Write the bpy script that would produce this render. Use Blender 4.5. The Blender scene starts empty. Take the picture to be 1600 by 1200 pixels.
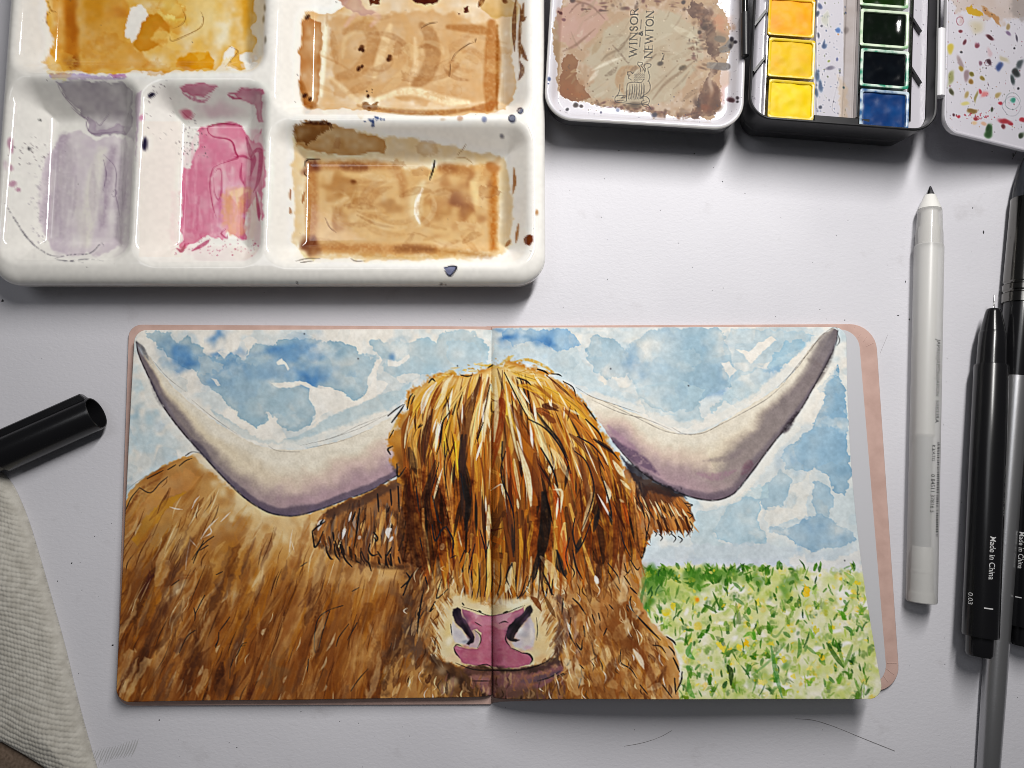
import bpy, bmesh, math
import numpy as np
from mathutils import Vector, Matrix

# ----------------------------------------------------------------------------
# camera, world, lamps, exposure
# ----------------------------------------------------------------------------
scene = bpy.context.scene
MM = 0.001
DIST, TILT, FPX = 300.0, math.radians(6.0), 1200.0      # mm above the desk, forward lean, focal length in photo pixels
ST, CT = math.sin(TILT), math.cos(TILT)
CAM = np.array((0.0, -DIST * ST, DIST * CT))

cam_data = bpy.data.cameras.new("camera")
cam_data.sensor_width = 36.0
cam_data.lens = 36.0 * FPX / 1600.0
cam_data.clip_start = 0.005
cam_data.clip_end = 50.0
cam = bpy.data.objects.new("camera", cam_data)
scene.collection.objects.link(cam)
cam.location = CAM * MM
cam.rotation_euler = (TILT, 0, 0)
scene.camera = cam

world = bpy.data.worlds.new("World")
scene.world = world
world.use_nodes = True
world.node_tree.nodes["Background"].inputs[0].default_value = (0.93, 0.95, 1.0, 1)
world.node_tree.nodes["Background"].inputs[1].default_value = 0.05


def area_lamp(name, loc, aim, sx, sy, watts, col, spread=180):
    l = bpy.data.lights.new(name, 'AREA')
    l.shape = 'RECTANGLE'; l.size = sx * MM; l.size_y = sy * MM
    l.energy = watts; l.color = col; l.spread = math.radians(spread)
    o = bpy.data.objects.new(name, l)
    scene.collection.objects.link(o)
    o.location = Vector(loc) * MM
    d = Vector(aim) - Vector(loc)
    o.rotation_euler = d.to_track_quat('-Z', 'Y').to_euler()
    o["kind"] = "helper"
    return o


# the desk lamp: a bar above the back edge of the desk, a little to the right
area_lamp("desk_lamp", (124, 258, 385), (0, 20, 0), 34, 285, 1.6, (1.0, 0.975, 0.945), spread=132)
# weak fill lamp, added out of view to lift the darker left side
area_lamp("fill_lamp", (-500, 300, 1500), (0, 0, 0), 500, 500, 2.0, (0.96, 0.97, 1.0))

vs = scene.view_settings
vs.view_transform = 'Standard'; vs.look = 'None'; vs.exposure = -0.08; vs.gamma = 1.0
try: vs.use_curve_mapping = False
except Exception: pass
scene.cycles.use_denoising = True
scene.cycles.max_bounces = 8
scene.cycles.filter_width = 0.9


# ----------------------------------------------------------------------------
# measuring and mesh helpers (all lengths in millimetres)
# ----------------------------------------------------------------------------
def P(px, py, z=0.0):
    """point at height z that the photograph shows at pixel (px, py)"""
    if np.ndim(px):
        u, v = (px - 800) / FPX, (600 - py) / FPX
        d = np.column_stack([u, v * CT + ST, v * ST - CT])
        return CAM + d * ((z - CAM[2]) / d[:, 2])[:, None]
    u, v = (px - 800) / FPX, (600 - py) / FPX
    d = np.array((u, v * CT + ST, v * ST - CT))
    t = (z - CAM[2]) / d[2]
    return CAM + d * t


def to_px(V):
    q = np.asarray(V, float) - CAM
    zc = q[:, 1] * ST - q[:, 2] * CT
    yc = q[:, 1] * CT + q[:, 2] * ST
    return 800 + FPX * q[:, 0] / zc, 600 - FPX * yc / zc


def s2l(c):
    c = np.clip(np.asarray(c, float) / 255.0, 0, 1)
    return np.where(c <= 0.04045, c / 12.92, ((c + 0.055) / 1.055) ** 2.4)


COLL = scene.collection


def empty(name, loc, label=None, cat=None, group=None):
    o = bpy.data.objects.new(name, None)
    COLL.objects.link(o)
    o.empty_display_size = .01
    o.location = Vector([float(a) for a in loc]) * MM
    if label: o["label"] = label
    if cat: o["category"] = cat
    if group: o["group"] = group
    return o


def wloc(o):
    v = np.zeros(3)
    while o is not None:
        v += np.array(o.location) / MM
        o = o.parent
    return v


def tag(o, label=None, cat=None, group=None, kind=None):
    if label: o["label"] = label
    if cat: o["category"] = cat
    if group: o["group"] = group
    if kind: o["kind"] = kind
    return o


def mesh(name, V, F, mat, parent=None, smooth=True, col=None, origin=None):
    """V in world mm, F a list of tuples or an (n,4) array; col: per-vertex linear rgb"""
    V = np.asarray(V, float)
    base = wloc(parent) if parent is not None else np.array(origin if origin is not None else (0, 0, 0), float)
    loc = np.zeros(3)
    me = bpy.data.meshes.new(name)
    W = (V - base) * MM
    if isinstance(F, np.ndarray):
        n, k = F.shape
        me.vertices.add(len(W)); me.vertices.foreach_set("co", W.astype(np.float32).ravel())
        me.loops.add(n * k); me.loops.foreach_set("vertex_index", F.astype(np.int32).ravel())
        me.polygons.add(n); me.polygons.foreach_set("loop_start", np.arange(0, n * k, k, dtype=np.int32))
        try: me.polygons.foreach_set("loop_total", np.full(n, k, dtype=np.int32))
        except Exception: pass
        me.update(calc_edges=True)
    else:
        me.from_pydata([tuple(v) for v in W], [], [tuple(int(i) for i in f) for f in F])
    me.validate()
    me.polygons.foreach_set("use_smooth", np.full(len(me.polygons), bool(smooth)))
    if col is not None:
        a = me.color_attributes.new("paint", 'FLOAT_COLOR', 'POINT')
        c = np.ones((len(V), 4), np.float32); c[:, :col.shape[1]] = col
        a.data.foreach_set("color", c.ravel())
    me.update()
    o = bpy.data.objects.new(name, me)
    COLL.objects.link(o)
    if parent is not None: o.parent = parent
    elif origin is not None: o.location = Vector([float(a) for a in origin]) * MM
    if mat is not None: me.materials.append(mat)
    return o


def autosmooth(o, deg=35):
    bm = bmesh.new(); bm.from_mesh(o.data)
    for e in bm.edges:
        if len(e.link_faces) == 2 and e.calc_face_angle(0) > math.radians(deg): e.smooth = False
    bm.to_mesh(o.data); bm.free()
    return o


def lathe(prof, A, B, seg=40, cap=True):
    """profile [(s, r)] with s measured from A along A->B (mm)"""
    A, B = np.array(A, float), np.array(B, float)
    d = (B - A) / np.linalg.norm(B - A)
    up = np.array((0, 0, 1.0)); x = np.cross(up, d); x /= np.linalg.norm(x); y = np.cross(d, x)
    V, F = [], []
    for s, r in prof:
        for k in range(seg):
            a = 2 * math.pi * k / seg
            V.append(A + d * s + (x * math.cos(a) + y * math.sin(a)) * r)
    n = len(prof)
    for i in range(n - 1):
        for k in range(seg):
            k2 = (k + 1) % seg
            F.append((i * seg + k, i * seg + k2, (i + 1) * seg + k2, (i + 1) * seg + k))
    if cap:
        F.append(tuple(range(seg))[::-1]); F.append(tuple(range((n - 1) * seg, n * seg)))
    return V, F


def rrect(x0, y0, x1, y1, r, seg=8):
    """rounded rectangle outline, counter-clockwise; r may be one radius or (bl, br, tr, tl)"""
    rs = (r,) * 4 if np.isscalar(r) else r
    out = []
    for (cx, cy, a0), q in zip([(x0, y0, 180), (x1, y0, 270), (x1, y1, 0), (x0, y1, 90)], rs):
        ox = cx + q if cx == x0 else cx - q
        oy = cy + q if cy == y0 else cy - q
        for k in range(seg + 1):
            a = math.radians(a0 + 90 * k / seg)
            out.append((ox + q * math.cos(a), oy + q * math.sin(a)))
    return np.array(out)


def loops(rings, cap0=True, cap1=True):
    """skin a list of equal-length rings of 3-D points"""
    n = len(rings[0]); V = np.vstack(rings); F = []
    for i in range(len(rings) - 1):
        for k in range(n):
            k2 = (k + 1) % n
            F.append((i * n + k, i * n + k2, (i + 1) * n + k2, (i + 1) * n + k))
    if cap0: F.append(tuple(range(n))[::-1])
    if cap1: F.append(tuple(range((len(rings) - 1) * n, len(rings) * n)))
    return V, F


def lift(out2, z):
    return np.column_stack([out2, np.full(len(out2), z)])


def sdrr(X, Y, x0, y0, x1, y1, r):
    """signed distance, positive inside a rounded rectangle"""
    cx, cy, hx, hy = (x0 + x1) / 2, (y0 + y1) / 2, (x1 - x0) / 2, (y1 - y0) / 2
    qx, qy = np.abs(X - cx) - hx + r, np.abs(Y - cy) - hy + r
    return -(np.hypot(np.maximum(qx, 0), np.maximum(qy, 0)) + np.minimum(np.maximum(qx, qy), 0) - r)


# ----------------------------------------------------------------------------
# materials
# ----------------------------------------------------------------------------
def material(name, color=(.8, .8, .8), rough=.5, spec=.5, metal=0.0, attr=False, bump=None, coat=0.0, clear=0.0, noise=None, gain=1.0):
    """bump: (scale per m, strength, distance mm, detail, stretch) ; noise: (scale, other colour, lo, hi)"""
    m = bpy.data.materials.new(name); m.use_nodes = True
    nt = m.node_tree; N, L = nt.nodes, nt.links
    b = N["Principled BSDF"]
    b.inputs["Base Color"].default_value = (*color, 1)
    b.inputs["Roughness"].default_value = rough
    b.inputs["Specular IOR Level"].default_value = spec
    b.inputs["Metallic"].default_value = metal
    b.inputs["Coat Weight"].default_value = coat
    b.inputs["Coat Roughness"].default_value = .05
    tc = N.new("ShaderNodeTexCoord")
    if attr:
        a = N.new("ShaderNodeAttribute"); a.attribute_name = "paint"
        L.new(a.outputs["Color"], b.inputs["Base Color"])
        if attr == "gloss": L.new(a.outputs["Alpha"], b.inputs["Roughness"])
    elif noise:
        t = N.new("ShaderNodeTexNoise"); t.inputs["Scale"].default_value = noise[0]; t.inputs["Detail"].default_value = 5
        L.new(tc.outputs["Object"], t.inputs["Vector"])
        r = N.new("ShaderNodeValToRGB"); r.color_ramp.elements[0].position = noise[2]; r.color_ramp.elements[1].position = noise[3]
        r.color_ramp.elements[0].color = (*color, 1); r.color_ramp.elements[1].color = (*noise[1], 1)
        L.new(t.outputs["Fac"], r.inputs["Fac"]); L.new(r.outputs["Color"], b.inputs["Base Color"])
    if bump:
        t = N.new("ShaderNodeTexNoise"); t.inputs["Scale"].default_value = bump[0]; t.inputs["Detail"].default_value = bump[3]
        mp = N.new("ShaderNodeMapping"); mp.inputs["Scale"].default_value = bump[4] if len(bump) > 4 else (1, 1, 1)
        L.new(tc.outputs["Object"], mp.inputs["Vector"]); L.new(mp.outputs["Vector"], t.inputs["Vector"])
        bp = N.new("ShaderNodeBump"); bp.inputs["Strength"].default_value = bump[1]; bp.inputs["Distance"].default_value = bump[2] * MM
        L.new(t.outputs["Fac"], bp.inputs["Height"]); L.new(bp.outputs["Normal"], b.inputs["Normal"])
    if clear:
        tr = N.new("ShaderNodeBsdfTransparent"); mx = N.new("ShaderNodeMixShader"); mx.inputs[0].default_value = clear
        L.new(b.outputs[0], mx.inputs[1]); L.new(tr.outputs[0], mx.inputs[2]); L.new(mx.outputs[0], N["Material Output"].inputs[0])
    return m


BLACK = (.006, .006, .007)
M_glaze = material("glazed_ceramic", attr=True, rough=.07, spec=.6, bump=(130, .10, .3, 3))
M_glaze_side = material("glazed_ceramic_side", color=tuple(s2l((236, 232, 224)) * .92), rough=.07, spec=.6)
M_paper = material("painted_watercolour_paper", attr=True, rough=.8, spec=.06, bump=(1500, .3, .1, 4))
M_sheet = material("bare_paper_edge", color=(.62, .58, .52), rough=.8, spec=.2, bump=(3000, .4, .1, 3))
M_cover = material("pink_bookcloth", color=(.56, .385, .335), rough=.85, spec=.15, noise=(160, (.49, .33, .285), .4, .65), bump=(5200, .5, .08, 3))
M_end = material("grey_white_endpaper", color=(.52, .52, .55), rough=.7, spec=.25, bump=(900, .2, .08, 4))
M_enamel = material("painted_enamel", attr="gloss", rough=.22, spec=.5, bump=(700, .12, .12, 4))
M_white = material("white_enamel", color=(.66, .65, .68), rough=.25, spec=.5)
M_blackmetal = material("black_lacquered_metal", color=(.012, .012, .014), rough=.33, spec=.35, noise=(60, (.02, .02, .022), .4, .7))
M_blackgloss = material("black_gloss_plastic", color=BLACK, rough=.2, spec=.5)
M_blacksatin = material("black_satin_plastic", color=BLACK, rough=.24, spec=.5)
M_steel = material("polished_steel", color=(.55, .55, .56), rough=.2, metal=1.0)
M_gun = material("dark_chrome", color=(.17, .165, .155), rough=.16, metal=1.0)
M_silver = material("silver_paint", color=(.42, .42, .43), rough=.3, metal=.85, bump=(1400, .25, .1, 4, (1, 1, .4)))
M_bristle = material("dark_bristles", color=(.012, .013, .018), rough=.4, spec=.5)
M_ink = material("printed_black_ink", color=(.015, .015, .017), rough=.5)
M_print = material("printed_white_ink", color=(.55, .55, .55), rough=.5)
M_pencil = material("graphite_mark", color=(.43, .43, .44), rough=.6)
M_dust = material("dark_dust", color=(.03, .03, .033), rough=.9)
# ----------------------------------------------------------------------------
# watercolour painter: small numpy brush engine; colours are laid on the pages,
# wells and trays as colour attributes of their own meshes
# ----------------------------------------------------------------------------
def _vn(h, w, s, rg):
    gh, gw = int(h / s) + 3, int(w / s) + 3
    g = rg.random((gh, gw)).astype(np.float32) * 2 - 1
    y = np.arange(h, dtype=np.float32) / s
    x = np.arange(w, dtype=np.float32) / s
    yi, xi = y.astype(int), x.astype(int)
    fy, fx = y - yi, x - xi
    fy = (fy * fy * (3 - 2 * fy))[:, None]
    fx = (fx * fx * (3 - 2 * fx))[None]
    a, b = g[yi][:, xi], g[yi][:, xi + 1]
    c, d = g[yi + 1][:, xi], g[yi + 1][:, xi + 1]
    return (a * (1 - fx) + b * fx) * (1 - fy) + (c * (1 - fx) + d * fx) * fy


def catmull(pts, n=6):
    p = np.array(pts, float)
    if len(p) < 3:
        t = np.linspace(0, 1, n + 1)[:, None]
        return p[0] + (p[-1] - p[0]) * t
    q = np.vstack([2 * p[0] - p[1], p, 2 * p[-1] - p[-2]])
    out = []
    for i in range(1, len(q) - 2):
        a, b, c, d = q[i - 1], q[i], q[i + 1], q[i + 2]
        for t in np.arange(n) / n:
            out.append(0.5 * (2 * b + (c - a) * t + (2 * a - 5 * b + 4 * c - d) * t * t + (3 * b - a - 3 * c + d) * t ** 3))
    out.append(p[-1])
    return np.array(out)


def smst(x, a, b):
    t = np.clip((x - a) / (b - a), 0, 1)
    return t * t * (3 - 2 * t)


class Canvas:
    def __init__(s, x0, y0, x1, y1, k, base, seed=1):
        s.x0, s.y0, s.k = x0, y0, k
        s.h, s.w = int((y1 - y0) * k), int((x1 - x0) * k)
        s.c = np.empty((s.h, s.w, 3), np.float32)
        s.c[:] = base
        s.rg = np.random.default_rng(seed)
        s._n = {}

    def N(s, sc, i=0):
        if (sc, i) not in s._n:
            s._n[(sc, i)] = _vn(s.h, s.w, max(1.01, sc * s.k), s.rg)
        return s._n[(sc, i)]

    def win(s, xa, ya, xb, yb):
        i0 = max(0, int((ya - s.y0) * s.k)); i1 = min(s.h, int((yb - s.y0) * s.k) + 2)
        j0 = max(0, int((xa - s.x0) * s.k)); j1 = min(s.w, int((xb - s.x0) * s.k) + 2)
        if i1 <= i0 or j1 <= j0:
            return None
        Y = (np.arange(i0, i1, dtype=np.float32) / s.k + s.y0)[:, None]
        X = (np.arange(j0, j1, dtype=np.float32) / s.k + s.x0)[None]
        return (slice(i0, i1), slice(j0, j1)), X, Y

    def put(s, sl, col, a, mul=False):
        c = s.c[sl]
        col = np.asarray(col, np.float32)
        if mul:
            c *= 1 - a[..., None] * (1 - col / 255.0)
        else:
            c += (col - c) * a[..., None]

    def sd(s, P, X, Y):
        P = np.asarray(P, np.float32)
        d2 = None
        ins = np.zeros(np.broadcast(X, Y).shape, bool)
        n = len(P)
        for i in range(n):
            ax, ay = P[i]; bx, by = P[(i + 1) % n]
            ex, ey = bx - ax, by - ay
            L = ex * ex + ey * ey + 1e-9
            wx, wy = X - ax, Y - ay
            t = np.clip((wx * ex + wy * ey) / L, 0, 1)
            dd = (wx - ex * t) ** 2 + (wy - ey * t) ** 2
            d2 = dd if d2 is None else np.minimum(d2, dd)
            cnd = (ay > Y) != (by > Y)
            if abs(ey) > 1e-9:
                ins ^= cnd & (X < ex * (Y - ay) / ey + ax)
        d = np.sqrt(d2)
        return np.where(ins, d, -d)

    def poly(s, P, col, a=1.0, soft=1.0, warp=2.0, ws=10, edge=0.0, tex=0.15, ts=22, mul=False, smooth=0, ew=2.0):
        if smooth:
            P = catmull(list(P) + [P[0]], smooth)[:-1]
        P = np.asarray(P, float)
        m = soft + warp + 3
        r = s.win(P[:, 0].min() - m, P[:, 1].min() - m, P[:, 0].max() + m, P[:, 1].max() + m)
        if r is None:
            return
        sl, X, Y = r
        n1, n2 = s.N(ws, 1)[sl], s.N(ws, 2)[sl]
        n3, n4 = s.N(max(2, ws / 3), 1)[sl], s.N(max(2, ws / 3), 2)[sl]
        d = s.sd(P, X + warp * (n1 + .5 * n3), Y + warp * (n2 + .5 * n4))
        A = smst(d, -soft, soft)
        f = a * (1 + tex * (s.N(ts, 3)[sl] + .5 * s.N(ts / 3, 4)[sl]))
        if edge:
            f = f + edge * np.exp(-(np.maximum(d, 0) / ew) ** 1.2)
        s.put(sl, col, np.clip(A * f, 0, 1), mul)

    def blob(s, cx, cy, rx, ry, col, a=.8, rot=0, warp=.5, mul=False, hard=1.5):
        m = max(rx, ry) * 2
        r = s.win(cx - m, cy - m, cx + m, cy + m)
        if r is None:
            return
        sl, X, Y = r
        wv = warp * min(rx, ry)
        x = X - cx + wv * s.N(14, 5)[sl]; y = Y - cy + wv * s.N(14, 6)[sl]
        cr, sr = math.cos(rot), math.sin(rot)
        u = (x * cr + y * sr) / rx; v = (-x * sr + y * cr) / ry
        A = a * np.exp(-(u * u + v * v) ** hard)
        s.put(sl, col, np.clip(A, 0, 1), mul)

    def stroke(s, pts, w, col, a=.9, taper=(0.3, 0.1), soft=.7, n=4, mul=False, dry=0.0, mid=1.0, edge=0.0):
        q = catmull(pts, n)
        m = w + 2
        xa, ya = q.min(0) - m; xb, yb = q.max(0) + m
        r = s.win(xa, ya, xb, yb)
        if r is None:
            return
        sl, X, Y = r
        A = np.zeros((Y.shape[0], X.shape[1]), np.float32)
        ns = len(q) - 1
        ts = np.linspace(0, 1, ns + 1)
        wd = np.interp(ts, [0, .35, .7, 1], [taper[0], mid, mid, taper[1]]) * w * .5
        D = np.full(A.shape, 1e9, np.float32)
        for i in range(ns):
            (ax, ay), (bx, by) = q[i], q[i + 1]
            mm = max(wd[i], wd[i + 1]) + soft + 1
            j0 = int((min(ax, bx) - mm - X[0, 0]) * s.k); j1 = int((max(ax, bx) + mm - X[0, 0]) * s.k) + 2
            i0 = int((min(ay, by) - mm - Y[0, 0]) * s.k); i1 = int((max(ay, by) + mm - Y[0, 0]) * s.k) + 2
            j0, i0 = max(j0, 0), max(i0, 0)
            if j1 <= j0 or i1 <= i0:
                continue
            x, y = X[:, j0:j1] - ax, Y[i0:i1] - ay
            ex, ey = bx - ax, by - ay
            L = ex * ex + ey * ey + 1e-9
            t = np.clip((x * ex + y * ey) / L, 0, 1)
            d = np.sqrt((x - ex * t) ** 2 + (y - ey * t) ** 2) - (wd[i] + (wd[i + 1] - wd[i]) * t)
            v = D[i0:i1, j0:j1]
            np.minimum(v, d, out=v)
        A = 1 - smst(D, -soft, soft)
        # sub-pixel lines fade instead of vanishing
        if edge:
            A = A * (1 - edge + edge * np.exp(-np.maximum(-D, 0) / 1.2) * 1.6)
        if dry:
            A = A * np.clip(1 - dry * (s.N(3, 7)[sl] + .6 * s.N(7, 8)[sl] + .3), 0, 1)
        s.put(sl, col, np.clip(A * a, 0, 1), mul)

    def speck(s, x, y, r, col, a=.8):
        s.blob(x, y, r, r, col, a, warp=.5, hard=2.5)

    def sample(s, px, py):
        u = np.clip((px - s.x0) * s.k, 0, s.w - 1.001); v = np.clip((py - s.y0) * s.k, 0, s.h - 1.001)
        i, j = v.astype(int), u.astype(int)
        fv, fu = (v - i)[:, None], (u - j)[:, None]
        c = s.c
        return (c[i, j] * (1 - fu) + c[i, j + 1] * fu) * (1 - fv) + (c[i + 1, j] * (1 - fu) + c[i + 1, j + 1] * fu) * fv
# ---- the cow painting across the two pages ---------------------------------
HU = [(213, 533), (222, 540), (236, 560), (258, 590), (285, 618), (312, 640), (345, 665), (385, 688), (420, 700), (460, 703), (500, 697), (560, 678), (605, 655), (618, 648)]
HL = [(213, 535), (217, 555), (235, 595), (255, 635), (285, 675), (312, 705), (345, 742), (380, 776), (410, 796), (432, 804), (462, 806), (500, 796), (540, 781), (580, 766), (612, 748), (628, 738)]
RU = [(1301, 513), (1280, 527), (1262, 548), (1245, 575), (1215, 605), (1180, 628), (1150, 647), (1115, 667), (1085, 678), (1060, 677), (1030, 666), (1000, 650), (960, 632), (925, 620), (905, 613)]
RL = [(1309, 517), (1306, 537), (1290, 572), (1270, 607), (1250, 642), (1225, 672), (1200, 703), (1175, 737), (1152, 766), (1136, 777), (1115, 782), (1090, 779), (1060, 770), (1030, 756), (1000, 736), (980, 716), (958, 690)]
FR = [(770, 568), (755, 577), (740, 582), (715, 585), (690, 583), (672, 590), (655, 602), (640, 620), (628, 645), (615, 670), (608, 690), (612, 710), (620, 730), (626, 760), (632, 800), (634, 850), (640, 890),
      (690, 890), (700, 880), (715, 900), (740, 920), (770, 930), (790, 920), (800, 900), (830, 920), (850, 890), (870, 880), (900, 900), (960, 900), (990, 890), (1003, 870), (1005, 850), (1000, 830), (992, 800),
      (985, 775), (975, 740), (965, 715), (950, 690), (935, 665), (920, 640), (905, 620), (890, 603), (865, 588), (835, 575), (810, 568), (790, 562), (780, 570)]
INK = (42, 38, 38)


def paint_book():
    C = Canvas(165, 490, 1420, 1115, 1.0, (229, 223, 210), 11)
    R = C.rg
    U = R.uniform

    def dense(P):  # distance field helper to an open polyline
        return np.array(catmull(P, 3))

    # --- sky -----------------------------------------------------------------
    r = C.win(165, 490, 1420, 960); sl, X, Y = r
    m = smst(C.N(60, 11)[sl] + .6 * C.N(22, 12)[sl] + .3 * C.N(9, 13)[sl], -.45, .25)
    C.put(sl, (190, 205, 209), .68 * m)
    m = smst(C.N(45, 14)[sl] + .6 * C.N(18, 15)[sl], .25, .5) * .4
    C.put(sl, (166, 190, 202), m * 1.3)
    m = smst(C.N(28, 18)[sl] + .7 * C.N(11, 19)[sl], .45, .6) * .6
    C.put(sl, (230, 225, 214), m * .55)
    sky = (150, 183, 201)
    E = dict(edge=.14, warp=3.5, ws=9, tex=.6, ts=46)
    L1 = [(228, 518), (266, 520), (277, 537), (292, 522), (308, 537), (322, 552), (336, 561), (346, 551), (362, 553), (378, 562), (386, 560), (388, 545), (402, 535), (428, 540), (440, 530), (480, 528), (500, 530),
          (535, 535), (556, 545), (562, 556), (585, 558), (588, 575), (580, 600), (572, 615), (556, 624), (540, 618), (526, 610), (505, 604), (488, 608), (486, 625), (493, 645), (484, 665), (462, 673), (440, 668), (428, 650),
          (416, 643), (417, 660), (402, 667), (386, 660), (362, 638), (345, 620), (315, 598), (303, 580), (283, 571), (262, 556), (245, 540)]
    C.poly(L1, (146, 176, 191), 0.67, **E)
    C.poly([(300, 545), (345, 556), (388, 562), (440, 560), (470, 590), (440, 596), (420, 600), (380, 640), (350, 615), (310, 580)], (132, 168, 194), .5, soft=8, warp=8, ws=20)
    D = (66, 126, 190)
    for x, y, rx, ry, a in [(284, 556, 26, 18, .75), (291, 570, 14, 11, .8), (268, 545, 16, 10, .35), (341, 524, 10, 10, .75), (336, 552, 8, 4, .6), (362, 572, 30, 18, .4), (440, 552, 34, 12, .5), (478, 545, 30, 18, .55), (432, 548, 12, 6, .5),
                            (487, 592, 24, 13, .9), (470, 580, 14, 9, .5), (420, 580, 18, 9, .25), (505, 595, 14, 7, .5), (330, 598, 12, 8, .4), (372, 552, 20, 5, .3)]:
        C.blob(x, y, rx * 1.1, ry * 1.1, D, a * .95, warp=.8, hard=1.0)
    W = (231, 225, 213)
    C.poly([(424, 597), (445, 597), (468, 595), (482, 598), (496, 607), (522, 606), (525, 620), (516, 628), (520, 640), (500, 652), (484, 667), (480, 672), (494, 652), (492, 636), (484, 622), (482, 606), (470, 601), (445, 607), (432, 604)], W, .9, warp=2)
    C.poly([(432, 566), (440, 560), (446, 567), (453, 577), (450, 579), (444, 570), (434, 569)], W, .9, warp=1)
    C.poly([(384, 560), (387, 545), (383, 535), (360, 528), (352, 540), (358, 552), (350, 560), (340, 549), (355, 545), (372, 548), (373, 536), (390, 525), (402, 534), (390, 545)], W, .75, warp=2)
    C.poly([(330, 590), (338, 592), (345, 602), (340, 603)], W, .7, warp=1)
    C.poly([(577, 536), (590, 530), (606, 540), (613, 532), (640, 535), (660, 525), (680, 535), (690, 520), (720, 513), (740, 518), (755, 530), (764, 540), (764, 570), (745, 575), (720, 582), (700, 580), (660, 585), (640, 600), (620, 590), (600, 580), (602, 560), (592, 556), (580, 550)], (158, 187, 200), 0.64, **E)
    C.poly([(700, 535), (715, 530), (740, 535), (752, 550), (748, 568), (715, 572), (700, 560)], (165, 196, 212), 0.40, **E)
    C.poly([(560, 556), (582, 555), (592, 560), (585, 580), (578, 600), (570, 615), (560, 600)], (163, 190, 203), 0.40, **E)
    C.poly([(592, 556), (596, 562), (588, 580), (590, 596), (600, 595), (606, 600), (596, 615), (580, 620), (572, 640), (576, 612), (575, 590)], W, .85, warp=2)
    C.poly([(606, 560), (620, 566), (640, 552), (640, 560), (622, 574), (606, 572)], W, .75, warp=2)
    C.poly([(620, 588), (640, 581), (655, 585), (650, 596), (625, 600)], W, .6, warp=3)
    C.blob(612, 556, 5, 7, (98, 143, 190), .8)
    C.poly([(440, 690), (470, 678), (540, 640), (600, 615), (645, 598), (635, 620), (605, 640), (560, 660), (500, 678), (455, 694), (420, 694), (380, 684), (340, 655), (330, 640), (380, 672), (410, 686)], (166, 190, 198), .7, soft=2, warp=3)
    for x, y, rx, ry, c, a in [(213, 600, 14, 22, (168, 197, 208), .7), (216, 655, 20, 26, (160, 190, 203), .75), (230, 690, 26, 16, (172, 200, 212), .6), (212, 645, 14, 18, (150, 182, 200), .4), (265, 692, 30, 14, (190, 210, 218), .6), (250, 660, 14, 10, (180, 200, 214), .5), (205, 705, 10, 12, (178, 200, 206), .5), (300, 712, 22, 8, (205, 216, 218), .4)]:
        C.blob(x, y, rx, ry, c, a, warp=1)
    # right page sky
    r = C.win(768, 495, 1400, 900); sl, X, Y = r
    C.put(sl, (184, 203, 212), .6 * smst(C.N(50, 16)[sl] + .5 * C.N(20, 17)[sl], -.5, .2))
    C.poly([(772, 535), (800, 545), (815, 540), (840, 538), (860, 548), (900, 545), (930, 590), (960, 610), (1000, 620), (1060, 650), (1000, 645), (960, 630), (905, 600), (865, 585), (830, 570), (800, 560), (772, 570)], (180, 203, 212), 0.56, **E)
    C.poly([(785, 520), (800, 513), (850, 515), (880, 513), (895, 520), (907, 540), (895, 545), (875, 545), (870, 548), (855, 540), (845, 535), (832, 530), (815, 537), (800, 540), (788, 530)], (128, 170, 206), 0.68, **E)
    for x, y, rx, ry, a in [(795, 527, 12, 9, .85), (848, 528, 12, 10, .7), (858, 538, 11, 9, .9), (780, 515, 12, 4, .5), (820, 528, 14, 6, .3), (985, 577, 24, 13, .35), (1094, 546, 9, 8, .8), (1080, 540, 16, 14, .35), (1112, 600, 26, 12, .5), (1120, 585, 20, 18, .45), (1078, 602, 10, 8, .4), (1290, 700, 24, 22, .25), (1240, 720, 20, 14, .28), (1300, 650, 14, 20, .3), (1270, 823, 16, 12, .35), (1300, 845, 24, 14, .2), (1250, 855, 12, 10, .25), (1135, 540, 12, 8, .2)]:
        C.blob(x, y, rx, ry, (60, 120, 186), a, warp=.8, hard=1.0)
    C.poly([(915, 545), (925, 530), (935, 522), (960, 528), (970, 545), (975, 550), (990, 535), (1010, 520), (1040, 510), (1075, 512), (1120, 510), (1140, 540), (1145, 580), (1142, 605), (1105, 622), (1080, 640), (1040, 642), (1015, 635), (995, 615), (990, 600), (980, 585), (950, 592), (930, 580), (920, 565)], (142, 175, 194), 0.66, **E)
    C.poly([(990, 610), (1010, 600), (1060, 595), (1100, 610), (1090, 640), (1110, 660), (1060, 672), (1010, 648)], (156, 186, 200), 0.60, **E)
    C.poly([(1140, 610), (1150, 580), (1190, 575), (1205, 582), (1190, 612), (1150, 640), (1120, 655), (1110, 640)], (166, 194, 206), 0.60, **E)
    C.poly([(1130, 545), (1140, 515), (1180, 515), (1240, 515), (1275, 525), (1250, 545), (1210, 560), (1160, 590), (1140, 600)], (160, 190, 206), 0.52, **E)
    C.poly([(1150, 545), (1170, 550), (1185, 535), (1205, 525), (1212, 530), (1195, 545), (1180, 560), (1172, 570), (1165, 558)], W, .9, warp=2)
    C.poly([(1125, 570), (1140, 565), (1150, 577), (1140, 590), (1136, 580)], W, .75, warp=3)
    C.poly([(1120, 640), (1130, 625), (1150, 640), (1152, 648), (1115, 664), (1090, 674), (1080, 668)], W, .6, warp=3)
    C.poly([(1200, 575), (1205, 555), (1230, 535), (1252, 528), (1257, 538), (1240, 560), (1225, 570), (1218, 580), (1205, 582)], (143, 183, 206), 0.60, **E)
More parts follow.
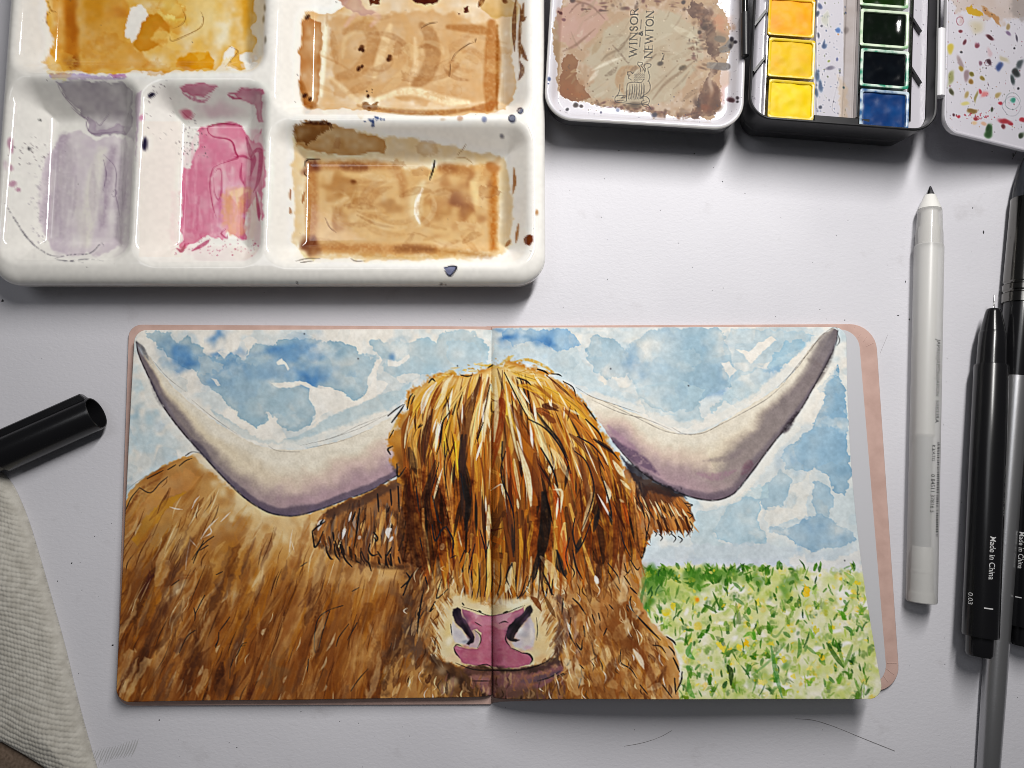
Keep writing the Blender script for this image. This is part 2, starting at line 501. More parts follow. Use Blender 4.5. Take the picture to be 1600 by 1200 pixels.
    C.poly([(1300, 580), (1310, 572), (1318, 600), (1325, 640), (1325, 690), (1330, 740), (1320, 772), (1303, 765), (1295, 745), (1275, 730), (1255, 735), (1230, 735), (1220, 715), (1230, 700), (1255, 680), (1270, 665), (1285, 640), (1290, 620), (1280, 610)], (128, 168, 196), 0.67, **E)
    C.poly([(1262, 676), (1290, 655), (1318, 632), (1324, 690), (1316, 720), (1290, 725), (1260, 735), (1245, 722), (1240, 700)], (132, 174, 205), 0.40, **E)
    C.poly([(1190, 760), (1220, 735), (1235, 745), (1235, 770), (1225, 790), (1195, 795), (1188, 780)], (146, 180, 200), 0.64, **E)
    C.poly([(1160, 775), (1185, 755), (1200, 760), (1200, 778), (1180, 785)], (172, 202, 212), 0.48, **E)
    C.poly([(1113, 830), (1125, 815), (1130, 800), (1150, 782), (1155, 775), (1170, 778), (1188, 778), (1192, 790), (1185, 805), (1185, 820), (1198, 830), (1200, 845), (1190, 850), (1165, 852), (1150, 855), (1130, 845), (1120, 838)], (158, 189, 205), .7, edge=.35, warp=3, ws=8, tex=.25)
    C.poly([(1090, 800), (1120, 795), (1150, 785), (1130, 815), (1115, 832), (1120, 850), (1160, 856), (1150, 880), (1090, 880), (1080, 840)], (172, 196, 206), 0.60, **E)
    C.poly([(1260, 810), (1270, 805), (1290, 805), (1310, 820), (1330, 830), (1338, 842), (1310, 855), (1270, 862), (1250, 855), (1225, 835), (1200, 830), (1200, 822), (1240, 822)], (126, 166, 196), 0.64, **E)
    C.poly([(1270, 755), (1280, 750), (1300, 765), (1302, 790), (1295, 810), (1275, 805), (1268, 775)], (138, 174, 198), 0.64, **E)
    C.poly([(1236, 760), (1262, 740), (1270, 765), (1262, 790), (1265, 806), (1200, 822), (1195, 800), (1225, 792)], (222, 219, 208), .6, warp=4, tex=.4)
    C.poly([(1000, 860), (1090, 850), (1200, 850), (1260, 862), (1340, 855), (1350, 880), (1300, 900), (1150, 892), (1000, 895)], (186, 200, 210), .7, soft=3, warp=4)
    C.poly([(1235, 872), (1255, 864), (1262, 880), (1300, 875), (1345, 860), (1350, 890), (1240, 892)], (226, 219, 208), .55, soft=3, warp=4)
    C.blob(1128, 890, 14, 8, W, .8)
    C.blob(1022, 860, 22, 16, (196, 213, 222), .8)

    for i in range(110):   # glazes and blooms laid over one another
        x, y = U(195, 1340), U(505, 700 if U() < .6 else 880)
        n_ = 9; rx, ry = U(8, 34), U(6, 20); t_ = np.linspace(0, 2 * math.pi, n_ + 1)[:-1]
        Pb = [(x + rx * math.cos(k_) * U(.6, 1.2), y + ry * math.sin(k_) * U(.6, 1.2)) for k_ in t_]
        c = [(150, 180, 198), (170, 194, 204), (128, 166, 198), (232, 228, 216), (232, 228, 216), (186, 198, 198)][R.integers(0, 6)]
        C.poly(Pb, c, U(.12, .34), soft=U(1, 7), warp=4, ws=8, edge=U(0, .12), tex=.6, ts=20)
    r = C.win(165, 490, 1420, 900); sl, X, Y = r
    C.c[sl] *= (1 + .025 * C.N(5, 71)[sl] + .03 * C.N(13, 72)[sl])[..., None]
    lm_ = C.c[sl].mean(2, keepdims=True); C.c[sl] = lm_ + (C.c[sl] - lm_) * .82
    # --- meadow ---------------------------------------------------------------
    GP = [(1000, 892), (1040, 885), (1100, 884), (1200, 886), (1300, 892), (1352, 894), (1384, 1125), (1058, 1125), (1066, 1040), (1055, 1005), (1030, 985), (1003, 950), (997, 920)]
    C.poly(GP, (224, 221, 196), .85, soft=5, warp=4)
    C.poly(GP, (190, 200, 120), .55, soft=5, warp=5, tex=.8, ts=18)
    gsd = lambda x, y: 0
    gre = [(84, 134, 40), (62, 112, 32), (108, 150, 56), (138, 168, 78), (164, 184, 108), (48, 92, 38), (96, 138, 72), (156, 174, 118), (128, 156, 46)]
    yel = [(228, 206, 70), (226, 186, 40), (232, 214, 120), (214, 196, 60), (224, 168, 40)]

    def ingr(x, y):
        xl = np.interp(y, [885, 950, 985, 1010, 1040, 1092], [1003, 1005, 1032, 1062, 1070, 1062])
        xr = np.interp(y, [885, 1085], [1345, 1366])
        return xl < x < xr
    for i in range(430):   # pale under-dabs
        x, y = U(1000, 1375), U(893, 1105)
        if not ingr(x, y): continue
        c = gre[R.integers(2, 9)] if U() < .8 else yel[R.integers(0, 5)]
        L = U(4, 11); an = U(-.6, .6) + math.pi / 2
        right = (x - 1000) / 370
        a = U(.3, .65) * (1 - .25 * right * (y < 960))
        C.stroke([(x, y), (x + L * math.cos(an) * .6, y - L * .6), (x + L * math.cos(an) * 1.2, y - L)], U(4, 13), c, a, taper=(.25, .15), soft=2.2, n=2, dry=.75, edge=.25)
    for i in range(50):    # bare paper left between the dabs
        x, y = U(1005, 1365), U(900, 1085)
        if ingr(x, y): C.blob(x, y, U(3, 11), U(3, 7), (236, 232, 220), U(.6, 1), warp=1.5)
    for i in range(80):    # tufts
        x, y = U(1005, 1365), 892 + 212 * U() ** .8
        if not ingr(x, y): continue
        c = np.array(gre[R.integers(0, 9)]) * U(.9, 1.12)
        for j in range(R.integers(4, 9)):
            an = math.pi / 2 + R.normal(0, .65); L = U(6, 19)
            C.stroke([(x + U(-3, 3), y), (x + L * .5 * math.cos(an) * .7, y - L * .5), (x + L * math.cos(an), y - L * math.sin(an))], U(1.6, 6), c * U(.8, 1.15), U(.4, .9), taper=(.6, .1), soft=1, n=3, dry=.3, edge=.25)
    for i in range(260):   # darker leaves, thicker along the horizon and the left
        x = 1000 + 370 * U() ** 1.15
        y = 888 + 200 * (U() ** (2.0 if i < 200 else 1.0))
        if not ingr(x, y): continue
        L = U(5, 14); an = math.pi / 2 + R.normal(0, .55)
        c = gre[R.integers(0, 7)]
        a = U(.55, .95)
        bend = U(-4, 4)
        C.stroke([(x, y), (x + L * .5 * math.cos(an) + bend * .4, y - L * .5 * math.sin(an)), (x + L * math.cos(an) + bend, y - L * math.sin(an))], U(2, 6), c, a, taper=(.7, .15), soft=.8, n=3, dry=.25)
    for i in range(26):    # thick green tuft line at the horizon
        x = U(1005, 1210); y = U(888, 915)
        for j in range(5):
            an = math.pi / 2 + R.normal(0, .6); L = U(6, 15)
            C.stroke([(x + U(-5, 5), y + U(-2, 6)), (x + L * math.cos(an), y - L * math.sin(an) * .8)], U(2.5, 5), gre[R.integers(0, 2)] if U() < .75 else (58, 100, 30), U(.55, .9), taper=(.8, .2), n=2, dry=.2)
    for x, y, rr in [(1020, 905, 18), (1025, 925, 16), (1095, 905, 16), (1115, 895, 12), (1150, 900, 12), (1015, 945, 10), (1230, 920, 12), (1225, 1040, 8)]:
        C.blob(x, y, rr, rr * .8, (72, 128, 36), .6, warp=.9)
    for i in range(130):
        x, y = U(1003, 1365), U(890, 1085)
        if not ingr(x, y): continue
        C.stroke([(x, y), (x + U(-6, 6), y + U(-6, 6))], U(2, 5), yel[R.integers(0, 4)], U(.4, .85), taper=(.6, .1), n=2, dry=.5)
    for x, y, rx, ry in [(1088, 938, 6, 6), (1040, 957, 7, 6), (1052, 947, 6, 5), (1182, 940, 5, 7), (1260, 925, 6, 9), (1155, 1012, 7, 7), (1131, 1014, 6, 5), (1125, 1008, 5, 5), (1205, 1005, 6, 5), (1225, 1030, 6, 6), (1275, 985, 7, 6), (1300, 980, 6, 5), (1285, 1027, 4, 5), (1012, 897, 5, 5), (1080, 905, 5, 4), (1240, 1057, 4, 4), (1192, 1065, 6, 6), (1265, 1045, 5, 4), (1340, 910, 7, 3), (1345, 938, 6, 4), (1165, 1005, 4, 6)]:
        C.poly([(x + rx * 1.1 * math.cos(k_) * U(.5, 1.2), y + ry * 1.1 * math.sin(k_) * U(.5, 1.2)) for k_ in np.linspace(0, 6.28, 8)[:-1]], yel[R.integers(0, 4)], U(.6, .9), soft=1, warp=2, ws=4, edge=.15, tex=.4, ts=5)
    for i in range(46):
        x, y = U(1005, 1360), U(900, 1095)
        if ingr(x, y): C.blob(x, y, U(8, 22), U(6, 14), [(150, 176, 84), (176, 190, 100), (120, 156, 66), (206, 206, 130)][R.integers(0, 4)], U(.2, .45), warp=1)
    for x, y, rr in [(1015, 915, 22), (1040, 900, 20), (1085, 898, 20), (1010, 940, 14), (1130, 900, 20), (1180, 902, 16), (1240, 905, 14)]:
        C.blob(x, y, rr, rr * .6, (64, 116, 34), .55, warp=1)
    for i in range(110):
        x = 1003 + 355 * U() ** 1.2; y = U(890, 1098)
        if not ingr(x, y): continue
        L = U(8, 26); an = math.pi / 2 + R.normal(0, .35)
        C.stroke([(x, y), (x + L * .5 * math.cos(an), y - L * .5), (x + L * math.cos(an) + U(-5, 5), y - L)], U(1.4, 3.6), [(60, 108, 34), (92, 142, 50), (120, 158, 66), (50, 96, 44), (170, 190, 90)][R.integers(0, 5)], U(.4, .85), taper=(.5, .05), soft=.8, n=3, dry=.2)
    C.blob(1088, 937, 3.5, 4, (226, 140, 40), .9)
    dk = (72, 112, 42)
    for P, w, c, a in [([(1292, 1005), (1305, 1025), (1318, 1043)], 7, dk, .75), ([(1332, 1008), (1325, 1028), (1318, 1043)], 6, (100, 140, 60), .6), ([(1310, 1010), (1315, 1028), (1318, 1042)], 5, (96, 140, 50), .6),
                       ([(1205, 1010), (1212, 1050), (1222, 1090)], 7, (84, 140, 76), .6), ([(1175, 1055), (1200, 1035), (1228, 1006)], 4, (110, 155, 90), .6), ([(1137, 1040), (1142, 1050), (1142, 1070)], 8, (58, 82, 36), .85),
                       ([(1170, 950), (1170, 960)], 7, (86, 140, 50), .8), ([(1100, 945), (1110, 950), (1120, 957)], 5, dk, .7), ([(1122, 935), (1112, 950)], 4, dk, .7), ([(1248, 998), (1250, 1015), (1246, 1028)], 6, (92, 140, 62), .75), ([(1225, 980), (1212, 995), (1200, 985)], 4, (130, 160, 90), .7),
                       ([(1075, 1060), (1078, 1080), (1085, 1090)], 8, (90, 150, 60), .7), ([(1260, 1010), (1275, 1022)], 5, (110, 150, 80), .7), ([(1320, 895), (1332, 905), (1325, 915)], 8, (150, 180, 100), .7), ([(1325, 930), (1345, 932)], 5, (160, 186, 100), .7), ([(1080, 1005), (1075, 1020), (1085, 1030)], 8, (84, 148, 66), .7),
                       ([(1135, 1065), (1130, 1075)], 7, (56, 96, 46), .8), ([(1335, 1060), (1345, 1085)], 5, (120, 160, 80), .6), ([(1295, 975), (1300, 990)], 6, (110, 160, 50), .7), ([(1112, 980), (1140, 985)], 6, (150, 180, 80), .5), ([(1000, 955), (1003, 930), (1010, 905)], 5, (60, 130, 60), .7)]:
        C.stroke(P, w, c, a, taper=(.4, .3), dry=.15)

    # --- body -----------------------------------------------------------------
    BP = [(180, 815), (192, 790), (205, 765), (225, 746), (250, 730), (280, 716), (312, 708), (345, 742), (380, 776), (410, 796), (432, 806), (470, 806), (520, 790), (640, 740), (640, 900), (700, 1000), (780, 1000), (780, 1125), (165, 1125)]
    C.poly(BP, (200, 156, 98), 1, soft=1.5, warp=2, tex=.2)
    r = C.win(165, 700, 790, 1110); sl, X, Y = r
    body = smst(C.sd(np.array(BP, float), X, Y), 0, 3)
    lowf = smst(Y + 0 * X, 800, 1060)
    leftf = smst(-(X + 0 * Y), -420, -180)
    C.put(sl, (142, 88, 38), body * np.clip(.12 + .7 * lowf + .3 * leftf + .4 * C.N(40, 21)[sl] + .15 * C.N(14, 22)[sl], 0, .9))
    for x, y, rx, ry, a in [(400, 780, 48, 34, .8), (350, 735, 30, 18, .55), (435, 830, 34, 24, .5), (320, 725, 24, 12, .6), (480, 815, 26, 10, .6), (415, 860, 30, 20, .3)]:
        C.blob(x, y, rx, ry, (226, 203, 160), a, warp=.8, rot=.6)
    C.poly([(208, 845), (222, 815), (245, 790), (270, 775), (290, 768), (278, 782), (262, 795), (245, 820), (225, 845), (212, 850)], (192, 136, 40), .75, soft=2, warp=3, edge=.15)
    C.poly([(200, 830), (212, 800), (235, 770), (262, 745), (292, 733), (312, 745), (300, 765), (260, 775), (230, 800)], (200, 140, 80), .45, soft=2, warp=3, edge=.2)
    C.blob(255, 840, 40, 26, (158, 120, 70), .5); C.blob(360, 890, 40, 40, (182, 122, 36), .5); C.blob(450, 890, 40, 30, (190, 130, 50), .4)
    cols = [(136, 80, 30), (104, 58, 24), (180, 122, 50), (78, 44, 24), (206, 160, 98), (176, 112, 26), (116, 70, 32), (152, 98, 48), (224, 190, 138)]
    pr = np.array([.17, .15, .14, .1, .12, .1, .1, .08, .04]); pr /= pr.sum()

    def inb(x, y):
        top = np.interp(x, [180, 200, 225, 250, 280, 312, 345, 380, 432, 470, 520, 640], [800, 775, 752, 736, 722, 715, 748, 782, 812, 812, 800, 760])
        return y > top
    for i in range(1500):
        x, y = U(172, 660), U(730, 1110)
        if not inb(x, y): continue
        if x > 600 and y < 900: continue
        dep = (y - 720) / 370
        if dep < .45 and U() < .62: continue
        # fur flows down-left, steeper towards the bottom and the face
        dx = -np.interp(x, [180, 450, 660], [.55, .42, .2]) * np.interp(y, [730, 900, 1090], [1.4, 1.0, .5]) + R.normal(0, .07)
        L = U(20, 60) if dep < .4 else U(30, 120)
        k = R.choice(9, p=pr)
        if dep < .35 and k in (1, 3) and U() < .85: k = 7
        if 340 < x < 500 and y < 870 and k in (0, 1, 3, 6): k = 4
        if x > 480 and k == 3 and U() < .5: k = 7
        wv = U(2, 8) if i % 3 else U(8, 22)
        b = R.normal(0, 6)
        C.stroke([(x, y), (x + dx * L * .5 + b, y + L * .5), (x + dx * L, y + L)], wv, cols[k], U(.2, .6) * (.7 if wv > 8 else 1), taper=(.2, .12), soft=1.2 if wv < 8 else 3, n=3, dry=.35, edge=.35)
    # strong dark fur masses and light slits (read off the page)
    for P, w, c, a in [([(245, 880), (232, 910), (215, 950), (200, 990)], 26, (92, 58, 32), .6), ([(238, 892), (225, 930)], 12, (84, 40, 42), .6), ([(235, 1000), (225, 1030), (215, 1060)], 24, (82, 52, 32), .6), ([(205, 940), (195, 985)], 18, (120, 76, 40), .5),
                       ([(312, 985), (305, 1020), (295, 1060), (285, 1090)], 22, (86, 52, 36), .6), ([(350, 1040), (345, 1092)], 26, (78, 46, 30), .65), ([(265, 945), (258, 965)], 12, (110, 66, 40), .6), ([(392, 1070), (388, 1092)], 18, (96, 54, 36), .55), ([(330, 890), (318, 930)], 26, (130, 84, 40), .5),
                       ([(490, 915), (478, 940), (470, 952)], 9, (96, 54, 32), .75), ([(425, 1030), (415, 1080)], 26, (120, 88, 60), .5), ([(500, 980), (494, 1010), (492, 1025)], 12, (92, 60, 40), .6), ([(565, 1000), (564, 1035)], 5, (140, 90, 40), .7), ([(300, 900), (280, 905), (265, 915)], 6, (140, 80, 34), .6),
                       ([(470, 1040), (455, 1090)], 18, (118, 76, 44), .5), ([(530, 930), (520, 1000), (512, 1080)], 14, (150, 98, 50), .45), ([(640, 960), (620, 1010), (600, 1030)], 12, (80, 56, 48), .5), ([(600, 1030), (585, 1070), (575, 1092)], 14, (108, 70, 44), .6), ([(640, 1070), (622, 1092)], 12, (78, 50, 36), .65), ([(660, 1040), (650, 1092)], 18, (150, 98, 58), .5)]:
        for j_ in range(4):
            C.stroke([(q[0] + R.normal(0, w * .25), q[1] + U(-6, 6)) for q in P], w * U(.3, .6), c, a * U(.6, 1), taper=(.1, .1), soft=1.6, dry=.4, edge=.25)
    for P, w, a in [([(278, 905), (272, 930)], 9, .7), ([(243, 905), (225, 960), (212, 1000)], 8, .45), ([(288, 930), (282, 975)], 10, .4), ([(262, 960), (250, 1030), (240, 1075)], 9, .4), ([(195, 1060), (193, 1085)], 9, .9), ([(195, 1000), (188, 1040)], 6, .4), ([(412, 885), (405, 915), (400, 935)], 8, .5), ([(405, 950), (402, 990)], 6, .5),
                    ([(330, 1050), (326, 1080)], 5, .6), ([(455, 850), (452, 870)], 5, .7), ([(325, 1085), (327, 1095)], 6, .6), ([(365, 1090), (375, 1092)], 6, .6), ([(445, 1080), (452, 1092)], 9, .5), ([(258, 1085), (262, 1075)], 5, .6), ([(572, 1075), (573, 1088)], 6, .7), ([(575, 970), (585, 1000)], 8, .45), ([(650, 1030), (658, 1070)], 10, .45), ([(668, 1050), (676, 1080)], 10, .5), ([(500, 1060), (480, 1080)], 7, .4), ([(370, 900), (360, 960)], 6, .3)]:
        C.stroke([(q[0] + U(-1, 1), q[1]) for q in P], w * 1.0, (228, 204, 164), a * .55, taper=(.06, .03), soft=1.6, dry=.4)
    rb = C.win(165, 700, 790, 1110)[0]
    C.put(rb, (216, 176, 140), body * (.04 + .4 * lowf), True)
    for i in range(170):
        x, y = U(190, 640), U(745, 1085)
        if not inb(x, y - 10): continue
        sh = -.5 * np.interp(x, [180, 640], [1, .45]); L = U(16, 60); bd = U(-4, 4)
        C.stroke([(x, y), (x + sh * L * .5 + bd, y + L * .5), (x + sh * L - bd * .3, y + L)], U(1.1, 2.4), [(86, 48, 22), (66, 42, 28), (232, 206, 160), (104, 60, 28), (120, 70, 30)][R.integers(0, 5)], U(.35, .8), taper=(.15, .05), soft=.6, n=4, dry=.2)
    for x, y, rx, ry, c, a in [(225, 915, 16, 38, (92, 52, 28), .5), (222, 1035, 18, 36, (86, 50, 28), .5), (305, 1025, 16, 36, (92, 56, 34), .5), (348, 1070, 16, 28, (80, 46, 26), .55), (430, 1055, 18, 36, (124, 92, 62), .5), (500, 1000, 12, 30, (98, 62, 36), .45), (385, 950, 14, 50, (186, 118, 30), .4), (262, 960, 10, 26, (100, 60, 34), .4), (330, 905, 18, 30, (134, 84, 36), .4), (275, 915, 8, 18, (232, 212, 176), .6), (250, 1020, 7, 30, (214, 170, 116), .5), (405, 900, 7, 30, (230, 200, 156), .5), (565, 1030, 14, 40, (214, 166, 104), .5), (470, 960, 8, 40, (206, 160, 104), .45), (400, 788, 46, 26, (228, 206, 164), .6), (350, 740, 28, 14, (226, 204, 168), .5), (455, 840, 26, 16, (224, 194, 146), .45), (250, 800, 34, 22, (204, 146, 66), .35), (210, 870, 14, 36, (150, 94, 44), .4), (480, 1080, 10, 24, (112, 72, 40), .4), (530, 960, 10, 40, (160, 108, 56), .4)]:
        C.blob(x, y, rx, ry, c, a, rot=.35 if ry > rx else .6, warp=1.1, hard=1.0)
    for i in range(34):     # bare-paper gaps between tufts
        x, y = U(200, 560), U(780, 1080)
        if not inb(x, y - 14): continue
        L = U(10, 30); sh = -.5
        C.stroke([(x, y), (x + sh * L * .4 + U(-3, 3), y + L * .5), (x + sh * L, y + L)], U(2, 5), (230, 208, 168), U(.25, .55), taper=(.08, .03), soft=1.2, n=3, dry=.3)
    LI = (236, 224, 210)
    for P in [[(300, 795), (305, 783), (312, 775)], [(314, 842), (325, 825), (342, 808)], [(318, 840), (330, 832), (327, 822)], [(290, 890), (292, 870), (297, 845)], [(297, 843), (308, 855)], [(452, 862), (454, 845), (457, 828)], [(455, 845), (460, 862)], [(265, 792), (275, 795), (285, 796)], [(345, 815), (360, 800)]]:
        C.stroke(P, 2, LI, .75, dry=.3)
    for P in [[(190, 800), (197, 795), (205, 778), (218, 762)], [(218, 762), (235, 770), (250, 755), (262, 745)], [(290, 712), (300, 706), (313, 708)], [(280, 728), (290, 720), (300, 716)], [(262, 734), (275, 726)], [(230, 748), (255, 735)], [(334, 838), (320, 848), (308, 862), (300, 875)], [(318, 845), (308, 865), (302, 880)], [(325, 852), (312, 860)], [(338, 898), (348, 893)],
              [(303, 950), (305, 960), (304, 970)], [(359, 964), (352, 974), (343, 986)], [(342, 988), (341, 1000), (337, 1012)], [(341, 1000), (336, 1010)], [(385, 1004), (378, 1007), (372, 1020), (368, 1027)], [(383, 1008), (376, 1010)], [(364, 1030), (360, 1045), (359, 1060)], [(305, 985), (292, 995), (280, 1020)], [(320, 930), (312, 945), (305, 960)],
              [(280, 906), (268, 915)], [(536, 946), (515, 953), (500, 963), (493, 980), (491, 1010), (493, 1020)], [(515, 955), (505, 985), (498, 1012)], [(545, 975), (530, 995), (525, 1010)], [(558, 973), (543, 1000)], [(612, 1005), (607, 1022)], [(612, 1020), (614, 1050), (617, 1025)], [(602, 1048), (598, 1060)], [(640, 1060), (635, 1085)], [(650, 920), (652, 940)], [(561, 918), (550, 924)], [(470, 885), (480, 878)], [(548, 1080), (560, 1062), (575, 1045)], [(482, 1030), (480, 1050)]]:
        C.stroke(P, 1.8, INK, .8, taper=(.8, .5), soft=.6, dry=.15)
    for P in [[(190, 830), (190, 810), (200, 795), (215, 775), (240, 762)], [(200, 795), (220, 765), (250, 748)]]:
        C.stroke(P, 5, (120, 70, 34), .45, dry=.6, soft=2)
    C.stroke([(196, 768), (215, 752), (250, 732), (285, 716)], 1.0, (120, 116, 110), .5, dry=.3)
    C.stroke([(198, 776), (222, 750), (255, 730)], 1.0, (120, 116, 110), .5, dry=.3)

    # --- horns ------------------------------------------------------------------
    def horn(Up, Lo, left):
        up, lo = catmull(Up, 4), catmull(Lo, 4)
        P = np.vstack([up, lo[::-1]])
        r = C.win(P[:, 0].min() - 4, P[:, 1].min() - 4, P[:, 0].max() + 4, P[:, 1].max() + 4); sl, X, Y = r
        wx = X + 1.2 * C.N(6, 31)[sl]; wy = Y + 1.2 * C.N(6, 32)[sl]
        d = C.sd(P, wx, wy)
        A = smst(d, -1, 1)

        def pl(Q):
            D = None; tt = np.zeros(A.shape, np.float32)
            for i in range(len(Q) - 1):
                ax, ay = Q[i]; ex, ey = Q[i + 1] - Q[i]
                t = np.clip(((X - ax) * ex + (Y - ay) * ey) / (ex * ex + ey * ey + 1e-9), 0, 1)
                q = (X - ax - ex * t) ** 2 + (Y - ay - ey * t) ** 2
                if D is None: D = q; tt[:] = 0
                mk = q <= D
                tt = np.where(mk, i / (len(Q) - 1), tt)
                D = np.minimum(D, q)
            return np.sqrt(D), tt
        du, t1 = pl(up); dl, t2 = pl(lo)
        t = du / (du + dl + 1e-6)
        al = (t1 + t2) / 2                       # 0 tip .. 1 base
        n = .09 * C.N(30, 33)[sl] + .035 * C.N(10, 34)[sl] + .012 * C.N(3, 37)[sl]
        col = np.empty(A.shape + (3,), np.float32)
        col[:] = (221, 212, 194)
        def mixc(c, a):
            col[...] += (np.array(c, np.float32) - col) * np.clip(a, 0, 1)[..., None]
        mixc((210, 193, 166), smst(t + n, .15, .5) * .8)
        mixc((194, 166, 164), smst(al, .45, .8) * smst(t + n, .2, .6) * .75)
        shade = smst(t + n + (.26 if left else .4) * (1 - smst(al, .05, .55 if left else .75)), .55 if left else .46, .85 if left else .8)
        dark = np.array((128, 118, 124), np.float32)
        mixc((118, 109, 114), shade * (1 - .45 * al) * .92)
        mixc((172, 144, 152), smst(al, .35, .75) * smst(t + n, .5, .85) * .85)
        mixc((104, 97, 108), smst(t + .6 * n, .82, .96) * .6 * (1 - .3 * al))
        mixc((92, 80, 94), smst(t + .35 * n, .86, .91) * smst(al, .36, .55) * (.6 if left else .35))
        mixc((120, 116, 120), (1 - smst(al, .0, .2)) * .6)
        gran = 1 + .022 * C.N(2.2, 35)[sl] + .035 * C.N(9, 36)[sl]
        c = C.c[sl]
        c += (col * gran[..., None] - c) * A[..., None]
        # white rim of bare paper above, ink line below
        C.stroke(Lo, 2.6, (58, 52, 58), .75, taper=(.6, .6), soft=1, dry=.35)
    C.poly(HU + [(600, 640), (540, 662), (460, 690), (400, 682), (340, 650), (300, 622), (250, 570), (225, 530)], (224, 220, 208), .5, soft=3, warp=2)
    C.poly(RU + [(930, 612), (1000, 635), (1060, 660), (1110, 655), (1180, 612), (1240, 560), (1290, 512)], (226, 221, 210), .6, soft=3, warp=2)
    C.poly(RL[2:12] + [(1100, 795), (1150, 785), (1180, 755), (1210, 715), (1260, 660), (1310, 570)], (226, 221, 210), .6, soft=3, warp=3)
    C.poly(HL[1:8] + [(330, 740), (270, 680), (225, 610), (208, 550)], (222, 218, 208), .5, soft=3, warp=3)
    horn(HU, HL, True)
    horn(RU, RL, False)
    for P, w, c, a in [([(213, 534), (222, 545), (232, 562)], 7, (100, 104, 112), .7), ([(216, 540), (224, 556)], 3, (190, 198, 206), .7), ([(234, 594), (250, 625), (262, 640)], 9, (84, 80, 92), .5), ([(300, 688), (312, 700), (330, 722)], 12, (86, 80, 92), .5), ([(245, 610), (275, 655)], 5, (130, 124, 134), .5),
                       ([(1306, 540), (1290, 575), (1272, 606)], 7, (80, 74, 78), .6), ([(1245, 645), (1230, 668), (1220, 676)], 9, (58, 50, 58), .8), ([(1262, 560), (1285, 575)], 8, (110, 100, 100), .4), ([(1298, 520), (1280, 545), (1262, 575), (1240, 600)], 9, (146, 138, 134), .45), ([(960, 690), (985, 708), (1005, 722), (1030, 742)], 16, (96, 78, 100), .7), ([(950, 665), (975, 690), (1000, 705)], 10, (150, 120, 140), .5), ([(1160, 740), (1175, 720)], 14, (116, 76, 92), .4), ([(1100, 720), (1140, 715), (1165, 700)], 9, (130, 118, 120), .5), ([(1090, 740), (1120, 745), (1150, 735)], 12, (150, 116, 134), .45)]:
        C.stroke(P, w, c, a, soft=3, dry=.35)
    for P in [[(240, 565), (262, 590), (290, 612)], [(420, 697), (432, 704), (455, 706), (468, 706)], [(300, 625), (330, 650), (370, 678)], [(470, 696), (520, 684), (560, 665), (605, 648)], [(480, 700), (530, 690), (575, 672)], [(500, 690), (560, 670), (610, 645)]]:
        C.stroke(P, 1.0, (120, 116, 112), .45, dry=.4)
    for P in [[(900, 605), (925, 620), (960, 632), (1000, 645)], [(925, 625), (970, 645), (1010, 655), (1050, 672)], [(945, 628), (1000, 655), (1040, 674), (1080, 680)], [(1050, 668), (1070, 678), (1100, 676), (1130, 660)], [(1110, 672), (1170, 640), (1200, 622), (1225, 600)], [(1215, 605), (1245, 575), (1262, 552), (1280, 528)], [(1225, 598), (1250, 566), (1270, 545)], [(1282, 525), (1303, 511), (1310, 516)], [(1268, 545), (1275, 535), (1285, 525)], [(1165, 740), (1200, 700), (1250, 640), (1290, 570)]]:
        C.stroke(P, 1.1, (100, 96, 94), .55, dry=.4)
    C.stroke([(1308, 520), (1312, 532), (1308, 540)], 1.4, (70, 66, 66), .7)

    # --- face base ----------------------------------------------------------------
    C.poly([(636, 850), (1000, 850), (1004, 880), (997, 930), (1005, 950), (1028, 985), (1052, 1005), (1062, 1040), (1060, 1125), (590, 1125), (600, 1040), (628, 1000), (632, 930)], (184, 136, 80), .94, soft=2, warp=2, tex=.25)
    for x, y, rx, ry, c, a in [(650, 960, 34, 60, (118, 84, 60), .7), (640, 1010, 30, 30, (104, 80, 66), .6), (690, 920, 40, 24, (206, 170, 112), .7), (880, 960, 30, 40, (196, 160, 120), .6), (890, 1000, 14, 40, (150, 118, 110), .6), (930, 960, 30, 40, (168, 112, 58), .6), (965, 980, 24, 40, (132, 80, 36), .6), (960, 1040, 60, 40, (198, 158, 106), .7), (930, 1080, 70, 22, (152, 100, 50), .7),
                               (985, 1000, 16, 30, (120, 72, 32), .6), (1020, 1030, 16, 40, (206, 164, 112), .6), (1040, 1060, 18, 26, (164, 112, 60), .55), (1022, 1060, 8, 30, (120, 66, 32), .6), (985, 910, 20, 30, (158, 104, 54), .6), (855, 940, 20, 16, (222, 196, 150), .7), (830, 910, 30, 24, (226, 204, 164), .7)]:
        C.blob(x, y, rx, ry, c, a, warp=.9)
    for i in range(760):
        x, y = U(600, 1050), U(880, 1105)
        if 690 < x < 866 and 925 < y < 1050: continue
        if x < 640 and y < 1000: continue
        if x > np.interp(y, [880, 950, 1000, 1090], [995, 995, 1035, 1055]): continue
        s_ = np.sign(x - 770); L = U(12, 38)
        dx = (.15 if x < 770 else -.1) + R.normal(0, .25)
        if x > 900: dx = .35 + R.normal(0, .3)
        if x < 690: dx = -.3 + R.normal(0, .2)
        c = cols[R.integers(0, 9)]
        C.stroke([(x, y), (x + dx * L * .6, y + L * .5), (x + dx * L, y + L)], U(2, 9), c, U(.3, .75), taper=(.3, .15), soft=1.0, n=3, dry=.25, edge=.35)
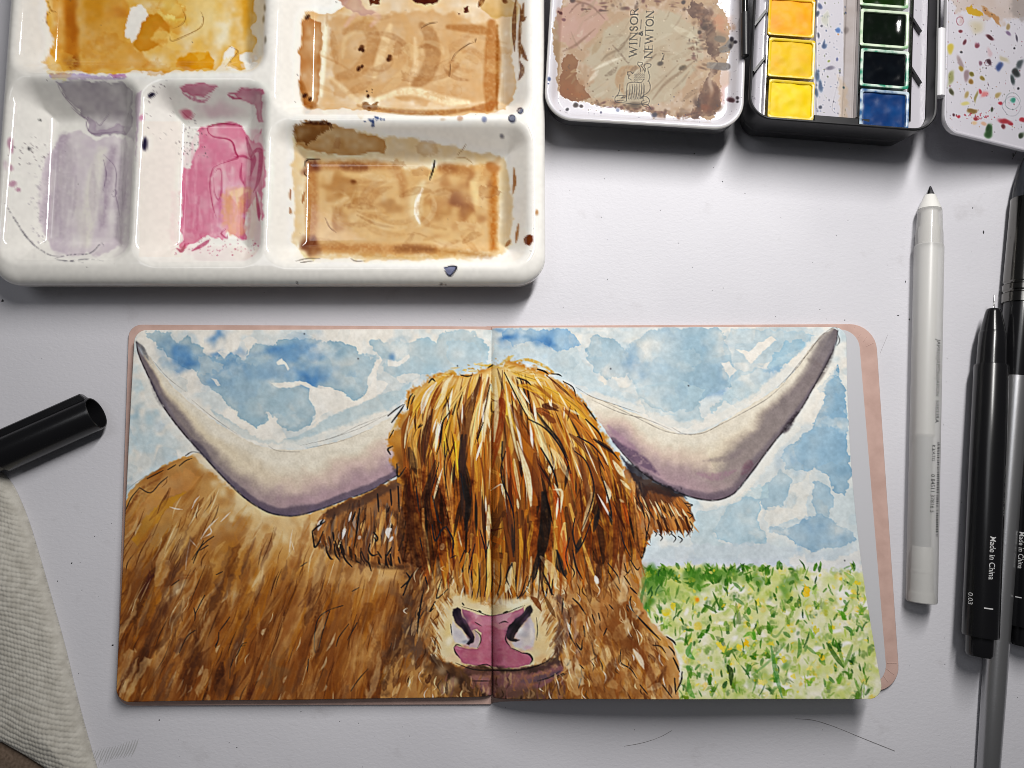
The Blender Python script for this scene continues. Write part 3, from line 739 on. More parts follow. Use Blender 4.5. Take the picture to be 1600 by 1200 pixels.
    for Pg, c, a in [([(626, 850), (700, 850), (690, 900), (668, 930), (660, 980), (640, 1010), (612, 1040), (600, 1090), (585, 1090), (610, 1000), (630, 940)], (84, 54, 34), .5), ([(680, 1000), (690, 1035), (720, 1060), (745, 1092), (690, 1092), (660, 1050), (665, 1010)], (82, 56, 38), .55), ([(640, 930), (664, 930), (672, 980), (668, 1020), (640, 1030), (632, 980)], (92, 70, 58), .6), ([(868, 930), (885, 925), (892, 960), (884, 1010), (870, 1030), (862, 1000), (872, 970)], (98, 72, 58), .6),
                     ([(940, 950), (985, 930), (1000, 960), (1000, 1010), (975, 1030), (950, 1000)], (112, 66, 28), .5), ([(890, 1060), (960, 1045), (1010, 1075), (1010, 1094), (880, 1094)], (126, 78, 34), .5), ([(780, 1075), (870, 1060), (890, 1094), (776, 1094)], (88, 62, 44), .5)]:
        C.poly(Pg, c, a * .85, soft=5, warp=7, ws=9, tex=.5, ts=12)
    for i in range(150):   # pale cheek fur fanning out from the muzzle
        sd_ = 1 if U() < .5 else -1
        x = 770 + sd_ * U(70, 125); y = U(885, 1010)
        L = U(12, 30); ux = sd_ * U(.2, .7)
        C.stroke([(x, y), (x + ux * L * .5, y + L * .45), (x + ux * L * .8, y + L)], U(2, 7), [(222, 190, 138), (206, 166, 108), (176, 124, 66), (128, 80, 40), (232, 208, 164), (150, 98, 50)][R.integers(0, 6)], U(.35, .75), taper=(.4, .15), soft=1, n=3, dry=.25, edge=.35)
    for P, w, c, a in [([(700, 915), (680, 950), (668, 985), (672, 1020)], 14, (206, 164, 106), .55), ([(690, 900), (664, 935), (655, 980)], 10, (176, 122, 66), .5), ([(672, 905), (650, 945), (645, 990)], 10, (96, 62, 40), .6), ([(846, 930), (862, 955), (872, 985)], 9, (222, 192, 140), .5), ([(872, 930), (884, 965), (884, 1010)], 8, (120, 92, 84), .6), ([(900, 910), (915, 950), (922, 985)], 12, (150, 96, 46), .5), ([(930, 900), (945, 940), (950, 975)], 12, (188, 136, 78), .5), ([(960, 900), (975, 935), (985, 960)], 12, (136, 84, 38), .55), ([(905, 1000), (925, 1030), (930, 1070)], 16, (196, 150, 96), .5), ([(950, 1000), (975, 1040), (985, 1085)], 18, (176, 124, 68), .5), ([(1010, 1000), (1035, 1035), (1045, 1080)], 12, (150, 96, 46), .5)]:
        C.stroke(P, w, c, a, taper=(.4, .3), soft=2.5, dry=.3, edge=.3)
    rf_ = C.win(600, 850, 1075, 1112); fx = smst(C.sd(np.array([(636, 860), (1000, 860), (1000, 950), (1055, 1010), (1060, 1125), (590, 1125), (628, 1000)], float), rf_[1], rf_[2]), 0, 14)
    C.put(rf_[0], (216, 178, 146), fx * .22 * smst(.6 + C.N(20, 81)[rf_[0]], 0, 1), True)
    # --- ears -----------------------------------------------------------------------
    for x, y, rx, ry in [(490, 870, 34, 22), (540, 900, 44, 16), (470, 835, 22, 20), (590, 905, 30, 14)]:
        C.blob(x, y, rx, ry, (212, 168, 112), .6, warp=1, hard=1.0)
    C.poly([(505, 802), (540, 783), (580, 768), (625, 745), (645, 760), (642, 890), (615, 885), (590, 882), (560, 872), (530, 862), (512, 850), (492, 832), (494, 816)], (142, 94, 54), .92, soft=1.5, warp=3, tex=.25)
    ec = [(96, 62, 38), (70, 48, 36), (156, 98, 48), (124, 96, 76), (200, 148, 84), (84, 46, 26), (128, 116, 108), (176, 112, 52)]
    for i in range(170):
        x = U(505, 635); y = U(778, 850) if x > 540 else U(800, 835)
        y = max(y, np.interp(x, [505, 540, 580, 625], [805, 790, 775, 757]))
        L = U(18, 46); c = ec[R.integers(0, 8)]
        b = np.interp(x, [505, 570, 635], [-.25, -.1, -.05]) + R.normal(0, .08)
        C.stroke([(x, y), (x + b * L * .6, y + L * .5), (x + b * L * .7 + U(-2, 2), min(y + L, 884))], U(2, 7), c, U(.3, .7), taper=(.4, .2), soft=1, n=3, dry=.25, edge=.2)
    C.poly([(505, 800), (560, 776), (622, 748), (628, 760), (580, 784), (540, 800), (515, 812)], (56, 44, 48), .5, soft=4, warp=3)
    C.poly([(618, 690), (632, 680), (640, 700), (644, 760), (630, 765), (616, 738)], (48, 38, 34), .6, soft=5, warp=4)
    for i in range(60):
        x = U(510, 632); y = np.interp(x, [505, 540, 580, 635], [818, 806, 795, 780]) + U(0, 50); L = U(10, 26)
        C.stroke([(x, y), (x - 2, y + L * .5), (x - 3 + U(-3, 3), min(y + L, 882))], U(1.4, 3.6), [(214, 164, 100), (232, 206, 160), (176, 110, 50), (60, 42, 34), (150, 130, 116)][R.integers(0, 5)], U(.5, .9), taper=(.2, .06), soft=.7, n=3)
    for P, w in [([(497, 828), (500, 818), (507, 812)], 7), ([(535, 842), (538, 830), (540, 826)], 5), ([(560, 842), (563, 838)], 5), ([(500, 848), (503, 838)], 4), ([(607, 840), (606, 830), (612, 826)], 8), ([(609, 846), (614, 838)], 4), ([(549, 800), (545, 815)], 3)]:
        C.stroke(P, w, (226, 218, 212), .85, dry=.2)
    for P, w in [([(594, 835), (598, 810), (602, 795)], 8), ([(615, 820), (613, 805)], 7), ([(590, 860), (592, 845), (588, 825)], 8), ([(625, 800), (628, 835)], 7)]:
        C.stroke(P, w, (206, 152, 84), .7, dry=.2, soft=1.2)
    for P in [[(488, 832), (490, 845), (492, 855), (498, 848), (502, 838), (505, 830)], [(488, 830), (496, 823), (508, 815)], [(505, 812), (500, 818)], [(508, 846), (510, 860), (516, 872), (520, 874)], [(522, 850), (524, 865), (530, 875)], [(528, 856), (531, 870)], [(534, 862), (540, 875), (550, 886)], [(548, 864), (555, 868), (556, 876), (563, 880)], [(565, 862), (570, 874), (576, 880), (580, 892)], [(575, 866), (576, 876)],
              [(584, 832), (590, 840), (588, 845), (585, 840)], [(578, 850), (576, 860), (582, 868), (590, 866)], [(590, 862), (596, 872)], [(555, 800), (550, 815)], [(562, 795), (556, 840), (552, 860)], [(590, 772), (592, 800)], [(610, 765), (612, 790)], [(622, 760), (624, 800)], [(520, 832), (522, 845)], [(605, 868), (612, 855)], [(623, 860), (630, 840), (634, 815)], [(630, 930), (640, 905), (652, 890), (668, 880)], [(625, 880), (622, 870)], [(627, 918), (640, 905), (635, 895)]]:
        C.stroke(P, 3.0, INK, .92, taper=(.7, .5), soft=.6, dry=.05)
    C.stroke([(494, 822), (492, 842), (512, 858), (545, 872), (590, 884), (635, 886)], 9, (70, 46, 32), .6, taper=(.6, .8), soft=3, dry=.35)
    C.stroke([(600, 790), (622, 810), (630, 850), (632, 885)], 12, (60, 40, 30), .5, soft=4, dry=.3)
    for i in range(24):    # ragged lower fringe of the ear
        x = U(500, 630); y = np.interp(x, [495, 530, 590, 635], [838, 858, 876, 880])
        C.stroke([(x, y - U(4, 12)), (x + U(-1, 3), y + 2), (x + U(0, 7), y + U(6, 14))], U(2, 4), [(60, 42, 32), (44, 36, 34), (120, 74, 38)][R.integers(0, 3)], .85, taper=(.8, .15), soft=.7)
    # right ear
    C.poly([(975, 730), (1000, 745), (1040, 762), (1062, 770), (1076, 790), (1084, 815), (1076, 830), (1060, 826), (1040, 830), (1022, 826), (1010, 850), (1004, 872), (990, 880), (985, 820)], (158, 104, 56), .9, soft=1.5, warp=3, tex=.25)
    for i in range(130):
        x = U(985, 1065); y = np.interp(x, [985, 1065], [745, 775]) + U(0, 30)
        L = U(16, 50) * (1.3 if x < 1015 else 1)
        an = np.interp(x, [985, 1070], [.1, .75]) + R.normal(0, .12)
        c = [(176, 112, 50), (196, 130, 66), (110, 66, 34), (140, 84, 40), (214, 164, 104), (84, 54, 38), (186, 104, 40)][R.integers(0, 7)]
        C.stroke([(x, y), (x + math.sin(an) * L * .5, y + math.cos(an) * L * .55), (x + math.sin(an) * L * .85, y + math.cos(an) * L)], U(2, 5.5), c, U(.4, .8), taper=(.4, .15), soft=.9, n=3, dry=.2, edge=.2)
    C.poly([(968, 712), (985, 726), (1010, 742), (1040, 758), (1066, 768), (1072, 778), (1040, 776), (1015, 768), (1003, 780), (996, 760), (985, 742)], (48, 42, 48), .85, soft=3, warp=3)
    C.poly([(1006, 756), (1040, 768), (1064, 776), (1050, 790), (1025, 785), (1008, 800), (1000, 780)], (78, 50, 40), .55, soft=4, warp=4)
    for i in range(46):
        x = U(990, 1070); y = np.interp(x, [985, 1070], [770, 788]) + U(0, 22); L = U(10, 28)
        C.stroke([(x, y), (x + L * .25, y + L * .5), (x + L * .4 + U(-2, 4), y + L)], U(1.2, 3), [(232, 200, 150), (84, 50, 28), (206, 146, 76), (56, 40, 32)][R.integers(0, 4)], U(.5, .9), taper=(.25, .06), soft=.7, n=3)
    for x0, y0, dx, dy in [(1008, 825, 2, 18), (1012, 838, -2, 14), (1022, 830, 4, 8), (1030, 835, 5, 10), (1044, 828, 6, 8), (1050, 835, 6, 12), (1060, 838, 6, 10), (1070, 826, 6, 12), (1074, 800, 8, 10), (1070, 786, 12, 6), (1078, 815, 4, 14), (1003, 862, -2, 12), (1006, 850, 2, 14)]:
        C.stroke([(x0, y0), (x0 + dx, y0 + dy * .5), (x0 + dx * .4, y0 + dy)], 1.8, INK, .8, taper=(.8, .4))
    for i in range(34):    # ragged lower fringe
        x = U(1008, 1080); y = np.interp(x, [1005, 1022, 1084], [850, 826, 822])
        C.stroke([(x - 4, y - U(6, 16)), (x, y), (x + U(-1, 8), y + U(4, 13))], U(2, 4.5), [(120, 72, 36), (160, 100, 46), (84, 50, 30), (188, 126, 66)][R.integers(0, 4)], .8, taper=(.8, .1), soft=.7)
    for P in [[(995, 768), (998, 780), (1004, 792), (1002, 800)], [(1008, 800), (1014, 812), (1012, 830), (1008, 845)], [(990, 830), (995, 855), (1003, 872), (1007, 855), (1010, 840)]]:
        C.stroke(P, 1.8, INK, .85)
    # --- fringe ---------------------------------------------------------------------
    FR2 = [(a, b if b < 845 else 850 + .35 * (b - 850)) for a, b in FR]
    C.poly(FR2, (186, 126, 50), .97, soft=4, warp=6, tex=.15)
    r = C.win(600, 560, 1015, 940); sl, X, Y = r
    fm = smst(C.sd(np.array(FR2, float), X, Y), 0, 10)
    side = smst(np.abs(X - 785) + 0 * Y, 90, 190)
    dk_ = fm * np.clip(smst(Y + 0 * X, 620, 830) * .7 + .3 * side * smst(Y + 0 * X, 640, 740) + .35 * C.N(18, 41)[sl] + .05, 0, .88)
    C.put(sl, (104, 60, 26), dk_)
    C.put(sl, (230, 200, 138), fm * (1 - smst(Y + .2 * abs(X - 772), 590, 760)) * .75)

    def strand(s_, t0, t1, j=0):
        # s_: -1 (left temple) .. 0 (parting) .. 1 (right temple)
        if s_ < 0:
            a = -s_
            p0 = np.array((772 - 95 * a, 580 + 16 * a * a)); p1 = np.array((770 - 150 * a - 6, 640 + 6 * a)); p2 = np.array((770 - 138 * a, 770)); p3 = np.array((768 - 122 * a, 935 - 50 * a))
        else:
            a = s_
            p0 = np.array((776 + 105 * a, 576 + 18 * a * a)); p1 = np.array((780 + 150 * a, 625 + 28 * a)); p2 = np.array((785 + 200 * a, 745 + 10 * a)); p3 = np.array((785 + 218 * a, 930 - 45 * a))
        out = []
        for t in np.linspace(t0, t1, 5):
            q = (1 - t) ** 3 * p0 + 3 * (1 - t) ** 2 * t * p1 + 3 * (1 - t) * t * t * p2 + t ** 3 * p3
            out.append((q[0] + j * math.sin(t * 7 + s_ * 40), q[1]))
        return out
    fc = [(204, 146, 50), (182, 112, 32), (150, 82, 28), (226, 188, 116), (90, 52, 26), (172, 96, 26), (128, 72, 32), (214, 162, 78), (56, 38, 28), (236, 214, 164), (162, 76, 26)]
    p_top = np.array([.18, .17, .12, .16, .05, .11, .06, .08, .01, .05, .01]); p_low = np.array([.08, .13, .16, .03, .17, .13, .13, .05, .08, .01, .03])

    def lock(s_, t0, t1, drift, wob):
        q = []
        for k_, t in enumerate(np.linspace(t0, t1, 5)):
            a = strand(np.clip(s_ + drift * (k_ / 4 - .5), -1.04, 1.04), t, t)[0]
            q.append((a[0] + wob * math.sin(t * 9 + s_ * 31), a[1]))
        return q
    for i in range(210):       # broad wet locks first
        s_ = U(-1, 1); t0 = U(0, .75); t1 = min(1.02, t0 + U(.2, .5)); p = p_top if t0 < .3 else p_low
        k = R.choice(11, p=p / p.sum())
        C.stroke(lock(s_, t0, t1, R.normal(0, .07), R.normal(0, 3)), U(6, 15) * (.6 if t0 < .25 else 1), fc[k], U(.3, .65) * (.75 if t0 < .25 else 1), taper=(.3, .08), soft=1.6, n=3, dry=.25, edge=.3)
    for i in range(430):
        s_ = U(-1, 1); t0 = U(0, .85); t1 = min(1.04, t0 + U(.1, .36)); p = p_top if t0 < .33 else p_low
        k = R.choice(11, p=p / p.sum())
        cl = math.sin(s_ * 23.0 + 1.3) + .6 * math.sin(s_ * 51.0) + .4 * math.sin(t0 * 9)
        if cl > .7 and U() < .6: k = R.choice([4, 6, 8, 2])
        if cl < -.8 and U() < .5: k = R.choice([0, 3, 7, 9, 1])
        if t0 > .45 and k in (3, 9) and U() < .6: k = 2
        C.stroke(lock(s_, t0, t1, R.normal(0, .06), R.normal(0, 2.2)), U(1.5, 4.5 if t0 < .3 else 6), fc[k], U(.4, .9), taper=(.25, .1), soft=.8, n=3, dry=.15, edge=.35)
    g_, t_, o_, b_, d_, k_, c_, w_ = (206, 152, 52), (218, 172, 100), (182, 96, 32), (128, 74, 30), (92, 52, 26), (46, 38, 34), (236, 216, 170), (240, 236, 228)
    LK = [([(696, 586), (670, 610), (650, 634), (634, 660)], 10, g_), ([(682, 598), (666, 620), (658, 646)], 8, (226, 214, 196)), ([(710, 602), (696, 620), (686, 638)], 9, g_), ([(728, 602), (710, 626), (694, 650), (686, 680)], 8, t_), ([(754, 614), (746, 642), (740, 670), (736, 710)], 8, (228, 188, 122)), ([(762, 586), (760, 618), (756, 650), (754, 690)], 9, c_), ([(750, 590), (742, 614), (728, 640), (722, 670), (723, 710)], 9, (108, 68, 38)),
          ([(644, 644), (634, 666), (630, 690), (633, 726)], 8, b_), ([(656, 664), (646, 682), (642, 710)], 12, (186, 130, 54)), ([(672, 650), (663, 676), (661, 706), (664, 728)], 6, (70, 44, 28)), ([(686, 662), (682, 682)], 5, w_), ([(706, 650), (700, 680), (696, 720)], 14, g_), ([(716, 690), (708, 720)], 11, (200, 138, 38)), ([(660, 680), (659, 710), (656, 740)], 8, d_), ([(644, 684), (650, 720), (656, 760)], 12, (182, 130, 60)), ([(680, 720), (672, 750), (662, 780), (658, 804)], 9, (74, 48, 32)), ([(692, 700), (696, 740), (702, 780), (708, 840)], 10, (190, 130, 64)),
          ([(710, 680), (712, 710), (716, 750)], 14, (210, 150, 42)), ([(736, 760), (738, 792), (734, 820), (720, 860)], 16, b_), ([(750, 770), (750, 800), (754, 830), (758, 870)], 12, (136, 78, 34)), ([(764, 790), (766, 840), (764, 900)], 7, (228, 202, 142)), ([(634, 760), (640, 800), (636, 840), (630, 880)], 26, (84, 48, 26)), ([(650, 770), (656, 810), (660, 850)], 14, (112, 62, 28)), ([(678, 870), (662, 900)], 16, o_), ([(722, 680), (721, 720), (728, 750), (732, 780), (728, 815)], 11, k_),
          ([(786, 610), (780, 640), (772, 670), (770, 710)], 10, (152, 76, 26)), ([(792, 626), (796, 654), (806, 680), (812, 720)], 10, (216, 166, 60)), ([(796, 630), (806, 654), (810, 678), (820, 720)], 3.5, w_), ([(800, 634), (810, 656), (824, 680), (840, 710)], 13, b_), ([(820, 638), (836, 660), (848, 690), (856, 720)], 10, (228, 198, 132)), ([(836, 642), (856, 668), (874, 690), (888, 720)], 4, k_), ([(856, 676), (868, 698), (880, 726)], 12, (208, 148, 76)), ([(810, 602), (830, 606), (856, 618), (880, 634)], 10, (198, 142, 44)), ([(852, 631), (872, 638)], 8, d_), ([(840, 639), (860, 648)], 10, (124, 64, 26)), ([(844, 602), (872, 618), (898, 638), (920, 662)], 9, g_), ([(880, 638), (904, 660), (924, 686), (940, 720)], 10, (172, 102, 36)), ([(890, 678), (912, 696), (930, 720)], 8, (110, 68, 38)), ([(926, 686), (946, 698), (960, 710)], 6, (66, 42, 28)), ([(800, 580), (820, 588), (850, 596)], 8, (206, 158, 66)), ([(795, 590), (812, 620), (826, 650)], 9, (232, 206, 150)),
          ([(772, 720), (774, 760), (772, 800)], 14, (188, 112, 40)), ([(794, 700), (796, 740), (806, 780)], 12, (166, 84, 32)), ([(810, 700), (822, 730), (828, 760), (829, 792)], 8, c_), ([(836, 710), (844, 750), (850, 780)], 20, (114, 64, 30)), ([(850, 770), (854, 800), (852, 830), (846, 860)], 13, (48, 40, 34)), ([(864, 760), (872, 800), (880, 850), (882, 880)], 12, (178, 86, 30)), ([(872, 736), (880, 750)], 17, (142, 90, 40)), ([(900, 700), (912, 730), (910, 760), (896, 800)], 12, b_), ([(924, 760), (920, 792), (910, 820)], 8, (226, 182, 112)), ([(946, 756), (950, 770), (948, 786)], 6, w_), ([(936, 780), (932, 820)], 8, k_), ([(956, 780), (962, 820), (968, 860)], 14, (162, 100, 48)), ([(972, 784), (982, 820)], 8, (192, 92, 30)), ([(930, 860), (940, 880)], 16, (74, 44, 24)), ([(990, 790), (996, 840), (1000, 870)], 12, (152, 96, 50)), ([(868, 860), (876, 895)], 10, k_), ([(820, 810), (816, 850), (814, 885)], 12, (178, 112, 40)), ([(784, 810), (784, 850), (780, 900)], 12, (184, 128, 50)), ([(905, 800), (895, 840), (900, 880)], 12, (134, 78, 36)), ([(940, 720), (950, 745), (955, 770)], 9, (178, 110, 46)), ([(920, 720), (930, 750), (934, 780)], 9, (120, 70, 34)), ([(740, 850), (744, 890), (740, 920)], 9, (192, 136, 50)), ([(800, 830), (800, 880), (792, 915)], 8, (150, 84, 32)), ([(836, 850), (828, 890), (818, 920)], 9, (140, 82, 36)), ([(690, 800), (694, 840), (704, 875)], 11, (168, 104, 44))]
    for P, w, c in LK:
        C.stroke([(q[0] + R.normal(0, .8), q[1]) for q in P], w * 1.15, c, .82, taper=(.25, .06), soft=1.2, n=4, dry=.12, edge=.3, mid=1.0)
        for j_ in range(3):   # bristle trails inside each lock
            o2 = R.normal(0, w * .28)
            C.stroke([(q[0] + o2, q[1] + U(-4, 4)) for q in P], max(1.3, w * .16), np.clip(np.array(c) * (.62 if j_ % 2 else 1.25), 0, 240), .55, taper=(.1, .05), soft=.7, n=3, dry=.3)
    for i in range(90):        # pointed ends hanging over the face
        s_ = U(-.92, .95); k = R.choice(11, p=p_low / p_low.sum())
        C.stroke(lock(s_, U(.72, .82), U(.9, 1.06), R.normal(0, .08), R.normal(0, 2)), U(4, 11), fc[k], U(.6, .95), taper=(.6, .03), soft=.9, n=3, dry=.15, edge=.3)
    for i in range(55):       # crisp dark gaps
        s_ = U(-1, 1); t0 = U(.1, .85); k_ = (84, 46, 22) if t0 < .5 else [(60, 38, 26), (40, 32, 28), (92, 44, 22)][R.integers(0, 3)]
        C.stroke(lock(s_, t0, t0 + U(.07, .2), R.normal(0, .05), R.normal(0, 1.5)), U(1.6, 3.2) if t0 < .5 else U(2, 6), k_, U(.6, .95), taper=(.1, .05), soft=.6, n=3)
    for i in range(46):       # crisp bare-paper and gouache lights
        s_ = U(-1, 1); t0 = U(0, .8)
        if t0 > .4 and U() < .55: continue
        C.stroke(lock(s_, t0, t0 + U(.05, .16), R.normal(0, .05), R.normal(0, 1.5)), U(1.4, 4), (240, 220, 176) if U() < .75 else (238, 236, 230), U(.6, .95), taper=(.15, .05), soft=.6, n=3)
    # crown tuft edges
    for i in range(60):
        a = U(0, 1); x = 690 + 150 * a; y = 585 - 16 * math.sin(a * math.pi) + U(-2, 8)
        C.stroke([(x, y), (x + U(-16, 16), y + U(-5, 6))], U(1.5, 3.5), [(206, 160, 64), (180, 132, 50), (226, 204, 150)][R.integers(0, 3)], .6, dry=.3)
    for P, c in [([(752, 572), (766, 572), (780, 574)], (196, 160, 70)), ([(780, 570), (795, 560), (803, 555)], (200, 170, 90)), ([(800, 566), (825, 562), (850, 572), (870, 585)], (200, 150, 50)), ([(690, 586), (705, 580), (716, 590)], (196, 150, 70)), ([(670, 600), (690, 586)], (210, 180, 110)), ([(640, 625), (655, 605)], (210, 180, 110)), ([(610, 680), (625, 650)], (200, 160, 90))]:
        C.stroke(P, 5, c, .7, dry=.4, soft=1.5)
    # named light and dark locks
    dkb, blk, crm = (92, 52, 30), (46, 40, 38), (232, 214, 170)
    for P, w, c, a in [([(750, 590), (738, 630), (728, 680), (724, 730)], 9, (112, 72, 40), .8), ([(728, 680), (722, 720), (726, 790), (730, 830)], 12, (72, 50, 40), .85), ([(724, 745), (732, 790), (726, 828)], 9, blk, .8), ([(764, 590), (760, 610), (755, 630)], 6, (130, 76, 30), .8), ([(676, 640), (668, 680), (662, 720)], 7, (88, 52, 34), .85), ([(645, 620), (640, 650), (630, 680)], 6, (150, 90, 30), .7),
                       ([(775, 640), (783, 625), (786, 640), (778, 690), (770, 730)], 9, (140, 66, 26), .75), ([(792, 650), (806, 690), (815, 740)], 9, dkb, .55), ([(812, 700), (835, 750), (848, 790)], 14, (110, 62, 34), .6), ([(848, 770), (852, 810), (848, 850), (842, 880)], 17, (56, 44, 38), .85), ([(842, 860), (836, 890), (832, 910)], 8, blk, .8), ([(870, 860), (880, 890), (884, 900)], 9, blk, .75), ([(790, 780), (800, 830), (802, 870)], 8, (92, 54, 38), .75), ([(800, 820), (803, 870)], 5, blk, .7),
                       ([(895, 700), (912, 740), (920, 790), (908, 840)], 8, (110, 66, 40), .6), ([(908, 840), (900, 865)], 8, blk, .8), ([(928, 830), (935, 800)], 8, blk, .7), ([(952, 800), (956, 820)], 5, blk, .75), ([(940, 880), (935, 900), (938, 870)], 10, (80, 50, 34), .7), ([(640, 780), (650, 830), (655, 880), (648, 920)], 26, (104, 62, 34), .7), ([(672, 740), (668, 790), (680, 830)], 9, (76, 50, 38), .7), ([(640, 700), (650, 740)], 12, (66, 46, 34), .6), ([(690, 760), (680, 800)], 8, (120, 66, 30), .6),
                       ([(860, 640), (850, 634), (872, 642)], 7, dkb, .85), ([(848, 645), (860, 655), (868, 660)], 9, (120, 66, 30), .85), ([(835, 600), (850, 612), (870, 630)], 5, (150, 92, 34), .7), ([(880, 640), (900, 655)], 6, (140, 84, 34), .7), ([(760, 830), (768, 870), (760, 900)], 10, (170, 100, 30), .6), ([(755, 870), (758, 900), (756, 925)], 5, (60, 50, 40), .7), ([(700, 880), (692, 860), (700, 830)], 6, (140, 80, 30), .6), ([(715, 870), (708, 890)], 5, (120, 60, 30), .7), ([(960, 840), (950, 880)], 12, (120, 72, 36), .5), ([(880, 830), (884, 870), (882, 890)], 8, (176, 84, 34), .7)]:
        C.stroke(P, w, c, a, taper=(.3, .2), soft=1.3, dry=.15)
    for P, w, a in [([(768, 600), (762, 640), (756, 690)], 5, .75), ([(774, 590), (776, 640), (772, 690)], 7, .65), ([(790, 600), (795, 640), (804, 690), (812, 720)], 4, .7), ([(808, 690), (818, 720), (826, 745), (830, 790)], 7, .75), ([(684, 660), (682, 690), (680, 705)], 5, .9), ([(700, 600), (690, 625), (680, 640)], 6, .7), ([(708, 586), (696, 600), (690, 615)], 6, .8), ([(640, 650), (634, 680), (632, 700)], 3, .7), ([(860, 700), (875, 720), (890, 750)], 10, .45), ([(840, 680), (855, 710), (866, 730)], 10, .5),
                    ([(858, 728), (860, 740)], 6, .9), ([(865, 765), (878, 768), (876, 800)], 4, .8), ([(808, 780), (810, 795)], 4, .7), ([(944, 752), (952, 770), (950, 785)], 6, .85), ([(925, 770), (918, 800), (910, 830)], 6, .6), ([(762, 800), (764, 840)], 6, .7), ([(764, 840), (763, 930)], 5, .55), ([(890, 640), (905, 648)], 4, .7), ([(958, 720), (968, 735), (975, 745)], 8, .8), ([(968, 780), (975, 785)], 4, .7), ([(970, 750), (985, 765)], 5, .7), ([(790, 700), (793, 780)], 3, .4), ([(800, 880), (796, 905), (790, 925)], 10, .75), ([(830, 870), (828, 900)], 5, .6), ([(845, 870), (862, 890), (868, 920)], 12, .5), ([(930, 905), (934, 912)], 6, .9), ([(692, 850), (690, 858)], 8, .5)]:
        C.stroke(P, w, crm, a, taper=(.3, .2), soft=1, dry=.2)
    for Pg, a in [([(626, 735), (668, 735), (704, 780), (700, 860), (660, 890), (634, 880)], .5), ([(905, 770), (960, 750), (990, 790), (1004, 860), (960, 895), (915, 880)], .35), ([(840, 770), (862, 770), (864, 860), (840, 890), (830, 860)], .4), ([(715, 740), (738, 740), (738, 850), (718, 860)], .35)]:
        C.poly(Pg, (120, 74, 46), a, soft=7, warp=7, ws=8, tex=.6, ts=9, mul=True)
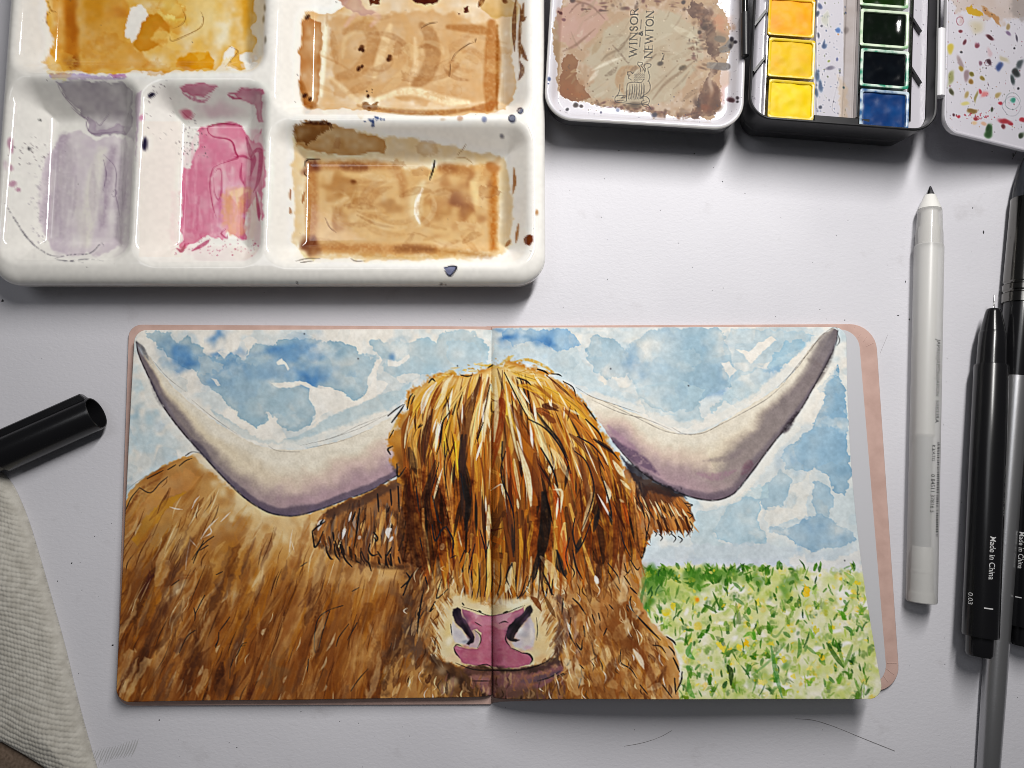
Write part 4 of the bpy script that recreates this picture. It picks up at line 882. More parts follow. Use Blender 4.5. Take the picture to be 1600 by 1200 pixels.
    # ink hair lines
    inks = [[(788, 582), (802, 610), (815, 635), (826, 655)], [(826, 655), (850, 668), (870, 690), (884, 715), (892, 740)], [(880, 596), (895, 605), (900, 620)], [(912, 630), (925, 648), (932, 658)], [(915, 655), (935, 675), (942, 690)], [(902, 682), (925, 695), (940, 712)], [(930, 688), (955, 705), (968, 720)], [(840, 577), (850, 580), (857, 585)], [(862, 584), (872, 585), (878, 588)], [(808, 590), (822, 595), (830, 602)], [(790, 705), (783, 730), (786, 755), (796, 780), (803, 810), (804, 860)], [(785, 690), (784, 725)],
            [(845, 700), (862, 730), (872, 760)], [(898, 705), (915, 720), (925, 745), (928, 770), (920, 800), (908, 830)], [(935, 715), (945, 735)], [(940, 745), (948, 770), (955, 800), (954, 815)], [(898, 810), (895, 835), (902, 858), (912, 845), (925, 810)], [(870, 860), (880, 895), (886, 905)], [(890, 840), (884, 870), (890, 895)], [(895, 860), (900, 885), (910, 905)], [(800, 880), (788, 905)], [(800, 880), (804, 900), (806, 922)], [(830, 900), (822, 922), (810, 935), (808, 930)], [(842, 880), (836, 905)], [(848, 895), (858, 915), (862, 930)], [(864, 905), (862, 925), (865, 930)],
            [(636, 640), (640, 622), (645, 615)], [(648, 618), (642, 632)], [(670, 598), (675, 592), (680, 596)], [(660, 664), (654, 668), (658, 662)], [(610, 710), (606, 702), (614, 697)], [(702, 645), (692, 660), (688, 690), (682, 710)], [(615, 672), (608, 685)], [(612, 660), (625, 643), (632, 632)], [(606, 650), (618, 640), (630, 632)], [(620, 725), (622, 745), (634, 730)], [(686, 722), (680, 745), (672, 775)], [(676, 775), (684, 810), (690, 818)], [(675, 820), (680, 845), (690, 828), (698, 822)], [(698, 824), (708, 845), (706, 870)], [(712, 868), (704, 872)], [(726, 860), (718, 880)], [(735, 858), (722, 892), (728, 888)], [(742, 850), (735, 880), (732, 895)], [(740, 890), (744, 900)],
            [(750, 828), (756, 850), (760, 870)], [(764, 845), (758, 870), (752, 880)], [(694, 690), (695, 720)], [(720, 740), (726, 780)], [(755, 660), (748, 680), (746, 690)], [(766, 600), (760, 625)], [(700, 700), (694, 730), (700, 780)], [(656, 840), (660, 860)], [(650, 760), (655, 800)], [(740, 920), (737, 935)], [(752, 915), (750, 932)], [(950, 880), (965, 900), (968, 912)], [(975, 880), (980, 895), (985, 890)], [(970, 830), (975, 850), (985, 870)], [(985, 875), (995, 890), (1000, 886)], [(770, 570), (762, 575)], [(720, 586), (730, 588), (738, 586)],
            [(855, 920), (852, 935)], [(700, 920), (682, 935), (690, 905)], [(680, 940), (672, 955), (678, 950)], [(660, 930), (655, 960), (652, 990)], [(668, 915), (664, 900)], [(975, 900), (985, 915)], [(950, 892), (960, 910), (970, 925)], [(985, 918), (995, 928)], [(980, 945), (992, 958)], [(986, 932), (984, 945), (990, 955)], [(952, 945), (958, 952)], [(925, 960), (930, 975)], [(935, 958), (938, 970)], [(912, 978), (914, 995)], [(948, 982), (943, 993)], [(895, 935), (905, 945), (915, 960)], [(880, 935), (878, 960)], [(892, 965), (890, 990), (900, 1010)], [(925, 1005), (928, 1020), (932, 1026), (922, 1033)], [(905, 1038), (912, 1045)], [(886, 1040), (890, 1035)], [(970, 1015), (970, 1035), (985, 1045), (995, 1060)], [(995, 962), (1012, 980), (1032, 1000)],
            [(1020, 1008), (1032, 1010), (1040, 1020)], [(1042, 995), (1052, 1002), (1056, 1008)], [(1045, 1010), (1052, 1018), (1054, 1024)], [(1052, 1028), (1058, 1040), (1062, 1050)], [(1066, 1050), (1064, 1065), (1056, 1082)], [(1054, 1060), (1056, 1085)], [(1035, 1070), (1050, 1090)], [(1000, 1070), (1012, 1085)], [(908, 1060), (904, 1075)], [(880, 1052), (868, 1058)], [(900, 1005), (908, 1015), (910, 1000)]]
    for P in inks:
        C.stroke(P, U(1.8, 3.0), INK, .9, taper=(.7, .35), soft=.6, dry=.08)
    # --- muzzle -----------------------------------------------------------------------
    C.poly([(694, 945), (710, 931), (728, 930), (745, 938), (768, 946), (800, 943), (826, 934), (840, 948), (854, 970), (865, 990), (870, 1006), (868, 1026), (850, 1036), (830, 1041), (800, 1046), (770, 1046), (730, 1040), (702, 1036), (684, 1026), (678, 1004), (688, 970)], (222, 203, 162), .9, soft=4, warp=3, ws=6)
    for x, y, rx, ry, c, a in [(852, 1000, 14, 26, (222, 188, 132), .7), (846, 1030, 14, 8, (206, 160, 110), .6), (698, 990, 8, 24, (226, 196, 130), .6), (712, 1028, 16, 7, (226, 186, 150), .6), (742, 937, 14, 6, (214, 170, 90), .6), (700, 1000, 8, 8, (238, 232, 214), .6), (800, 942, 30, 7, (240, 234, 206), .7)]:
        C.blob(x, y, rx, ry, c, a)
    pk = [(722, 951), (735, 955), (745, 960), (768, 962), (790, 960), (805, 955), (818, 948), (818, 960), (803, 975), (792, 988), (792, 1005), (798, 1013), (815, 1018), (828, 1022), (832, 1030), (828, 1038), (810, 1042), (780, 1044), (768, 1041), (745, 1041), (726, 1036), (713, 1024), (709, 1012), (714, 1008), (722, 1011), (735, 1016), (745, 1013), (752, 1003), (752, 990), (745, 983), (735, 985), (728, 970)]
    C.poly(pk, (186, 122, 140), .95, soft=1.2, warp=1.2, tex=.12, ts=8)
    C.poly([(722, 952), (735, 960), (750, 978), (768, 980), (790, 985), (792, 1008), (815, 1020), (830, 1028), (826, 1038), (780, 1044), (745, 1040), (722, 1034), (712, 1015), (735, 1018), (752, 1008), (754, 990), (740, 975), (728, 965)], (166, 86, 108), .55, soft=3, warp=3, tex=.35, ts=9)
    for i in range(46):
        C.blob(U(715, 826), U(966, 1040), U(3, 8), U(3, 7), [(150, 72, 98), (196, 132, 152), (172, 96, 120)][R.integers(0, 3)], U(.15, .4) * (1 if abs(U()) else 1), warp=1)
    C.poly(pk, (120, 56, 80), .0, soft=1.2, warp=1.2, edge=.55, ew=1.6)
    C.poly([(735, 954), (750, 960), (745, 966)], (214, 170, 176), .7, soft=2); C.poly([(775, 962), (800, 957), (790, 972), (778, 972)], (204, 156, 168), .7, soft=2)
    C.poly([(706, 970), (718, 982), (728, 993), (734, 1000), (730, 1007), (722, 1006), (710, 1003), (705, 990)], (200, 194, 198), .9, soft=2.2, warp=1.5)
    C.poly([(735, 1014), (728, 1008), (738, 1004), (742, 995), (741, 985), (747, 990), (750, 1000), (746, 1010)], (176, 150, 168), .8, soft=1.5)
    C.poly([(708, 952), (714, 948), (720, 952), (722, 964), (730, 974), (736, 985), (741, 995), (740, 1003), (733, 1009), (729, 1006), (734, 998), (728, 990), (718, 978), (710, 971), (707, 962)], (42, 32, 46), .95, soft=1.2, warp=1)
    C.blob(726, 968, 8, 9, (90, 66, 92), .4)
    C.poly([(829, 964), (836, 976), (836, 1000), (832, 1010), (820, 1016), (806, 1012), (799, 1004), (812, 1000), (804, 994), (812, 983)], (196, 189, 196), .9, soft=2.2, warp=1.5)
    C.blob(818, 990, 8, 5, (150, 150, 162), .5); C.blob(812, 985, 5, 6, (230, 230, 232), .6); C.blob(826, 1012, 8, 4, (196, 150, 164), .5)
    C.poly([(829, 946), (833, 953), (829, 962), (821, 970), (812, 980), (806, 990), (803, 997), (813, 999), (806, 1003), (797, 1001), (791, 996), (791, 988), (796, 978), (806, 967), (817, 957), (824, 949)], (48, 42, 46), .95, soft=1.2, warp=1)
    C.blob(822, 962, 6, 7, (110, 96, 116), .5)
    for x, y, rx, ry in [(724, 966, 11, 12), (738, 990, 9, 12), (814, 966, 12, 9), (797, 990, 8, 12)]:
        C.blob(x, y, rx, ry, (104, 74, 98), .5, warp=.6)
    C.stroke([(712, 954), (721, 972), (732, 992), (737, 1003)], 6, (38, 30, 42), .55, taper=(.9, .7), soft=2.4, dry=.3)
    C.stroke([(829, 951), (811, 972), (799, 990), (797, 998)], 5, (44, 38, 42), .55, taper=(.9, .8), soft=2.4, dry=.3)
    for x, y, rx, ry, c, a in [(716, 990, 6, 8, (168, 164, 176), .5), (725, 1002, 6, 4, (120, 122, 134), .6), (820, 978, 6, 6, (150, 140, 156), .5), (812, 1004, 7, 4, (190, 176, 188), .6), (830, 990, 3, 10, (226, 214, 204), .6)]:
        C.blob(x, y, rx, ry, c, a, warp=.9)
    for i in range(110):     # fur closing in over the pale muzzle
        t_ = U(0, 1); sd_ = 1 if U() < .5 else -1
        x = 772 + sd_ * np.interp(t_, [0, .5, 1], [70, 92, 84]) + R.normal(0, 4); y = 935 + t_ * 100
        L = U(6, 16)
        C.stroke([(x + sd_ * L * .6, y - L * .3), (x + sd_ * L * .2, y + L * .3), (x - sd_ * L * .2, y + L)], U(1.5, 4.5), [(198, 150, 88), (150, 98, 50), (222, 190, 136), (110, 70, 38), (236, 220, 184)][R.integers(0, 5)], U(.4, .8), taper=(.4, .1), soft=.8, n=3, dry=.2)
    for P, w in [([(709, 1012), (712, 1020), (718, 1027)], 2.2), ([(709, 1012), (714, 1007), (722, 1010)], 1.8), ([(742, 985), (750, 992), (751, 1002), (746, 1012)], 1.6), ([(791, 990), (790, 1000), (797, 1010)], 1.8), ([(798, 1012), (814, 1019)], 1.2), ([(814, 1020), (826, 1022), (832, 1030), (828, 1038)], 3), ([(722, 948), (745, 955), (760, 961), (772, 962)], 1.2), ([(772, 962), (790, 958), (806, 951), (820, 946)], 1.2), ([(748, 954), (752, 957)], 3), ([(786, 958), (794, 955)], 3), ([(780, 974), (788, 971), (794, 973)], 2), ([(704, 975), (706, 992)], 1.5), ([(838, 965), (840, 985), (838, 1000)], 1.3), ([(742, 972), (752, 978)], 1.5), ([(725, 946), (722, 942)], 2.5), ([(772, 1046), (760, 1038), (740, 1042)], 1.5)]:
        C.stroke(P, w, INK, .8, soft=.6)
    for i in range(240):     # wispy, curling cheek and chest fur
        x, y = U(636, 1045), U(880, 1085)
        if 688 < x < 868 and 925 < y < 1052: continue
        if x > np.interp(y, [880, 950, 1000, 1090], [992, 990, 1030, 1050]): continue
        sx_ = -.35 if x < 770 else .35; L = U(8, 26); bd = U(-5, 5)
        C.stroke([(x, y), (x + sx_ * L * .4 + bd, y + L * .5), (x + sx_ * L * .7 - bd * .4, y + L)], U(1.1, 2.6), [(74, 44, 24), (46, 38, 34), (238, 220, 180), (226, 192, 138), (110, 64, 30), (240, 232, 216)][R.integers(0, 6)], U(.5, .9), taper=(.2, .05), soft=.6, n=4, dry=.15)
    # mouth, chin and shadow
    C.poly([(722, 1040), (768, 1046), (832, 1042), (852, 1038), (872, 1030), (882, 1048), (862, 1066), (830, 1080), (800, 1094), (764, 1096), (740, 1072)], (128, 88, 88), .85, soft=3, warp=3, tex=.4, ts=9)
    C.poly([(672, 1020), (690, 1030), (712, 1040), (735, 1043), (768, 1044), (768, 1054), (735, 1058), (742, 1072), (768, 1086), (764, 1095), (742, 1092), (716, 1072), (690, 1054), (676, 1040)], (70, 48, 36), .75, soft=4, warp=4, tex=.3)
    C.poly([(776, 1042), (812, 1046), (850, 1036), (872, 1022), (876, 1034), (850, 1048), (812, 1054), (780, 1050)], (66, 50, 44), .75, soft=3, warp=3)
    C.poly([(812, 1062), (850, 1054), (878, 1048), (872, 1056), (842, 1066), (812, 1070)], (92, 74, 84), .7, soft=3, warp=3)
    C.poly([(775, 1072), (840, 1074), (850, 1094), (776, 1094)], (96, 72, 56), .6, soft=4, warp=4)
    C.poly([(866, 990), (876, 970), (878, 1000), (880, 1020), (868, 1026)], (96, 72, 62), .6, soft=4, warp=3)
    C.stroke([(738, 1064), (766, 1064)], 1.6, INK, .8); C.stroke([(840, 1064), (860, 1058), (875, 1049)], 2, INK, .7)
    C.stroke([(830, 933), (838, 940), (846, 955)], 8, (124, 72, 34), .8); C.stroke([(850, 930), (860, 950), (868, 965)], 7, (110, 74, 40), .7)
    C.stroke([(770, 1050), (770, 1085)], 4, (90, 60, 56), .6)
    C.blob(700, 1070, 14, 12, (226, 200, 160), .5); C.blob(690, 1045, 10, 8, (200, 180, 150), .4)
    for P in [[(885, 1040), (892, 1030)], [(870, 1060), (885, 1052)], [(662, 955), (650, 975)], [(645, 965), (640, 985)]]:
        C.stroke(P, 3, (60, 50, 50), .6, dry=.2)
    for i in range(120):     # shaggy chin
        x, y = U(690, 880), U(1046, 1098)
        C.stroke([(x, y), (x + U(-4, 4), y + U(5, 12)), (x + U(-7, 7), y + U(10, 20))], U(1.5, 5), [(84, 54, 38), (128, 86, 78), (60, 42, 34), (156, 108, 66), (104, 74, 70), (196, 160, 116)][R.integers(0, 6)], U(.3, .7), taper=(.4, .1), soft=.9, n=3, dry=.25)
    C.poly([(730, 1046), (768, 1050), (828, 1046), (838, 1060), (815, 1078), (770, 1084), (744, 1068)], (140, 100, 98), .3, soft=4, warp=3, tex=.3)
    C.stroke([(712, 1036), (740, 1046), (768, 1047), (812, 1047), (850, 1036), (868, 1020)], 2.4, (50, 38, 36), .75, dry=.2)
    C.stroke([(738, 1064), (766, 1064)], 1.6, INK, .8)
    for P, w, c in [([(742, 868), (744, 905), (740, 938)], 9, (196, 138, 46)), ([(754, 860), (756, 905), (752, 936)], 8, (176, 112, 34)), ([(764, 860), (764, 910), (760, 940)], 7, (222, 180, 92)), ([(776, 860), (778, 905), (774, 930)], 9, (168, 104, 36)), ([(790, 866), (786, 900), (780, 932)], 8, (190, 130, 52)), ([(730, 866), (728, 895), (734, 922)], 7, (206, 156, 76)), ([(826, 880), (820, 910), (812, 936)], 8, (150, 92, 40)), ([(716, 872), (712, 900), (720, 920)], 7, (170, 112, 50)), ([(804, 880), (802, 905), (806, 926)], 6, (214, 172, 100))]:
        C.stroke(P, w, c, .85, taper=(.7, .04), soft=1, n=4, dry=.12, edge=.3)
    for P in [[(748, 880), (749, 912), (745, 936)], [(759, 870), (760, 905), (757, 932)], [(782, 880), (782, 908), (777, 930)], [(736, 890), (738, 915)], [(823, 900), (816, 925), (808, 936)], [(795, 885), (790, 912)], [(770, 900), (768, 925)], [(806, 895), (806, 922)]]:
        C.stroke(P, 2.2, INK, .85, taper=(.4, .3), soft=.6)
    # lower fur right of the chin
    for i in range(120):
        x, y = U(880, 1055), U(985, 1085)
        if x > np.interp(y, [985, 1090], [1028, 1052]): continue
        C.stroke([(x, y), (x + U(-2, 8), y + U(8, 22))], U(2.5, 7), cols[R.integers(0, 9)], U(.2, .5), soft=1.3, n=2, dry=.4, edge=.3)
    for i in range(60):
        x, y = U(885, 1040), U(900, 1075)
        if x > np.interp(y, [900, 950, 985, 1090], [985, 990, 1020, 1045]): continue
        n_ = 7; rx, ry = U(4, 12), U(8, 22); an = U(-.5, .3)
        Pb = [(x + rx * math.cos(q) * U(.5, 1.2) + an * ry * math.sin(q), y + ry * math.sin(q) * U(.6, 1.2)) for q in np.linspace(0, 6.28, n_ + 1)[:-1]]
        C.poly(Pb, [(112, 64, 28), (140, 84, 38), (96, 56, 30), (214, 176, 122), (232, 212, 174), (164, 106, 54)][R.integers(0, 6)], U(.2, .5), soft=2.2, warp=2.2, ws=11, edge=.15, tex=.3, ts=12)
    for i in range(120):    # clumped washes over the flank
        x, y = U(180, 600), U(850, 1100)
        rx, ry = U(3, 9), U(16, 50)
        sh = -.5 * np.interp(x, [180, 600], [1, .4])
        Pb = [(x + rx * math.cos(q) * U(.5, 1.2) + sh * ry * math.sin(q), y + ry * math.sin(q) * U(.6, 1.2)) for q in np.linspace(0, 6.28, 9)[:-1]]
        C.poly(Pb, [(104, 58, 24), (130, 76, 30), (84, 48, 26), (176, 112, 34), (222, 186, 134), (150, 94, 46), (92, 60, 44)][R.integers(0, 7)], U(.15, .42), soft=2.4, warp=2.5, ws=14, edge=.15, tex=.3, ts=14)
    C.stroke([(985, 1000), (1000, 1020), (1015, 1050), (1026, 1078)], 12, (120, 68, 32), .6, soft=2, dry=.2)
    C.stroke([(960, 965), (962, 990), (985, 1015)], 16, (126, 76, 36), .55, soft=3, dry=.3)
    C.stroke([(990, 1015), (1000, 1030), (1006, 1045)], 8, (234, 220, 196), .7, soft=1.5)
    C.stroke([(930, 900), (934, 912)], 7, (238, 230, 216), .8)
    C.stroke([(884, 1030), (890, 1044)], 12, (222, 200, 160), .6, soft=2)
    # the finished sheet dries with crisp edges: strengthen local contrast
    def box(a, r):
        for ax in (0, 1):
            p = np.concatenate([np.repeat(a.take([0], ax), r + 1, ax), a, np.repeat(a.take([-1], ax), r, ax)], ax); q = np.cumsum(p, ax, dtype=np.float64)
            n_ = a.shape[ax]
            a = ((q.take(range(2 * r + 1, 2 * r + 1 + n_), ax) - q.take(range(0, n_), ax)) / (2 * r + 1)).astype(np.float32)
        return a
    C.c += .95 * (C.c - box(C.c, 2)) + .22 * (C.c - box(C.c, 12))
    lum = C.c.mean(2, keepdims=True)
    C.c = lum + (C.c - lum) * .95
    C.c = np.clip(C.c, 0, 240); t_ = C.c / 240
    C.c = 240 * (t_ * .68 + .32 * (t_ * t_ * (3 - 2 * t_)))
    # paper grain, pigment granulation and a few flecks
    C.c *= (1 + .022 * C.N(1.6, 51) + .02 * C.N(3.5, 52))[..., None]
    for x, y in [(475, 522), (715, 572), (954, 576), (1320, 876), (1076, 603), (560, 560)]:
        C.speck(x, y, 1.4, (50, 50, 60), .9)
    return C
# ---- dried washes in the ceramic palette -----------------------------------
def boxblur(a, r):
    for ax in (0, 1):
        n_ = a.shape[ax]
        p = np.concatenate([np.repeat(a.take([0], ax), r + 1, ax), a, np.repeat(a.take([-1], ax), r, ax)], ax); q = np.cumsum(p, ax, dtype=np.float64)
        a = ((q.take(range(2 * r + 1, 2 * r + 1 + n_), ax) - q.take(range(0, n_), ax)) / (2 * r + 1)).astype(np.float32)
    return a


def paint_palette():
    C = Canvas(-60, -190, 880, 480, 1.0, (236, 232, 224), 23)
    R = C.rg; U = R.uniform
    E = dict(warp=4, ws=17, edge=.26, tex=.35, soft=1.3)
    # yellow well
    C.poly([(70, -110), (400, -110), (399, 20), (392, 45), (398, 60), (396, 80), (385, 83), (375, 88), (381, 105), (370, 108), (355, 103), (365, 90), (368, 78), (360, 70), (352, 85), (345, 100), (335, 108), (300, 111), (250, 113), (150, 113), (100, 110), (86, 100), (80, 80), (82, 60), (74, 40)], (226, 184, 96), .8, **E)
    C.poly([(82, -90), (190, -90), (200, 20), (195, 60), (240, 100), (200, 110), (120, 110), (95, 100), (85, 60)], (214, 154, 62), .55, soft=4, warp=6, ws=20)
    C.stroke([(108, -90), (108, 0), (112, 60), (111, 95)], 20, (196, 120, 22), .75, soft=6, taper=(1, 1))
    C.blob(110, 97, 12, 11, (140, 74, 12), .85); C.blob(112, 30, 9, 50, (172, 98, 14), .5)
    for x, y, rx, ry, c, a in [(150, 10, 16, 40, (206, 144, 28), .7), (185, 20, 14, 12, (196, 124, 44), .5), (185, 60, 20, 40, (222, 172, 76), .5), (320, 20, 30, 50, (236, 216, 158), .7), (350, 50, 14, 26, (240, 232, 206), .8), (385, 20, 8, 40, (214, 158, 40), .7), (270, 20, 20, 30, (228, 196, 90), .6), (245, -10, 16, 16, (214, 160, 40), .6), (150, -40, 60, 40, (212, 156, 44), .6), (280, -40, 60, 40, (222, 180, 70), .6)]:
        C.blob(x, y, rx, ry, c, a)
    C.poly([(225, 25), (245, 20), (265, 40), (262, 60), (245, 72), (230, 80), (214, 78), (208, 70), (216, 48)], (204, 142, 30), .8, soft=2, warp=2, edge=.2)
    C.poly([(205, 12), (222, 8), (232, 22), (222, 36), (214, 58), (206, 68), (194, 50), (198, 30)], (238, 233, 224), .95, warp=2, ws=6)
    C.poly([(278, 92), (300, 82), (326, 82), (335, 95), (332, 107), (292, 110), (276, 104)], (222, 160, 26), .8, soft=1.5, edge=.25)
    C.blob(290, 100, 14, 8, (190, 124, 24), .6)
    C.poly([(250, 40), (275, 65), (290, 80), (270, 80), (235, 60)], (234, 200, 120), .6, soft=2)
    C.poly([(256, 25), (275, 5), (290, 12), (272, 30)], (240, 214, 130), .7, soft=2)
    for P in [[(265, 55), (268, 64), (285, 58), (312, 44), (318, 30), (314, 18)], [(285, 15), (290, 28), (284, 38), (270, 45)], [(352, 104), (364, 90), (372, 80), (358, 72)], [(74, 0), (80, 16), (88, 18)], [(74, 40), (72, 25), (82, 16)]]:
        C.stroke(P, 1.3, (150, 104, 40), .6)
    C.poly([(76, 116), (100, 114), (150, 118), (200, 120), (190, 124), (120, 124), (80, 122)], (190, 166, 188), .7, warp=2, ws=5, edge=.2)
    C.poly([(170, 116), (196, 116), (198, 121), (178, 121)], (190, 130, 160), .6, warp=1.5, edge=.2)
    # lilac well
    C.poly([(88, 128), (196, 128), (208, 145), (208, 196), (196, 208), (150, 213), (138, 205), (142, 188), (128, 176), (112, 162), (98, 146)], (158, 146, 156), .62, **E)
    C.poly([(140, 180), (150, 190), (152, 205), (176, 200), (182, 192), (198, 195), (196, 206), (150, 212), (138, 206)], (150, 130, 150), .4, **E)
    C.poly([(66, 262), (78, 236), (100, 212), (122, 200), (150, 218), (196, 214), (202, 262), (198, 340), (190, 382), (160, 396), (112, 397), (82, 392), (64, 362), (62, 300)], (204, 190, 198), .75, soft=3, warp=4, ws=14, tex=.35, edge=.1)
    for P, w, c, a in [([(100, 215), (88, 260), (82, 320), (78, 360)], 26, (164, 146, 162), .6), ([(108, 230), (102, 330)], 20, (176, 162, 172), .5), ([(178, 232), (170, 262), (164, 300), (160, 350)], 18, (158, 138, 156), .6), ([(190, 250), (186, 330), (182, 370)], 12, (170, 154, 168), .5), ([(160, 235), (148, 280), (140, 330), (135, 380)], 24, (226, 220, 208), .7), ([(95, 350), (95, 392)], 30, (186, 170, 184), .5), ([(120, 300), (125, 360)], 14, (206, 196, 194), .6)]:
        C.stroke(P, w, c, a, soft=6, taper=(.6, .6), dry=.3)
    for P in [[(138, 180), (135, 195), (142, 208), (160, 208), (192, 205)], [(150, 190), (156, 196), (165, 185), (172, 176)], [(162, 242), (178, 258), (182, 275), (180, 300), (184, 320), (188, 340)], [(176, 300), (180, 296), (182, 302), (178, 308), (175, 304)], [(90, 132), (100, 150), (118, 170), (128, 178)], [(112, 168), (128, 182), (136, 185)], [(162, 250), (166, 275), (160, 300)]]:
        C.stroke(P, 1.6, (122, 104, 124), .6, dry=.2)
    for P in [[(8, 318), (25, 345), (45, 375), (66, 392), (85, 400), (120, 398)], [(12, 325), (35, 362), (55, 385)], [(85, 404), (110, 398), (140, 396), (158, 380), (162, 385)], [(100, 408), (140, 405), (162, 408)], [(88, 406), (130, 410)]]:
        C.stroke(P, 2.2, (96, 92, 100), .5, dry=.9)
    for x, y, rx, ry in [(15, 222, 6, 9), (18, 232, 4, 7), (20, 288, 6, 5), (28, 296, 4, 3), (17, 262, 3, 5)]:
        C.blob(x, y, rx, ry, (178, 130, 150), .75, hard=2.5)
    C.blob(8, 258, 4, 8, (200, 176, 186), .5)
    # pink well
    C.poly([(286, 270), (288, 230), (300, 214), (312, 205), (325, 200), (330, 194), (358, 191), (382, 195), (385, 210), (398, 222), (408, 200), (412, 260), (410, 345), (402, 340), (396, 318), (386, 330), (384, 372), (370, 374), (352, 360), (345, 372), (320, 368), (300, 382), (285, 392), (275, 386), (284, 372), (282, 340)], (214, 128, 152), .85, **E)
    C.poly([(286, 290), (300, 240), (320, 215), (350, 218), (366, 232), (366, 244), (335, 262), (328, 290), (335, 340), (345, 365), (300, 365), (284, 350)], (206, 112, 142), .5, soft=4, warp=5)
    C.poly([(285, 252), (288, 225), (298, 208), (310, 205), (312, 222), (305, 240), (296, 264), (288, 262)], (234, 226, 220), .85, warp=2, soft=1.5)
    C.poly([(346, 305), (360, 290), (385, 288), (391, 300), (381, 340), (384, 360), (378, 372), (364, 368), (350, 355)], (224, 158, 118), .7, soft=5, warp=5, ws=8, tex=.4)
    C.poly([(358, 300), (380, 292), (388, 296), (372, 308), (372, 320), (364, 312)], (238, 200, 160), .8, soft=2)
    C.poly([(400, 300), (408, 310), (408, 370), (396, 385), (388, 370), (390, 330)], (236, 226, 218), .85, soft=2, warp=3)
    C.poly([(376, 196), (396, 205), (404, 195), (410, 225), (398, 222), (388, 210)], (234, 224, 220), .85, soft=1.5, warp=2)
    for P, w, a in [([(326, 208), (325, 199), (340, 194), (358, 194), (376, 197)], 2.4, .85), ([(326, 208), (335, 214), (355, 217), (364, 224), (368, 238), (372, 246), (362, 250), (345, 256)], 2.4, .85), ([(345, 256), (333, 264), (328, 285), (332, 320), (338, 340)], 1.8, .6), ([(335, 270), (340, 264), (346, 268), (346, 300), (341, 312), (335, 300), (334, 278)], 1.6, .55), ([(385, 215), (392, 240), (396, 250), (392, 275)], 9, .55), ([(392, 245), (400, 235), (408, 240), (404, 280), (396, 300)], 7, .6), ([(366, 246), (380, 244), (392, 250)], 4, .6), ([(400, 300), (404, 330), (405, 345)], 5, .7), ([(352, 358), (346, 365), (354, 372), (356, 366)], 3, .8), ([(276, 388), (284, 392), (290, 380)], 5, .8), ([(300, 392), (318, 382), (328, 374)], 6, .6), ([(378, 255), (376, 275), (382, 290)], 4, .5)]:
        C.stroke(P, w, (168, 44, 86), a, soft=1, dry=.15)
    for P in [[(280, 136), (300, 132), (338, 132), (322, 152), (306, 152), (292, 148)], [(356, 146), (380, 138), (408, 140), (412, 190), (404, 192), (400, 162), (378, 156)]]:
        C.poly(P, (190, 96, 124), .6, **E)
    C.stroke([(286, 146), (300, 154), (318, 158), (330, 148)], 5, (170, 56, 96), .5, dry=.5); C.stroke([(356, 148), (365, 153), (380, 155)], 4, (170, 50, 90), .6)
    C.blob(340, 172, 30, 14, (206, 160, 176), .4); C.blob(293, 178, 11, 6, (206, 120, 140), .85, rot=.3, hard=2.5); C.stroke([(284, 174), (298, 186), (304, 178)], 1.2, (160, 60, 90), .6)
    C.poly([(212, 150), (222, 140), (218, 180), (214, 220), (212, 250)], (196, 168, 190), .5, warp=2)
    C.blob(222, 185, 4, 6, (196, 110, 150), .6)
    C.blob(237, 148, 6, 4, (50, 44, 66), .9, hard=2.5, rot=-.4); C.blob(227, 224, 4, 11, (56, 50, 74), .9, hard=2.5); C.blob(45, 232, 3, 3, (70, 68, 72), .8); C.blob(62, 187, 2, 2, (60, 60, 60), .8)
    for i in range(130):
        t = U(0, 2 * math.pi)
        if i < 60: x, y = R.normal(300, 12), R.normal(220, 16)
        elif i < 90: x, y = 250 + 20 * math.cos(t) + R.normal(0, 3), 175 + 40 * math.sin(t) + R.normal(0, 4)
        else: x, y = R.normal(55, 16), R.normal(235, 12)
        C.speck(x, y, U(.5, 1.3), (96, 84, 90), U(.3, .8))
    for i in range(70):
        C.speck(U(270, 405), U(375, 400), U(.5, 1.5), (178, 80, 110), U(.2, .7))
    for i in range(60):
        C.speck(R.normal(60, 6), U(250, 380), U(.6, 2.2), (150, 140, 150), U(.1, .5))
    C.poly([(268, 300), (282, 300), (282, 380), (268, 392)], (230, 196, 200), .25, soft=5, warp=4)
    C.c[C.win(218, 190, 282, 400)[0]] *= np.array((1, .985, .975), np.float32)
    # upper brown well
    C.poly([(468, 32), (478, 20), (520, 22), (545, 5), (560, -90), (800, -90), (812, 20), (800, 90), (806, 150), (790, 172), (775, 176), (700, 178), (600, 175), (560, 170), (500, 173), (474, 166), (466, 120)], (232, 200, 152), .7, **E)
    C.poly([(470, 34), (482, 24), (500, 34), (502, 90), (498, 150), (492, 168), (474, 164), (466, 120)], (206, 152, 92), .75, **E)
    C.poly([(510, 30), (560, 22), (640, 20), (700, 20), (760, 34), (772, 50), (770, 160), (700, 168), (600, 150), (520, 150)], (220, 178, 122), .6, soft=4, warp=6, ws=16)
